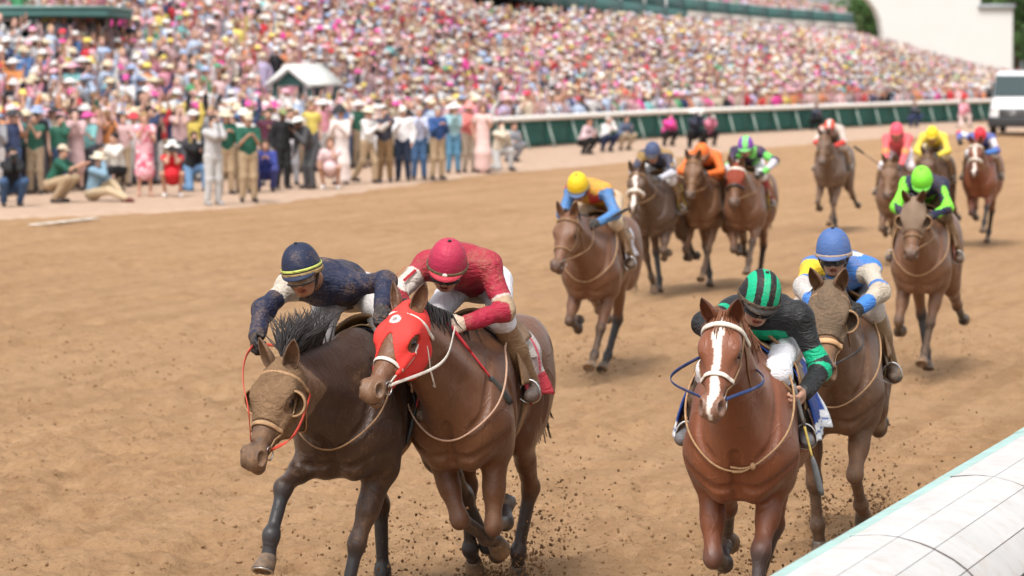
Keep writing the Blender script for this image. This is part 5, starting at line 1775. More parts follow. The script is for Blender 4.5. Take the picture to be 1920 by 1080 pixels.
J4 = Jockey(H4, dict(
    label='jockey in muddy blue and white silks with dark goggles and blue cap', seed=21,
    hip=H4.loc(at(1592, 530, 17.75)), chest=H4.loc(at(1578, 508, 17.30)), head=H4.loc(at(1563, 478, 17.02)), hpitch=12, hyaw=0, hroll=-2,
    lhand=H4.loc(at(1612, 578, 16.75)), lpole=(-0.3, 1.0, 0.0), rhand=(0.36, -0.12, 1.62), rpole=(-0.2, -1.0, 0.05),
    silks=bands(BLU, [('arm', 1, 0.18, 0.75, (0.52, 0.46, 0.38)), ('arm', 1, 1.0, 1.6, (0.50, 0.43, 0.34)), ('arm', -1, 0.1, 0.75, (0.80, 0.56, 0.03)), ('arm', -1, 0.9, 1.7, (0.52, 0.50, 0.48)), ('yoke', 0, 0.07, 0.10, (0.65, 0.63, 0.62))]),
    cap=capfn((0.07, 0.14, 0.34)), visor=(0.08, 0.13, 0.28), strap=(0.42, 0.30, 0.22), strap_z=-0.006, goggles=M_GOGGLE, skin=(0.36, 0.20, 0.13), muddy_face=True,
    gloves=(0.03, 0.032, 0.034), breeches=(0.55, 0.48, 0.42), breech_mat=cloth_mat('brown_breeches', 0.6), rein_mat=M_BLACK, boots=(0.24, 0.15, 0.08)), 0.010)

# ---- the rest of the field, soft in the distance
def racer(px, Y, yaw, lg, hs, js, h=0.018):
    hs = dict(hs); hs.setdefault('far', True); hs.setdefault('mud', 0.48); hs.setdefault('mud_head', 0.25); hs['legs'] = LEGS[lg]
    H = Horse('racehorse', px, Y, yaw, hs, h)
    js = dict(js); js.setdefault('far', True)
    js.setdefault('lhand', (0.36, 0.11, 1.58)); js.setdefault('rhand', (0.36, -0.11, 1.58)); js.setdefault('boots', (0.24, 0.15, 0.08)); js.setdefault('gloves', (0.05, 0.05, 0.05))
    return H, Jockey(H, js, 0.012)


YEL, ORG = (0.78, 0.52, 0.02), (0.80, 0.17, 0.03)
H5, J5 = racer(1114, 27.7, 13, 0, dict(label='muddy bay racehorse running alone in the middle of the track', coat=(0.150, 0.062, 0.028), neck=20, head=50, neck_yaw=-5, head_yaw=-10, cloth=(0.66, 0.66, 0.72), cord=M_TAN, cloth_drop=98),
               dict(label='jockey in yellow cap with blue sleeves riding the lone muddy bay', head=(0.17, -0.12, 1.90), chest=(-0.06, -0.05, 1.86), hpitch=40, silks=bands((0.70, 0.35, 0.05), [('spots', 4, 9, 0.55, (0.55, 0.04, 0.03)), ('arm', 0, 0.1, 2.1, (0.08, 0.22, 0.48))]), cap=capfn(YEL), visor=(0.10, 0.16, 0.30), strap=(0.25, 0.22, 0.15), breeches=(0.6, 0.45, 0.30)), 0.016)
whip(J5, 1, (-0.75, 0.62, 0.35), 0.6, 'thin dark whip held out behind the yellow-capped jockey')
racer(1228, 37.6, 13, 1, dict(label='dark brown racehorse with pale sheepskin cheek pieces, leftmost of three abreast', coat=(0.075, 0.040, 0.024), neck=22, head=50, neck_yaw=-6, shadow_roll=M_WHITE_STRAP, cloth=(0.70, 0.55, 0.12), cloth_drop=104, blaze=True),
      dict(label='jockey in dark blue cap with brown and navy silks beside the orange rider', silks=bands((0.045, 0.055, 0.10), [('spots', 2, 8, 0.6, (0.35, 0.22, 0.08)), ('arm', 0, 1.0, 2.0, (0.50, 0.50, 0.55))]), cap=capfn((0.06, 0.085, 0.17)), strap=(0.1, 0.1, 0.12)))
racer(1319, 38.6, 13, 3, dict(label='tan muddy racehorse in the middle of three abreast, rider in orange', coat=(0.17, 0.085, 0.042), mud=0.5, neck=30, head=52, cloth=(0.5, 0.15, 0.05)),
      dict(label='jockey dressed all in bright orange with an orange cap', dz=-0.07, dx=-0.02, silks=solid(ORG), cap=capfn(ORG), visor=(0.25, 0.12, 0.07), strap=(0.3, 0.16, 0.1), breeches=(0.60, 0.20, 0.06)))
racer(1399, 38.4, 13, 2, dict(label='brown racehorse in a rust red hood with black noseband roll', coat=(0.15, 0.066, 0.032), neck=24, head=54, hood=dict(col=(0.24, 0.045, 0.022), end=0.33, eye=0.045, mat=M_HOOD), browband_mat=M_WHITE_STRAP, bb_w=0.022, shadow_roll=M_BLACK, cloth=(0.62, 0.42, 0.06), cloth_drop=120),
      dict(label='jockey in green and purple striped cap with one elbow raised', dz=-0.05, hpitch=22, hip=(-0.45, 0, 1.74), chest=(-0.12, 0, 1.90), head=(0.06, 0, 1.98), lhand=(0.22, 0.26, 1.60), lpole=(-0.4, 1.0, 0.35), silks=bands((0.035, 0.02, 0.07), [('spots', 5, 11, 0.56, (0.16, 0.62, 0.12)), ('arm', 0, 1.05, 1.7, (0.62, 0.62, 0.68))]), cap=stripes((0.22, 0.72, 0.20), (0.22, 0.05, 0.42), 0.075, 0.03), visor=(0.2, 0.6, 0.2), breeches=(0.75, 0.73, 0.74), boots=(0.30, 0.03, 0.05)))
NEON = (0.22, 0.80, 0.05)
H9, J9 = racer(1732, 27.7, 14, 3, dict(label='muddy bay racehorse with a brown mask behind the blue jockey', coat=(0.165, 0.075, 0.036), mud=0.5, neck=27, head=58, ears=-2, hood=dict(col=(0.22, 0.15, 0.10), end=0.31, cups=True, eye=0.045, mat=M_HOOD), cloth=(0.6, 0.2, 0.15), cord=M_TAN, cloth_drop=112),
               dict(label='jockey in neon green and black silks with a neon green cap', dx=-0.02, hpitch=42, silks=bands(NEON, [('spots', 6, 8, 0.54, (0.018, 0.022, 0.06))]), cap=capfn(NEON), visor=(0.14, 0.5, 0.06), breeches=(0.16, 0.10, 0.05), strap=None), 0.016)
racer(1558, 52.0, 15, 3, dict(label='greyish muddy racehorse farthest back near the green rail', coat=(0.13, 0.08, 0.055), neck=30, head=55, mud=0.55, cloth=(0.6, 0.55, 0.5)),
      dict(label='jockey in white cap with red stripe and pale silks, farthest back', silks=bands((0.62, 0.52, 0.46), [('arm', 0, 1.1, 2.1, (0.62, 0.06, 0.05)), ('spots', 3, 6, 0.62, (0.60, 0.20, 0.14))]), cap=stripes((0.74, 0.60, 0.55), (0.70, 0.08, 0.04), 0.06, 0.03), breeches=(0.62, 0.55, 0.50)))
H11, J11 = racer(1680, 43.5, 14, 0, dict(label='muddy racehorse with pink rider, mostly hidden behind the masked bay', coat=(0.155, 0.08, 0.043), neck=18, head=55, mud=0.55, cloth=(0.6, 0.5, 0.45)),
                 dict(label='jockey in coral pink silks and cap riding upright', dz=0.0, hip=(-0.55, 0, 1.76), chest=(-0.20, 0, 1.95), head=(-0.03, 0, 2.06), hpitch=12, silks=bands((0.80, 0.13, 0.15), [('arm', 0, 1.0, 1.3, (0.82, 0.30, 0.10))]), cap=capfn((0.82, 0.10, 0.15)), visor=(0.7, 0.12, 0.12), breeches=(0.75, 0.70, 0.72)))
whip(J11, -1, (0.35, -0.72, 0.55), 0.72, 'dark whip raised beside the coral pink jockey', back=0.1)
racer(1749, 47.5, 14, 1, dict(label='brown racehorse with yellow rider, behind the pink rider', coat=(0.11, 0.060, 0.036), neck=16, head=55, cloth=(0.6, 0.5, 0.3)),
      dict(label='jockey in plain yellow silks and yellow cap', hpitch=22, silks=solid((0.80, 0.62, 0.08)), cap=capfn((0.82, 0.64, 0.03)), visor=(0.6, 0.45, 0.05), breeches=(0.70, 0.60, 0.40)))
racer(1839, 48.0, 15, 2, dict(label='red bay racehorse with white nose on the far right', coat=(0.19, 0.062, 0.028), neck=27, head=56, mud=0.25, mud_head=0.1, blaze=True, browband_mat=M_WHITE_STRAP, bb_w=0.02, shadow_roll=M_WHITE_STRAP, cloth=(0.68, 0.64, 0.66)),
      dict(label='jockey in red cap with blue and white silks on the far right', dz=-0.05, hpitch=26, rhand=(0.05, -0.36, 1.78), rpole=(-0.6, -1, 0.2), silks=bands((0.10, 0.13, 0.40), [('arm', 0, 0.2, 0.8, (0.68, 0.66, 0.70)), ('arm', -1, 0.8, 1.3, (0.62, 0.06, 0.08)), ('arm', 1, 1.2, 2.1, (0.07, 0.20, 0.55))]), cap=capfn((0.70, 0.035, 0.055)), visor=(0.4, 0.04, 0.05), breeches=(0.72, 0.70, 0.72)))

# ---- lettering on the saddle cloths, arm numbers, cap emblem
M_INK_W = plain('white_print', (0.75, 0.73, 0.72), 0.6); M_INK_R = plain('red_print', (0.55, 0.03, 0.05), 0.6); M_INK_B = plain('black_print', (0.03, 0.03, 0.04), 0.6)


def print_on(H, name, text, size, x, th, mat, off=0.022, rot=0.0, q=1):
    """Flat lettering laid on the side of the saddle cloth, each letter following the curve."""
    me = text_mesh(text, size)
    V = np.array([v.co[:] for v in me.vertices])
    c, s_ = math.cos(rot), math.sin(rot)
    X, Z = V[:, 0] * c - V[:, 1] * s_, V[:, 0] * s_ + V[:, 1] * c
    lx = x - X * q                                   # reading direction runs to the tail on the left side
    t = math.radians(th)
    o = np.array([(a, 0, 1.24) for a in lx]); 
    # convert height to an angle round the barrel
    r = 0.33
    ang = t - Z / r
    d = np.stack([0 * ang, np.sin(ang) * q, np.cos(ang)], -1)
    P = H.F.cast(o, d, 0.55) + d * off
    P[:, 1] += q * np.clip((ang - 1.6) * 0.03, 0, 0.03)
    me.vertices.foreach_set('co', P.astype(np.float32).ravel())
    me.materials.clear(); me.materials.append(mat)
    me.update()
    return obj(name, me, H.root)


print_on(H3, 'lettering', 'KENTUCKY', 0.036, -0.60, 102, M_INK_B, 0.034, -0.10)
print_on(H3, 'lettering', 'DERBY', 0.042, -0.60, 112, M_INK_B, 0.034, -0.10)
print_on(H2, 'lettering', 'KENTUCKY', 0.05, -0.52, 88, M_INK_W, 0.034, 0.0)
print_on(H2, 'lettering', 'DERBY', 0.05, -0.52, 98, M_INK_W, 0.034, 0.0)


def arm_print(J, q, text, size, t, mat, up, out):
    me = text_mesh(text, size)
    a, b = J.shp[q], J.elb[q]
    d = nrm(b - a); o = np.asarray(out, float); o = nrm(o - d * np.dot(o, d)); sd = np.cross(d, o)
    V = np.array([v.co[:] for v in me.vertices])
    ang = V[:, 0] / 0.070
    c = a + d * (np.linalg.norm(b - a) * t)
    P = c + np.outer(V[:, 1] * -1, d) + (np.cos(ang)[:, None] * o + np.sin(ang)[:, None] * sd * -1) * (0.074)
    me.vertices.foreach_set('co', (P - J.base).astype(np.float32).ravel())
    me.materials.clear(); me.materials.append(mat); me.update()
    return obj('arm_number', me, J.root)


arm_print(J2, -1, '11', 0.15, 0.60, M_INK_R, 1, (1, -0.5, 0.3))

# ------------------------------------------------------------------ people on foot
M_P_CLOTH = cloth_mat('spectator_cloth', 0.0, 0.75, 'Obj', wr=0.5)
M_P_SKIN = plain('x', (1, 1, 1))


def obj_mat(name, rough=0.6, spots=None):
    m = NT(name)
    c = m.n('ShaderNodeObjectInfo').outputs['Color']
    if spots:
        v = m.noise(9, 2, 0.4, m.coord())
        c = m.mix(m.ramp(v, 0.50, 0.54), c, spots)
        c = m.mix(m.ramp(m.noise(14, 2, 0.4, m.mapping(m.coord(), (1, 1, 1), (1, 2, 3))), 0.60, 0.63), c, (0.75, 0.72, 0.70))
    m.base(c, rough, 0.3)
    return m.m


M_P_SKIN = obj_mat('spectator_skin', 0.5)
M_P_PLAIN = obj_mat('spectator_plain', 0.7)
M_P_FLOWER = obj_mat('floral_print', 0.7, (0.55, 0.10, 0.16))
M_P_BLUEPRINT = obj_mat('blue_print', 0.7, (0.10, 0.30, 0.62))

JOINTS = {
    'stand': dict(hip=(0, 0, .93), ch=(.01, 0, 1.27), head=(.03, 0, 1.60), kn=((.03, .10, .50), (.03, -.10, .50)), an=((-.02, .12, .08), (-.02, -.12, .08))),
    'stride': dict(hip=(0, 0, .92), ch=(.02, 0, 1.26), head=(.06, 0, 1.59), kn=((.16, .09, .50), (-.05, -.10, .50)), an=((.16, .10, .08), (-.28, -.11, .12))),
    'bend': dict(hip=(-.12, 0, .92), ch=(.10, 0, 1.19), head=(.30, 0, 1.42), kn=((.03, .10, .50), (.03, -.10, .50)), an=((-.02, .12, .08), (-.02, -.12, .08))),
    'squat': dict(hip=(-.14, 0, .36), ch=(.03, 0, .68), head=(.13, 0, .99), kn=((.30, .20, .48), (.30, -.20, .48)), an=((.0, .15, .08), (.0, -.15, .08))),
    'kneel': dict(hip=(-.10, 0, .48), ch=(.0, 0, .82), head=(.05, 0, 1.15), kn=((.32, .14, .50), (.14, -.14, .07)), an=((.30, .14, .08), (-.32, -.14, .08))),
    'sit': dict(hip=(-.10, 0, .14), ch=(-.02, 0, .48), head=(.06, 0, .81), kn=((.30, .10, .38), (.40, -.13, .22)), an=((.60, .10, .08), (.86, -.15, .08))),
}
HANDS = {'down': ('sh', (.05, .05, -.50)), 'front': ('ch', (.30, .07, .02)), 'face': ('head', (.15, .055, -.04)), 'up': ('head', (.14, .20, .36)), 'clap': ('ch', (.30, .03, .16)), 'hip': ('ch', (.06, .20, -.30)), 'knee': ('kn', (.02, -.02, .08)),
         'wide': ('sh', (.20, .38, .18)), 'reach': ('sh', (.46, -.04, -.04))}
_PM = {}


def figure(pose, hl='down', hr='down', dress=None, sleeve=2.0, hair='short', hat=None):
    """Meshes of one person (cached): body, top, trousers or dress, shoes, hair, hat."""
    key = (pose, hl, hr, dress, sleeve, hair, hat)
    if key in _PM: return _PM[key]
    J = JOINTS[pose]
    hip, ch, hd = (np.array(J[k], float) for k in ('hip', 'ch', 'head'))
    up = nrm(ch - hip); sx = np.array([0, 1.0, 0])
    kn = [np.array(p, float) for p in J['kn']]; an = [np.array(p, float) for p in J['an']]
    arms = []
    hands = []
    for i, (q, hn) in enumerate(((1, hl), (-1, hr))):
        sh = ch + up * 0.13 + sx * 0.175 * q
        ref, off = HANDS[hn]
        base = dict(sh=sh, ch=ch, head=hd, kn=kn[i])[ref]
        t = base + np.array(off) * [1, q, 1]
        d = t - sh
        if np.linalg.norm(d) > 0.53: t = sh + nrm(d) * 0.53
        e = ik(sh, t, 0.285, 0.255, (-0.35, 0.45 * q, -1.0))
        arms.append((sh, e, t))
        hands.append([rc(t, t + nrm(t - e) * 0.085, 0.036, 0.026, sx, 0.8), rc(t + nrm(t - e) * 0.03, t + nrm(t - e) * 0.06 + np.array([0.02, -0.03 * q, 0.03]), 0.014, 0.011),
                      rc(t + nrm(t - e) * 0.07, t + nrm(t - e) * 0.135 + np.array([0.01, 0, -0.02]), 0.026, 0.012, sx, 0.8)])
    R = np.eye(3)
    fwd = np.array([1.0, 0, -0.12])
    HP, HC, HR, L = head_prims(hd, fwd, (0, 0, 1))
    neck = [rc(ch + up * 0.15, hd + [-.02, 0, -.07], 0.058, 0.052)]
    torso = [rc(hip, hip + up * 0.16, 0.115, 0.105, sx, 1.32), rc(hip + up * 0.14, ch + up * 0.06, 0.105, 0.115, sx, 1.34), rc(ch + up * 0.12 + sx * 0.12, ch + up * 0.12 - sx * 0.12, 0.068, 0.068)]
    arm = [[rc(a, b, 0.052, 0.042), rc(b, c, 0.042, 0.029)] for a, b, c in arms]
    leg = [[rc(hip + sx * 0.09 * q, k, 0.092, 0.062), rc(k, a, 0.062, 0.042)] for q, k, a in zip((1, -1), kn, an)]
    foot = [[rc(a + [-.04, 0, -.035], a + [.155, .02 * q, -.045], 0.042, 0.034)] for q, a in zip((1, -1), an)]
    h = 0.02
    allp = HP + neck + torso + sum(arm, []) + sum(leg, []) + sum(foot, []) + sum(hands, [])
    B = Field.around(allp, h, 0.03)
    B.group(torso, 0.06, 0.02, -0.012)
    for k in (0, 1):
        B.group(arm[k], 0.02, 0.04, -0.004); B.group(leg[k], 0.03, 0.04, -0.008); B.group(foot[k], 0.02, 0.03, -0.008); B.group(hands[k], 0.015, 0.02)
    B.group(neck, 0.02, 0.03); B.group(HP, 0.02, 0.02)
    out = {}
    V, F = B.mesh(); out['body'] = mesh_np('body', V, F, True, M_P_SKIN)

    def shell(nm, groups, infl, mat, k=0.05, hh=0.022):
        G = Field.around(sum(groups, []), hh, 0.04 + infl)
        for g in groups: G.group(g, k, 0.045, infl)
        V, F = G.mesh()
        V = puff(V, G.normals(V), 0.008, 9, len(_PM))
        out[nm] = mesh_np(nm, V, F, True, mat)
    tt = [torso[1], torso[2], rc(hip + up * 0.02, hip + up * 0.16, 0.118, 0.106, sx, 1.32)]
    sl = []
    for (a, b, c) in arms:
        g = [rc(a, a + (b - a) * min(1, sleeve), 0.056, 0.047)]
        if sleeve > 1: g.append(rc(b, b + (c - b) * min(0.96, sleeve - 1), 0.047, 0.036))
        sl.append(g)
    if dress:
        z1 = {'short': 0.55, 'long': 1.0}[dress]
        kc = (kn[0] + kn[1]) / 2; ac = (an[0] + an[1]) / 2
        low = [rc(hip, kc, 0.125, 0.165 if pose == 'stand' else 0.115, sx, 1.2)]
        if dress == 'long': low.append(rc(kc, ac + [0, 0, 0.08], 0.16, 0.17, sx, 1.15))
        shell('dress', [tt + low] + (sl if sleeve > 0 else []), 0.012, M_P_CLOTH)
    else:
        shell('top', [tt] + sl, 0.012, M_P_CLOTH)
        tr = [[rc(hip - up * 0.01, hip + up * 0.06, 0.122, 0.112, sx, 1.3)]] + [[rc(hip + sx * 0.09 * q, k, 0.096, 0.068), rc(k, a + nrm(k - a) * 0.03, 0.068, 0.056)] for q, k, a in zip((1, -1), kn, an)]
        shell('trousers', tr, 0.008, M_P_CLOTH)
    for k in (0, 1):
        G = Field.around(foot[k], 0.015, 0.03); G.group(foot[k], 0.01, 0.01, 0.006)
        V, F = G.mesh(); out['shoe%d' % k] = mesh_np('shoe', V, F, True, M_P_PLAIN)
    # hair
    if hair:
        hp = [el(L(-0.022, 0, 0.040), (0.100, 0.086, 0.094), HR)]
        if hair == 'long': hp += [rc(L(-0.05, 0, 0.0), L(-0.07, 0, -0.17), 0.085, 0.07, sx, 1.15)]
        G = Field.around(hp, 0.016, 0.03); G.group(hp, 0.03, 0.02, 0.003)
        G.carve([el(L(0.075, 0, -0.035), (0.075, 0.074, 0.085), HR)], 0.01)
        V, F = G.mesh(); out['hair'] = mesh_np('hair', V, F, True, M_P_PLAIN)
    if hat:
        g = Geo()
        tilt = np.stack([nrm([1, 0, -0.12]), [0, 1, 0], nrm([0.12, 0, 1])], 1)
        if hat == 'cap':
            g.ball((0, 0, 0), (0.112, 0.094, 0.098), 16, 6, z0=0.0)
            a = np.radians(np.linspace(-65, 65, 9))
            P = np.array([[(0.10 * math.cos(x), 0.088 * math.sin(x), 0.0) for x in a], [(0.105 + 0.085 * math.cos(x) ** 0.7, 0.085 * math.sin(x), -0.012) for x in a]]).reshape(-1, 3)
            g.add(P, [(i, i + 9, i + 10, i + 1) for i in range(8)])
        elif hat == 'brim':
            g.lathe([(0.19, -0.012), (0.175, -0.002), (0.11, 0.0), (0.104, 0.05), (0.092, 0.10), (0.05, 0.112), (0.0, 0.105)], 22, sx=1.05, sy=0.95)
        elif hat == 'wide':
            g.lathe([(0.23, 0.005), (0.215, -0.010), (0.17, -0.006), (0.115, 0.0), (0.105, 0.05), (0.08, 0.085), (0.0, 0.095)], 24)
            g.V[-1][:, 2] += 0.035 * (g.V[-1][:, 1] / 0.29) ** 2 * np.sign(g.V[-1][:, 1])
        elif hat == 'cowboy':
            g.lathe([(0.20, 0.02), (0.17, 0.0), (0.115, 0.0), (0.105, 0.06), (0.09, 0.115), (0.045, 0.125), (0.0, 0.10)], 22, sx=1.1, sy=0.92)
            v = g.V[-1]; v[:, 2] += 0.05 * (np.abs(v[:, 1]) > 0.12) * ((np.abs(v[:, 1]) - 0.12) / 0.07)
        g.V = [v @ tilt.T + L(-0.012, 0, 0.060) for v in g.V]
        V = np.vstack(g.V); me = mesh_np('hat', V, np.vstack(g.F4), True, M_P_PLAIN)
        out['hat'] = me
    _PM[key] = out
    return out


def person(px, py, face, pose='stand', hl='down', hr='down', top=(.6, .6, .6), bot=(.1, .1, .1), shoe=(.05, .04, .04), skin=(.48, .27, .19), hair='short', hairc=(.05, .03, .02), hat=None, hatc=(.7, .7, .7),
           dress=None, sleeve=1.95, label='', group=None, sc=1.0, at_=None, top_mat=None, z=None):
    """face: heading in degrees, 0 = towards the camera, +90 = towards the right of the photo."""
    p = on_ground(px, py) if at_ is None else Vector(at_)
    zz = (float(gz(p.x, p.y)) + 0.045) if at_ is None else p.z
    r = empty('person', (p.x, p.y, zz), math.radians(-90 + face))
    r.scale = (sc, sc, sc)
    tag(r, label, 'person', group)
    for nm, me in figure(pose, hl, hr, dress, sleeve, hair, hat).items():
        o = obj(nm.rstrip('01'), me, r)
        c = dict(body=skin, top=top, dress=top, trousers=bot, hair=hairc, hat=hatc).get(nm, shoe)
        o.color = tuple(c) + (1.0,)
        if top_mat is not None and nm in ('top', 'dress'):
            o.material_slots[0].link = 'OBJECT'; o.material_slots[0].material = top_mat
    return r


def held(kind, r0, loc, label, white=False):
    """Camera or phone in front of a spectator's face, loc in the spectator's own frame."""
    M = Matrix.Translation(r0.location) @ Matrix.Rotation(r0.rotation_euler.z, 4, 'Z')
    p = M @ (Vector(loc) * r0.scale.x)
    r = empty(kind, p, r0.rotation_euler.z); tag(r, label, kind)
    K = plain('device_black', (0.02, 0.02, 0.022), 0.35, 0.5)
    if kind == 'camera':
        g = Geo(); g.box((-0.04, -0.075, -0.05), (0.03, 0.075, 0.05)); g.box((-0.02, -0.03, 0.05), (0.03, 0.03, 0.085)); g.build('camera_body', K, r, smooth=False)
        g = Geo(); g.lathe([(0.0, 0.0), (0.036, 0.0), (0.038, 0.08), (0.046, 0.085), (0.055, 0.24), (0.045, 0.242), (0.0, 0.21)], 18)
        o = g.build('lens', plain('lens_barrel', (0.62, 0.60, 0.56), 0.4) if white else K, r); o.rotation_euler = (0, math.pi / 2, 0); o.location = (0.03, 0, 0)
    else:
        g = Geo(); g.box((-0.005, -0.078, -0.038), (0.005, 0.078, 0.038)); g.build('case', K, r, smooth=False)
        g = Geo(); g.box((-0.0065, -0.07, -0.033), (-0.005, 0.07, 0.033)); g.build('screen', plain('phone_glass', (0.04, 0.05, 0.06), 0.05, 0.6), r, smooth=False)


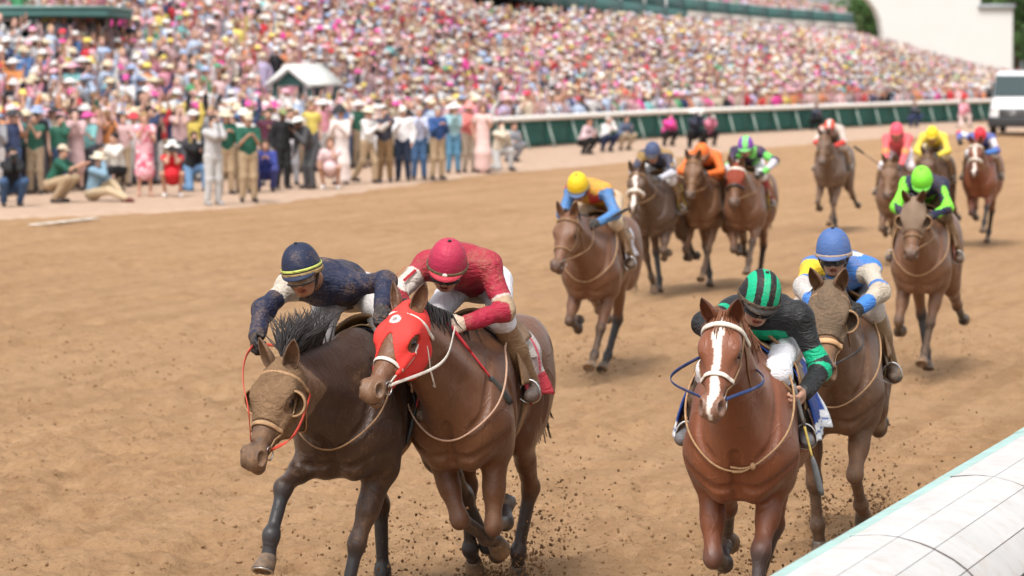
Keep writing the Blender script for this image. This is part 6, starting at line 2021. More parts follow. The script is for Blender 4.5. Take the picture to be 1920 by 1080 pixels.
W_, BK, NV, KH, GR = (.72, .70, .68), (.016, .016, .018), (.02, .03, .075), (.40, .29, .18), (.018, .10, .065)
JEAN, GREY, DGREY, TAN = (.06, .13, .26), (.46, .45, .45), (.075, .075, .08), (.45, .34, .22)
DK = (.11, .055, .035)
G1 = 'people lined up on the gravel apron'
front = [
    dict(px=22, py=391, face=20, pose='squat', hl='face', hr='face', top=BK, bot=(.045, .09, .18), label='man crouching in black jacket and jeans with phone at the left edge', hairc=(.02, .015, .012)),
    dict(px=33, py=362, face=15, top=NV, bot=NV, hl='front', label='person in navy suit standing behind the crouching man at the left edge'),
    dict(px=66, py=356, face=0, dress='long', top=(.66, .66, .64), top_mat=M_P_BLUEPRINT, hl='hip', hr='front', label='woman in long blue and white print dress', hair='long', hat='brim', hatc=(.10, .14, .34), sleeve=0.4),
    dict(px=108, py=384, face=75, pose='squat', hl='reach', hr='reach', top=GR, bot=KH, sleeve=0.9, hat='cap', hatc=(.55, .45, .33), label='man squatting in green polo and khakis, arms stretched forward'),
    dict(px=182, py=381, face=60, pose='sit', hl='knee', hr='face', top=(.22, .35, .45), bot=(.52, .40, .26), shoe=(.12, .03, .025), hat='brim', hatc=(.66, .58, .44), label='man in straw hat sitting on the ground with khaki legs outstretched'),
    dict(px=218, py=366, face=-35, pose='kneel', hl='reach', hr='front', top=(.68, .66, .60), bot=BK, hairc=(.02, .015, .014), label='dark-haired man kneeling in cream sweater and black trousers'),
    dict(px=272, py=372, face=10, dress='short', top=(.72, .38, .42), top_mat=M_P_FLOWER, hl='front', hr='clap', hair='long', hairc=(.30, .18, .08), sleeve=0.3, shoe=(.5, .3, .22), label='woman standing in short pink floral dress beside the red dress'),
    dict(px=324, py=373, face=5, pose='squat', dress='short', hl='face', hr='face', top=(.62, .02, .03), hat='brim', hatc=(.74, .72, .68), shoe=(.75, .74, .72), sleeve=0.2, hair='long', label='woman squatting in bright red dress and white shoes'),
    dict(px=364, py=362, face=25, pose='kneel', top=BK, bot=(.13, .24, .40), hl='front', hr='face', label='person kneeling in black top and light blue jeans beside the grey suit'),
    dict(px=400, py=389, face=35, hl='face', hr='face', top=GREY, bot=(.48, .47, .46), hairc=(.04, .03, .025), shoe=(.35, .33, .32), label='man in light grey suit raising his hands to his face'),
    dict(px=424, py=368, face=20, top=GR, bot=KH, hl='front', hr='front', hat='brim', hatc=(.62, .55, .40), label='man in green jacket and straw hat behind the grey suit'),
    dict(px=458, py=366, face=10, top=W_, bot=KH, hl='down', hr='front', hat='cowboy', hatc=(.76, .74, .68), skin=(.40, .18, .11), label='man in white shirt and white cowboy hat behind the green polo'),
    dict(px=466, py=383, face=15, top=GR, bot=KH, hl='front', hr='front', sleeve=0.9, hat='cap', hatc=(.55, .46, .34), label='man standing in green polo, khaki trousers and tan cap'),
    dict(px=498, py=363, face=5, pose='squat', top=(.05, .07, .30), bot=(.05, .06, .22), hl='front', hr='front', hair='long', label='person crouching in royal blue between the green polo and the black suit'),
    dict(px=504, py=352, face=0, top=(.085, .02, .04), bot=(.40, .38, .36), hl='front', label='person in dark maroon top behind the royal blue croucher'),
    dict(px=530, py=358, face=25, top=BK, bot=BK, hl='front', hr='down', skin=DK, hat='cap', hatc=(.25, .28, .12), label='man in black suit with open white shirt and cap'),
    dict(px=546, py=351, face=10, top=(.60, .60, .62), bot=(.30, .30, .32), hl='front', label='person in white and grey between the two dark suits'),
    dict(px=580, py=358, face=-50, pose='bend', top=DGREY, bot=DGREY, hl='front', hr='down', skin=DK, hat='wide', hatc=(.72, .76, .70), label='large man in dark grey suit and pale wide hat, turned away'),
    dict(px=620, py=358, face=0, pose='squat', dress='short', top=(.70, .52, .52), hl='face', hr='knee', hair='long', hairc=(.14, .06, .03), shoe=(.74, .72, .70), sleeve=0.5, label='woman squatting in pale pink dress with white shoes'),
    dict(px=640, py=350, face=-15, dress='long', top=(.76, .66, .62), hl='front', hr='front', hairc=(.015, .012, .012), hat='brim', hatc=(.03, .03, .03), label='tall person in cream coat and small black hat'),
    dict(px=688, py=347, face=60, pose='stride', top=W_, bot=KH, hl='reach', hr='front', hat='brim', hatc=(.70, .62, .46), label='man striding in white sleeves, dark vest and khakis'),
    dict(px=722, py=345, face=0, top=(.05, .05, .07), bot=(.26, .16, .08), hl='face', hr='front', label='person in black top and brown trousers left of the white shirt'),
    dict(px=756, py=343, face=-5, top=(.76, .75, .76), bot=(.02, .03, .06), hl='down', hr='front', hat='cap', hatc=(.70, .66, .58), label='man in bright white shirt and navy trousers'),
    dict(px=786, py=340, face=5, top=(.50, .53, .68), bot=JEAN, hl='front', hr='clap', hairc=(.4, .38, .36), label='man in pale lilac shirt and jeans right of the white shirt'),
    dict(px=820, py=340, face=25, top=(.035, .085, .24), bot=KH, hl='front', hr='front', hairc=(.35, .33, .31), label='man in blue blazer and khaki trousers with folded arms'),
    dict(px=850, py=328, face=10, top=(.30, .48, .52), bot=(.09, .22, .34), hl='clap', hr='clap', hat='wide', hatc=(.76, .72, .70), hair='long', label='woman in pale teal with wide white hat'),
    dict(px=880, py=326, face=15, top=(.78, .24, .22), bot=(.56, .46, .36), hl='front', hr='front', hat='brim', hatc=(.78, .30, .28), label='person in coral shirt and beige trousers'),
    dict(px=905, py=327, face=10, dress='long', top=(.74, .52, .48), hl='front', hr='down', hair='long', hairc=(.16, .08, .04), sleeve=0.4, label='woman in long pale pink dress at the end of the line'),
    dict(px=938, py=322, face=30, pose='kneel', top=(.66, .58, .46), bot=(.44, .43, .42), hl='front', hr='face', label='person kneeling in cream top where the white rail begins'),
    dict(px=958, py=306, face=40, pose='squat', top=(.34, .36, .40), bot=(.24, .24, .26), hl='front', hr='knee', label='person squatting in grey against the green screen'),
    dict(px=1098, py=292, face=55, pose='squat', top=(.62, .46, .48), bot=BK, hl='front', hr='knee', skin=(.45, .22, .14), label='man squatting by the rail in pink shirt and dark vest'),
    dict(px=1136, py=287, face=35, pose='squat', top=W_, bot=NV, hl='face', hr='front', hairc=(.4, .38, .36), label='man squatting by the rail in white shirt and navy trousers'),
    dict(px=1170, py=284, face=35, pose='squat', top=(.10, .13, .20), bot=(.36, .28, .19), hl='front', hr='knee', label='person squatting by the rail in navy and tan'),
    dict(px=1252, py=276, face=30, pose='squat', top=(.80, .07, .34), bot=BK, hl='front', hr='face', hair='long', label='person in hot pink squatting in front of the green screen'),
    dict(px=1302, py=281, face=15, pose='squat', top=(.035, .04, .065), bot=BK, hl='face', hr='face', hat='wide', hatc=(.74, .72, .68), sc=1.15, label='photographer in navy squatting under a white hat by the rail'),
    dict(px=1330, py=276, face=10, pose='squat', top=(.55, .18, .26), bot=BK, hl='face', hr='face', label='photographer in dusky pink squatting beside the navy one'),
    dict(px=1712, py=240, face=30, pose='squat', top=(.05, .06, .08), bot=(.04, .06, .14), hl='front', hr='face', label='person in dark clothes squatting by the far part of the rail'),
    dict(px=1806, py=240, face=20, pose='kneel', bot=(.66, .50, .46), top=(.74, .34, .42), hl='front', hr='front', hair='long', label='person in pale pink kneeling by the rail near the van'),
    dict(px=1528, py=246, face=20, pose='squat', top=(.05, .06, .09), bot=BK, hl='front', hr='face', label='person in dark clothes squatting behind the farthest horse'),
]
FR = {d['px']: person(group=G1, **d) for d in front}
held('camera', FR[1302], (0.31, 0, 0.99), 'camera with white lens held by the navy photographer under the white hat', True)
held('camera', FR[1330], (0.31, 0, 0.99), 'camera with white lens held by the dusky pink photographer', True)
held('camera', FR[324], (0.31, 0, 0.98), 'black camera held up by the woman in the red dress')
held('phone', FR[22], (0.30, 0, 0.98), 'black phone held up by the croucher in black jacket')
held('phone', FR[400], (0.20, 0, 1.58), 'black phone held to the face of the man in light grey suit')

# ------------------------------------------------------------------ terraces and the crowd on them
fseg = np.diff(fp, axis=0); fL = np.linalg.norm(fseg, axis=1); fcum = np.concatenate([[0], np.cumsum(fL)])


def fpt(a, q):
    """Point at distance a along the outer rail, q metres behind it (smoothed normal)."""
    a = np.asarray(a, float); q = np.asarray(q, float)
    x, y = np.interp(a, fcum, fp[:, 0]), np.interp(a, fcum, fp[:, 1])
    last = nrm(np.append(fseg[-1], 0))[:2]
    ex = np.maximum(0, a - fcum[-1]); x = x + last[0] * ex; y = y + last[1] * ex
    ang = np.interp(a, [0, 60, 100, 140], [21.0, 23.0, 27.5, 29.4]) * math.pi / 180
    return x - np.cos(ang) * q, y + np.sin(ang) * q


def qdeck(a):
    return np.interp(a, [0, 40, 70, 90, 195, 260], [11, 11.5, 14, 18, 46, 60])


def floor_z(a, q):
    x, y = fpt(a, q)
    bear = 960 + FOC * x / y
    k = 1.0 - 0.80 * sstep(bear, 1560, 1930)
    rise = np.maximum(0, q - 1.4) * 3.9 / (qdeck(a) - 1.4)
    return 0.34 + rise * k


aa = np.linspace(-4, 250, 128); qq = np.concatenate([np.linspace(0.25, 60, 61)])
AA, QQ = np.meshgrid(aa, qq, indexing='ij')
tx, ty = fpt(AA, QQ)
T = np.stack([tx, ty, floor_z(AA, np.minimum(QQ, qdeck(AA) + 8)) - 0.02], -1)
m_, n_ = T.shape[:2]
ii = np.arange(m_ - 1)[:, None] * n_; jj = np.arange(n_ - 1)[None]
tag(obj('terrace', mesh_np('terrace', T.reshape(-1, 3), np.stack([ii + jj, ii + n_ + jj, ii + n_ + jj + 1, ii + jj + 1], -1).reshape(-1, 4), False, plain('terrace_concrete', (0.42, 0.34, 0.33), 0.9, 0.1, 0, 0.2, 0.6))), kind='structure')

rg = np.random.default_rng(21)
TOPS = [((.66, .63, .62), 20), ((.64, .43, .43), 19), ((.62, .27, .33), 13), ((.46, .54, .68), 9), ((.05, .07, .15), 8), ((.60, .05, .06), 6), ((.03, .03, .035), 7), ((.60, .50, .38), 8), ((.52, .44, .62), 5), ((.74, .60, .16), 3),
        ((.10, .34, .16), 2), ((.22, .50, .50), 3), ((.72, .08, .32), 4), ((.72, .28, .14), 3), ((.36, .35, .37), 4)]
HATS = [((.66, .63, .61), 32), ((.66, .55, .38), 22), ((.72, .40, .46), 9), ((.04, .04, .045), 5), ((.62, .06, .08), 4), ((.70, .10, .34), 4), ((.30, .38, .55), 4), ((.74, .58, .14), 3), ((.10, .32, .18), 1)]
SKINS = [((.56, .33, .25), 62), ((.50, .27, .19), 22), ((.26, .13, .08), 10), ((.62, .40, .32), 10)]
HAIRS = [((.05, .03, .02), 5), ((.20, .11, .05), 4), ((.38, .25, .12), 4), ((.40, .38, .36), 2), ((.015, .012, .012), 3)]


def pick(L):
    w = np.array([x[1] for x in L], float)
    return np.array(L[rg.choice(len(L), p=w / w.sum())][0]) * rg.uniform(0.85, 1.08)


TOPS_F = [((.66, .64, .63), 18), ((.05, .07, .15), 14), ((.025, .025, .03), 12), ((.46, .54, .68), 10), ((.64, .43, .43), 10), ((.30, .30, .32), 9), ((.62, .27, .33), 8), ((.55, .05, .06), 5), ((.03, .12, .08), 5), ((.10, .20, .42), 6), ((.55, .44, .32), 5), ((.70, .28, .10), 4), ((.72, .08, .32), 3), ((.72, .58, .14), 3), ((.22, .50, .50), 3)]
spots = []
# on the apron, behind the front line and before the rail
for row, back in enumerate((-2.2, -1.65, -1.1, -0.5)):
    for a in np.arange(2, 46, 0.58):
        a2 = a + rg.normal(0, 0.10); x, y = fpt(a2, back + rg.normal(0, 0.10))
        px = 960 + FOC * x / y
        if not (-40 < px < 905): continue
        spots.append((x, y, float(gz(x, y)) + 0.045, 'apron'))
q = 0.55; row = 0
while q < 58:
    for a in np.arange(-3, 215, 0.50 if q < 12 else 0.58):
        if q > qdeck(a) + (7.0 if a < 75 else -0.3): continue
        a2 = a + rg.normal(0, 0.13) + 0.26 * (row % 2); q2 = q + rg.normal(0, 0.14)
        x, y = fpt(a2, q2)
        px = 960 + FOC * x / y
        if not (-30 < px < 1950): continue
        if y > 175 and rg.random() < sstep(y, 170, 260) * 0.55: continue
        spots.append((float(x), float(y), float(floor_z(a2, q2)), 'stand'))
    q += 0.86; row += 1
spots.sort(key=lambda s: s[1])


def blocked(x, y, z):
    px = 960 + FOC * x / y; py = HORIZON + FOC * (CAM_H - z - 1.7) / y
    if -60 < px < 80 and 78 < y < 83: return True             # under the green canopy
    if 495 < px < 640 and 82 < y < 88: return True              # inside the kiosk
    return False


spots = [s for s in spots if not blocked(*s[:3])]
CN = [('white', (.74, .72, .71)), ('pale pink', (.74, .54, .54)), ('pink', (.72, .34, .40)), ('light blue', (.46, .54, .68)), ('navy', (.05, .07, .15)), ('red', (.60, .05, .06)), ('black', (.03, .03, .035)), ('beige', (.60, .50, .38)), ('lilac', (.52, .44, .62)),
      ('yellow', (.74, .60, .16)), ('green', (.10, .34, .16)), ('teal', (.22, .50, .50)), ('magenta', (.72, .08, .32)), ('orange', (.72, .28, .14)), ('grey', (.36, .35, .37)), ('straw', (.66, .55, .38)), ('blue', (.30, .38, .55))]


def cname(c):
    n_c = c / max(c.max(), .02)
    return min(CN, key=lambda k: np.linalg.norm(np.sqrt(np.array(k[1])) - np.sqrt(c)))[0]


NIND = 255
POSES = [('stand', 'up', 'down'), ('stand', 'face', 'face'), ('stand', 'clap', 'clap'), ('stand', 'front', 'front'), ('stand', 'down', 'down'), ('stand', 'up', 'up'), ('stand', 'front', 'up'), ('stand', 'face', 'down')]
LM = [(d['px'], d['label']) for d in front]
used = {}
short = {0: 'black jacket croucher', 66: 'blue dress', 108: 'squatting polo', 182: 'seated man', 218: 'cream sweater', 272: 'pink floral dress', 324: 'red dress', 400: 'light grey suit', 466: 'standing polo', 530: 'black suit', 580: 'dark grey suit', 640: 'cream coat', 688: 'striding man', 756: 'bright white shirt', 786: 'lilac shirt', 820: 'blue blazer', 850: 'teal woman', 880: 'coral shirt', 905: 'long pink dress', 938: 'rail start', 1098: 'pink shirt squatter', 1170: 'navy and tan squatter'}
for (x, y, z, kind) in spots[:NIND]:
    pose = POSES[rg.integers(len(POSES))]
    hatk = [None, None, 'brim', 'wide', 'cap', 'brim', 'wide'][rg.integers(7)]
    dress = [None, None, None, None, 'short'][rg.integers(5)]
    top, hatc, skin, hair = pick(TOPS_F), pick(HATS), pick(SKINS), pick(HAIRS)
    px = 960 + FOC * x / y
    lm = min(short, key=lambda k: abs(k - px))
    where = ('behind' if kind == 'apron' else 'up behind')
    act = {'up': 'one arm up', 'face': 'hands at face', 'clap': 'clapping', 'front': 'hands in front', 'down': 'arms down'}[pose[1]] if pose[1:] != ('up', 'up') else 'both arms up'
    lab = f"{cname(top)} {'dress' if dress else 'top'}, {(cname(hatc) + ' hat') if hatk else 'bareheaded'}, {act}, {where} the {short[lm]}"
    k = 'spectators packed behind the front line'
    side = 'left' if px < lm else 'right'
    tail = where + ' the ' + short[lm]
    for alt in (tail, f'{where}, {side} of the {short[lm]}', f'deeper {where}, {side} of the {short[lm]}', f'well {where}, {side} of the {short[lm]}', f'far {where}, {side} of the {short[lm]}', f'farthest {where}, {side} of the {short[lm]}'):
        if lab.replace(tail, alt) not in used: break
    lab = lab.replace(tail, alt)
    used[lab] = 1
    person(0, 0, rg.normal(20, 25), pose[0], pose[1], pose[2], top, pick([((.1, .1, .12), 3), ((.4, .3, .2), 3), ((.06, .1, .2), 2), ((.7, .68, .66), 2)]), skin=tuple(skin), hair='long' if dress else 'short', hairc=tuple(hair), hat=hatk, hatc=tuple(hatc), dress=dress,
           sleeve=float(rg.choice([0.4, 0.9, 1.95])), label=lab, group=k, sc=float(rg.uniform(0.93, 1.05)), at_=(x, y, z))


# ---- everyone farther back: one mass of small simple figures
def lowfig(arm, hat):
    V, F, part = [], [], []
    def put(v, f, p):
        n = sum(len(a) for a in V); V.append(np.asarray(v, float)); F.append(np.asarray(f) + n); part.extend([p] * len(f))
    def ring(prof, seg, c=(0, 0), sx=1.0, sy=1.0, p=0):
        a = np.arange(seg) * 2 * math.pi / seg
        v = np.array([(c[0] + r * sx * math.cos(t), c[1] + r * sy * math.sin(t), z) for r, z in prof for t in a])
        n = len(prof)
        f = [(i * seg + j, i * seg + (j + 1) % seg, (i + 1) * seg + (j + 1) % seg, (i + 1) * seg + j) for i in range(n - 1) for j in range(seg)]
        put(v, f, p)
    ring([(.15, .55), (.16, .95), (.19, 1.25), (.20, 1.36), (.12, 1.45), (.05, 1.48)], 7, sx=0.68, sy=1.0, p=0)
    ring([(.0, 1.46), (.055, 1.47), (.075, 1.54), (.082, 1.62), (.06, 1.70), (.0, 1.73)], 7, c=(.02, 0), sx=1.1, p=1)
    ring([(.086, 1.60), (.088, 1.66), (.06, 1.735), (.0, 1.745)], 7, c=(-.015, 0), sx=1.1, p=2)
    for q, s in ((1, arm[0]), (-1, arm[1])):
        sh = np.array([0, .19 * q, 1.36]); el_, ha = [np.array(p) * [1, q, 1] for p in s]
        for a, b, r, pt in ((sh, el_, .05, 0), (el_, ha, .04, 3)):
            d = nrm(b - a); u = nrm(np.cross(d, [0.3, 0.5, 0.8])); w = np.cross(d, u)
            v = [e + (u * math.cos(t) + w * math.sin(t)) * r for e in (a, b) for t in (0, 2.1, 4.2)]
            put(v, [(0, 1, 4, 3), (1, 2, 5, 4), (2, 0, 3, 5)], pt)
    if hat == 1: ring([(.17, 1.66), (.105, 1.67), (.095, 1.76), (.0, 1.77)], 8, p=4)
    if hat == 2: ring([(.235, 1.67), (.15, 1.655), (.10, 1.67), (.085, 1.74), (.0, 1.76)], 9, p=4)
    if hat == 3: ring([(.105, 1.64), (.10, 1.70), (.0, 1.765)], 8, c=(.02, 0), sx=1.2, p=4)
    return np.vstack(V), np.vstack(F), np.array(part)


ARMS = [(((.05, .26, 1.10), (.15, .16, 1.0)),) * 2, (((.16, .26, 1.18), (.26, .07, 1.5)),) * 2, (((.08, .28, 1.55), (.16, .24, 1.86)), ((.05, .26, 1.10), (.15, .16, 1.0))), (((.1, .24, 1.15), (.30, .06, 1.28)),) * 2]
FIG = [lowfig(a, h) for a in ARMS for h in (0, 0, 0, 1, 2, 3, 1)]


def mass(name, pts, label):
    Vs, Fs, Cs, n0 = [], [], [], 0
    for (x, y, z, _) in pts:
        V, F, part = FIG[rg.integers(len(FIG))]
        a = math.radians(-90) + rg.normal(0.35, 0.45); c, s = math.cos(a), math.sin(a); sc = rg.uniform(0.92, 1.05)
        W = np.stack([(V[:, 0] * c - V[:, 1] * s) * sc * 1.05 + x, (V[:, 0] * s + V[:, 1] * c) * sc * 1.05 + y, V[:, 2] * sc + z], -1)
        top, skin, hair, hat = pick(TOPS), pick(SKINS), pick(HAIRS), pick(HATS)
        tone = 0.70 + 0.45 * float(vnoise(np.array([[x * 0.22, y * 0.10, z * 0.8]]))[0])
        pal = np.stack([top, skin, hair, skin if rg.random() < 0.6 else top, hat]) * tone
        Vs.append(W); Fs.append(F + n0); Cs.append(pal[part]); n0 += len(V)
    m = NT(name + '_cloth'); m.base(m.n('ShaderNodeAttribute', attribute_name='Col').outputs['Color'], 0.75, 0.2)
    return tag(obj(name, mesh_np(name, np.vstack(Vs), np.vstack(Fs), True, m.m, ccol=np.vstack(Cs))), label, 'crowd', kind='stuff')


mass('crowd', spots[NIND:], 'dense crowd in pale and pink clothes filling the stands')

# ------------------------------------------------------------------ grandstand, kiosk, canopy, white building, trees
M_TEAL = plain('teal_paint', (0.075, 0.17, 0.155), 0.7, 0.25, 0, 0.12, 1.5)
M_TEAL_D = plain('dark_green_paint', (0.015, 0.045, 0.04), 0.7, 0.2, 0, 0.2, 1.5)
M_BEIGE = plain('beige_concrete', (0.48, 0.43, 0.38), 0.9, 0.1, 0, 0.1, 0.8)
M_CREAM = plain('white_building', (0.60, 0.59, 0.57), 0.8, 0.2, 0, 0.02, 0.3)
M_ROOF = plain('pale_roof', (0.74, 0.74, 0.68), 0.7, 0.2, 0, 0.05, 1)
M_WPAINT = plain('white_paint', (0.74, 0.73, 0.70), 0.6, 0.3, 0, 0.04)


def beam(g, a, b, w, h):
    """Box from a to b, w wide, h high (top at the points)."""
    a, b = np.asarray(a, float), np.asarray(b, float)
    d = b - a; n = nrm([-d[1], d[0], 0]) * w / 2; u = np.array([0, 0, h])
    V = [a - n - u, b - n - u, b + n - u, a + n - u, a - n, b - n, b + n, a + n]
    g.add(V, [(0, 3, 2, 1), (4, 5, 6, 7), (0, 1, 5, 4), (1, 2, 6, 5), (2, 3, 7, 6), (3, 0, 4, 7)])


# upper deck running back from the middle of the picture
DP = [at(px, 60, Y) for px, Y in ((955, 128), (1110, 160), (1283, 200), (1440, 231), (1600, 262))]
DP = [np.array([p.x, p.y, 0]) for p in DP]
deck = empty('upper_deck', DP[0])
tag(deck, 'upper deck of the grandstand with teal front over the crowd', 'grandstand')
for k in range(len(DP) - 1):
    for j in range(4):
        a = DP[k] + (DP[k + 1] - DP[k]) * j / 4 - DP[0]; b = DP[k] + (DP[k + 1] - DP[k]) * (j + 1) / 4 - DP[0]
        d = nrm(b - a); n = np.array([-d[1], d[0], 0])
        zb = 6.0
        g = Geo(); beam(g, a + [0, 0, zb + 0.85], b + [0, 0, zb + 0.85], 0.5, 0.80); g.build('fascia_band', M_BEIGE if k >= 2 else M_TEAL, deck, smooth=False)
        g = Geo(); beam(g, a + n * 0.1 + [0, 0, zb + 1.75], b + n * 0.1 + [0, 0, zb + 1.75], 0.18, 0.88); g.build('front_panel', M_TEAL, deck, smooth=False)
        g = Geo(); beam(g, a + n * 0.1 + [0, 0, zb + 1.84], b + n * 0.1 + [0, 0, zb + 1.84], 0.24, 0.08); g.build('handrail', M_WPAINT, deck, smooth=False)
        g = Geo(); beam(g, a - n * 0.02 + [0, 0, zb + 1.70], a - n * 0.02 + d * 0.22 + [0, 0, zb + 1.70], 0.20, 1.1); g.build('post', M_WPAINT if k < 2 else M_TEAL, deck, smooth=False)
        # floor going back and up, with the dark soffit below
        g = Geo(); V = [a + n * 0.25 + [0, 0, zb + 0.5], b + n * 0.25 + [0, 0, zb + 0.5], b + n * 14 + [0, 0, zb + 3.2], a + n * 14 + [0, 0, zb + 3.2]]
        g.add(V + [v - np.array([0, 0, 0.5]) for v in V], [(0, 1, 2, 3), (7, 6, 5, 4), (0, 4, 5, 1), (1, 5, 6, 2), (2, 6, 7, 3), (3, 7, 4, 0)])
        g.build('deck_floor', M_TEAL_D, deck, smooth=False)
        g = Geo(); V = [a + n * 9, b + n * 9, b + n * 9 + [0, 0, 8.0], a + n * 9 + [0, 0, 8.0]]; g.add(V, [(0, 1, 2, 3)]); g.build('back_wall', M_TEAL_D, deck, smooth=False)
dp2 = []
for k in range(0, len(DP) - 1):
    L = np.linalg.norm(DP[k + 1] - DP[k]); d = (DP[k + 1] - DP[k]) / L; n = np.array([-d[1], d[0], 0])
    for r in range(9):
        for t in np.arange(0.3, L, 0.75):
            p = DP[k] + d * (t + rg.normal(0, 0.1)) + n * (0.7 + r * 0.9)
            if rg.random() < 0.85: dp2.append((p[0], p[1], 6.5 + (0.7 + r * 0.9) * 0.2, 'deck'))
mass('deck_crowd', dp2, 'rows of people seated on the upper deck of the grandstand')

# back wall of the lower stand on the left
g0 = empty('grandstand_wall', (-20, 95, 0)); tag(g0, 'dark green back wall of the stand behind the crowd', 'wall')
O = np.array([-20, 95, 0])
W0 = [np.array([*fpt(a, float(qdeck(a)) + 9.5), 0]) for a in np.linspace(-4, 84, 12)]
for k in range(11):
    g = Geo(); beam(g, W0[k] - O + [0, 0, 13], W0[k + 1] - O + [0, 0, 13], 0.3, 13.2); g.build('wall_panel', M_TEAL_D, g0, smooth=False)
    g = Geo(); d = nrm(W0[k + 1] - W0[k]); n = np.array([d[1], -d[0], 0]); beam(g, W0[k] - O + n * 0.3 + [0, 0, 13], W0[k] - O + n * 0.3 + d * 0.35 + [0, 0, 13], 0.3, 13.1); g.build('column', M_TEAL, g0, smooth=False)

# green canopy, upper left
cY = 79.0
c0 = at(-90, 40, cY); c1 = at(203, 40, cY)
cn = empty('green_canopy', (c0.x, c0.y, 0)); tag(cn, 'flat green canopy on braced posts at the upper left', 'canopy')
wx = c1.x - c0.x; zt = at(0, 14, cY).z; zb = at(0, 35, cY).z; zf = at(0, 98, cY).z
g = Geo(); g.box((0, 0, zb + 0.06), (wx, 5.0, zt)); o = g.build('roof', M_TEAL, cn, smooth=False); bv = o.modifiers.new('b', 'BEVEL'); bv.width = 0.04; bv.segments = 2
g = Geo(); g.box((-0.06, -0.06, zt - 0.02), (wx + 0.06, 5.06, zt + 0.05)); g.build('roof_edge', plain('canopy_edge', (0.20, 0.34, 0.31), 0.6), cn, smooth=False)
for px, ln in ((-30, 0), (55, 1)):
    x = (at(px, 40, cY).x - c0.x)
    g = Geo(); g.box((x - 0.07, 0.25, 0.6), (x + 0.07, 0.4, zb)); g.build('post', M_TEAL, cn, smooth=False)
    P = bez([(x, 0.2, zb - 0.05), (x - 0.12, 0.15, zb - 0.22), (x - 0.45, 0.12, zb - 0.42), (x - 0.75, 0.1, zb - 0.50)], 14)
    Geo().tube(P, 0.045, 8).build('brace', M_WPAINT, cn)
g = Geo(); g.box((0, 3.0, 0.5), (at(30, 40, cY).x - c0.x, 3.15, zb)); g.build('back_panel', M_TEAL_D, cn, smooth=False)
for z in (zb - 0.55, zb - 0.95):
    g = Geo(); g.box((0, 0.2, z - 0.05), (at(62, 40, cY).x - c0.x, 0.28, z + 0.05)); g.build('front_rail', M_TEAL, cn, smooth=False)

# kiosk with a white gable
kY = 84.0
k0, k1, kr = at(508, 154, kY), at(592, 154, kY), at(550, 120, kY)
kx = empty('kiosk', (k0.x, k0.y, 0), math.radians(-24)); tag(kx, 'small green kiosk with white gabled roof in the middle of the crowd', 'kiosk')
w = k1.x - k0.x; rx_ = kr.x - k0.x; ze, zr = k0.z, kr.z
for s, (x0, x1) in enumerate(((-0.08, rx_), (w + 0.08, rx_))):
    g = Geo(); A = [(x0, -0.15, ze - 0.03), (x1, -0.15, zr), (x1, 1.9, zr), (x0, 1.9, ze - 0.03)]
    g.add(np.array(A + [(p[0], p[1], p[2] - 0.10) for p in A]), [(0, 1, 2, 3), (7, 6, 5, 4), (0, 4, 5, 1), (1, 5, 6, 2), (2, 6, 7, 3), (3, 7, 4, 0)])
    g.build('roof_slope', M_ROOF, kx, smooth=False)
    g = Geo(); beam(g, (x0, -0.17, ze - 0.02), (x1, -0.17, zr + 0.01), 0.05, 0.19); g.build('barge_board', M_WPAINT, kx, smooth=False)
g = Geo(); g.add([(0.05, 0.1, ze - 0.1), (w - 0.05, 0.1, ze - 0.1), (rx_, 0.1, zr - 0.12)], F3=[(0, 1, 2)]); g.build('gable', M_TEAL, kx, smooth=False)
for x in (0.08, w - 0.08):
    for y in (0.1, 1.7):
        g = Geo(); g.box((x - 0.05, y - 0.05, 0.3), (x + 0.05, y + 0.05, ze - 0.05)); g.build('post', M_TEAL, kx, smooth=False)
g = Geo(); g.box((0, 0.2, 0.3), (w, 1.7, ze - 1.0)); g.build('counter', M_TEAL_D, kx, smooth=False)

# white building on the right with an arched flank
bY = 330.0
S = bY / FOC
b0 = at(1600, 130, bY)
wb = empty('white_building', (b0.x, b0.y, 0)); tag(wb, 'plain white building with an arched side behind the far crowd', 'building')
X = lambda px: (px - 1600) * S
Z = lambda py: CAM_H - (py - HORIZON) * S
# front wall with the arch cut out of its left edge
ar = [(X(1612), Z(-10)), (X(1630), Z(2)), (X(1642), Z(18)), (X(1650), Z(38)), (X(1654), Z(60)), (X(1655), Z(85)), (X(1655), -0.3)]
top = [(X(1612), Z(-60))]
right = [(X(1836), Z(-60)), (X(1836), Z(16)), (X(1897), Z(16)), (X(1897), -0.3)]
poly = top + right[:1] + right[1:] + ar[::-1]
bm = bmesh.new()
f = bm.faces.new([bm.verts.new((x, 0, z)) for x, z in poly])
ex = bmesh.ops.extrude_face_region(bm, geom=[f])
bmesh.ops.translate(bm, verts=[v for v in ex['geom'] if isinstance(v, bmesh.types.BMVert)], vec=(0, 4, 0))
bmesh.ops.triangulate(bm, faces=bm.faces[:]); bmesh.ops.recalc_face_normals(bm, faces=bm.faces[:])
me = bpy.data.meshes.new('wall'); bm.to_mesh(me); bm.free(); me.materials.append(M_CREAM)
obj('wall', me, wb)
g = Geo(); g.box((X(1832), -0.4, Z(17)), (X(1900), 4.4, Z(9))); g.build('coping', plain('grey_coping', (0.30, 0.32, 0.34), 0.8), wb, smooth=False)

# trees beyond
M_BARK = plain('bark', (0.07, 0.05, 0.035), 0.9, 0.1)
M_LEAF = [plain('leaves_a', (0.055, 0.11, 0.03), 0.7, 0.25, 0, 0.4, 1.2), plain('leaves_b', (0.075, 0.14, 0.035), 0.7, 0.25, 0, 0.4, 1.2)]


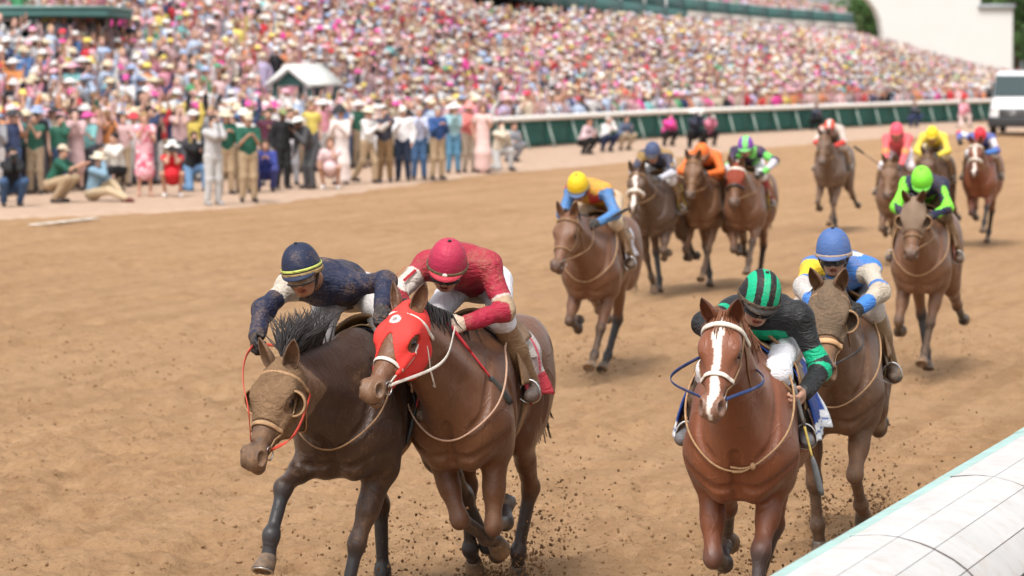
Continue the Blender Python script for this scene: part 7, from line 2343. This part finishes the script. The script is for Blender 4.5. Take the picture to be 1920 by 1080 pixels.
def tree(x, y, h, r, label, seed, mat, n=2600):
    R_ = np.random.default_rng(seed)
    t = empty('tree', (x, y, 0)); tag(t, label, 'tree', 'trees beyond the grandstand')
    g = Geo(); g.tube(bez([(0, 0, -0.3), (0.1, 0.1, h * 0.3), (-0.1, 0.2, h * 0.75)], 8), np.linspace(0.45, 0.12, 7) if False else 0.35, 8)
    for k in range(9):
        a = R_.uniform(0, 6.28); z0 = h * R_.uniform(0.25, 0.6)
        g.tube(bez([(0, 0, z0), (math.cos(a) * r * 0.4, math.sin(a) * r * 0.4, z0 + h * 0.12), (math.cos(a) * r * 0.8, math.sin(a) * r * 0.8, z0 + h * 0.2)], 7), 0.12, 6)
    g.build('trunk', M_BARK, t)
    # leaves in clumps through the crown
    cl = R_.normal(0, 1, (46, 3)); cl /= np.linalg.norm(cl, axis=1)[:, None]; cl *= R_.uniform(0.45, 1.0, (46, 1)) * np.array([r, r, h * 0.40]); cl[:, 2] += h * 0.60
    c = cl[R_.integers(46, size=n)] + R_.normal(0, 1, (n, 3)) * r * 0.16
    u = R_.normal(0, 1, (n, 3)); u /= np.linalg.norm(u, axis=1)[:, None]; v = np.cross(u, R_.normal(0, 1, (n, 3))); v /= np.linalg.norm(v, axis=1)[:, None]
    s = R_.uniform(0.18, 0.42, (n, 1))
    V = np.stack([c - u * s, c - v * s * 0.5, c + u * s, c + v * s * 0.5], 1).reshape(-1, 3)
    obj('crown', mesh_np('crown', V, np.arange(4 * n).reshape(-1, 4), False, mat), t)


for k, (px, Y, h, r, lab) in enumerate(((1612, 372, 13, 4.6, 'leafy tree seen through the arch beside the white building'), (1650, 385, 17, 5.0, 'taller tree behind the arch of the white building'), (1855, 360, 16, 4.5, 'tree rising above the low right end of the white building'),
                                       (1905, 352, 15, 4.6, 'dense green tree right of the white building'), (1948, 345, 16, 5.0, 'tree at the far right edge beyond the stands'), (1585, 395, 12, 5.0, 'tree beyond the end of the upper deck'))):
    p = at(px, 130, Y)
    tree(p.x, p.y, h, r, lab, 50 + k, M_LEAF[k % 2])

# ------------------------------------------------------------------ dirt thrown up by the hooves
fl, fr_ = [], []
for H, w in ((H1, 1.0), (H2, 1.6), (H3, 1.0), (H4, 1.8), (H5, 0.8), (H9, 0.7)):
    for L in H.legs:
        c = np.array(H.M @ Vector(L['ch']))
        n = int((700 if H in (H1, H2, H3, H4) else 150) * w)
        back = np.array(H.M.to_3x3() @ Vector((-1, 0, 0)))
        t = rg.random(n) ** 2.2
        P = np.array([c[0], c[1], 0.03]) + back * (t * 1.3)[:, None] + rg.normal(0, 1, (n, 3)) * (0.045 + 0.22 * t)[:, None]
        P[:, 2] = np.abs(P[:, 2]) * 0.8 + 0.45 * t * rg.random(n)
        fl.append(P); fr_.append(0.0016 + 0.010 * rg.random(n) ** 6)
    # clods hanging in the air behind and beside the horse
    n = int(50 * w)
    q = np.stack([rg.uniform(-2.6, 0.5, n), rg.normal(0.25, 0.6, n), rg.gamma(2.0, 0.28, n)], -1)
    fl.append(np.array([H.M @ Vector(p) for p in q])); fr_.append(0.002 + 0.008 * rg.random(n) ** 3)
P = np.vstack(fl); R = np.concatenate(fr_)
P[:, 2] = np.maximum(P[:, 2], gz(P[:, 0], P[:, 1]) + 0.01)
tag(lumps('flying_dirt', P, R, M_CLOD2, 1.0), 'dark specks of dirt thrown up around the hooves', 'dirt', kind='stuff')
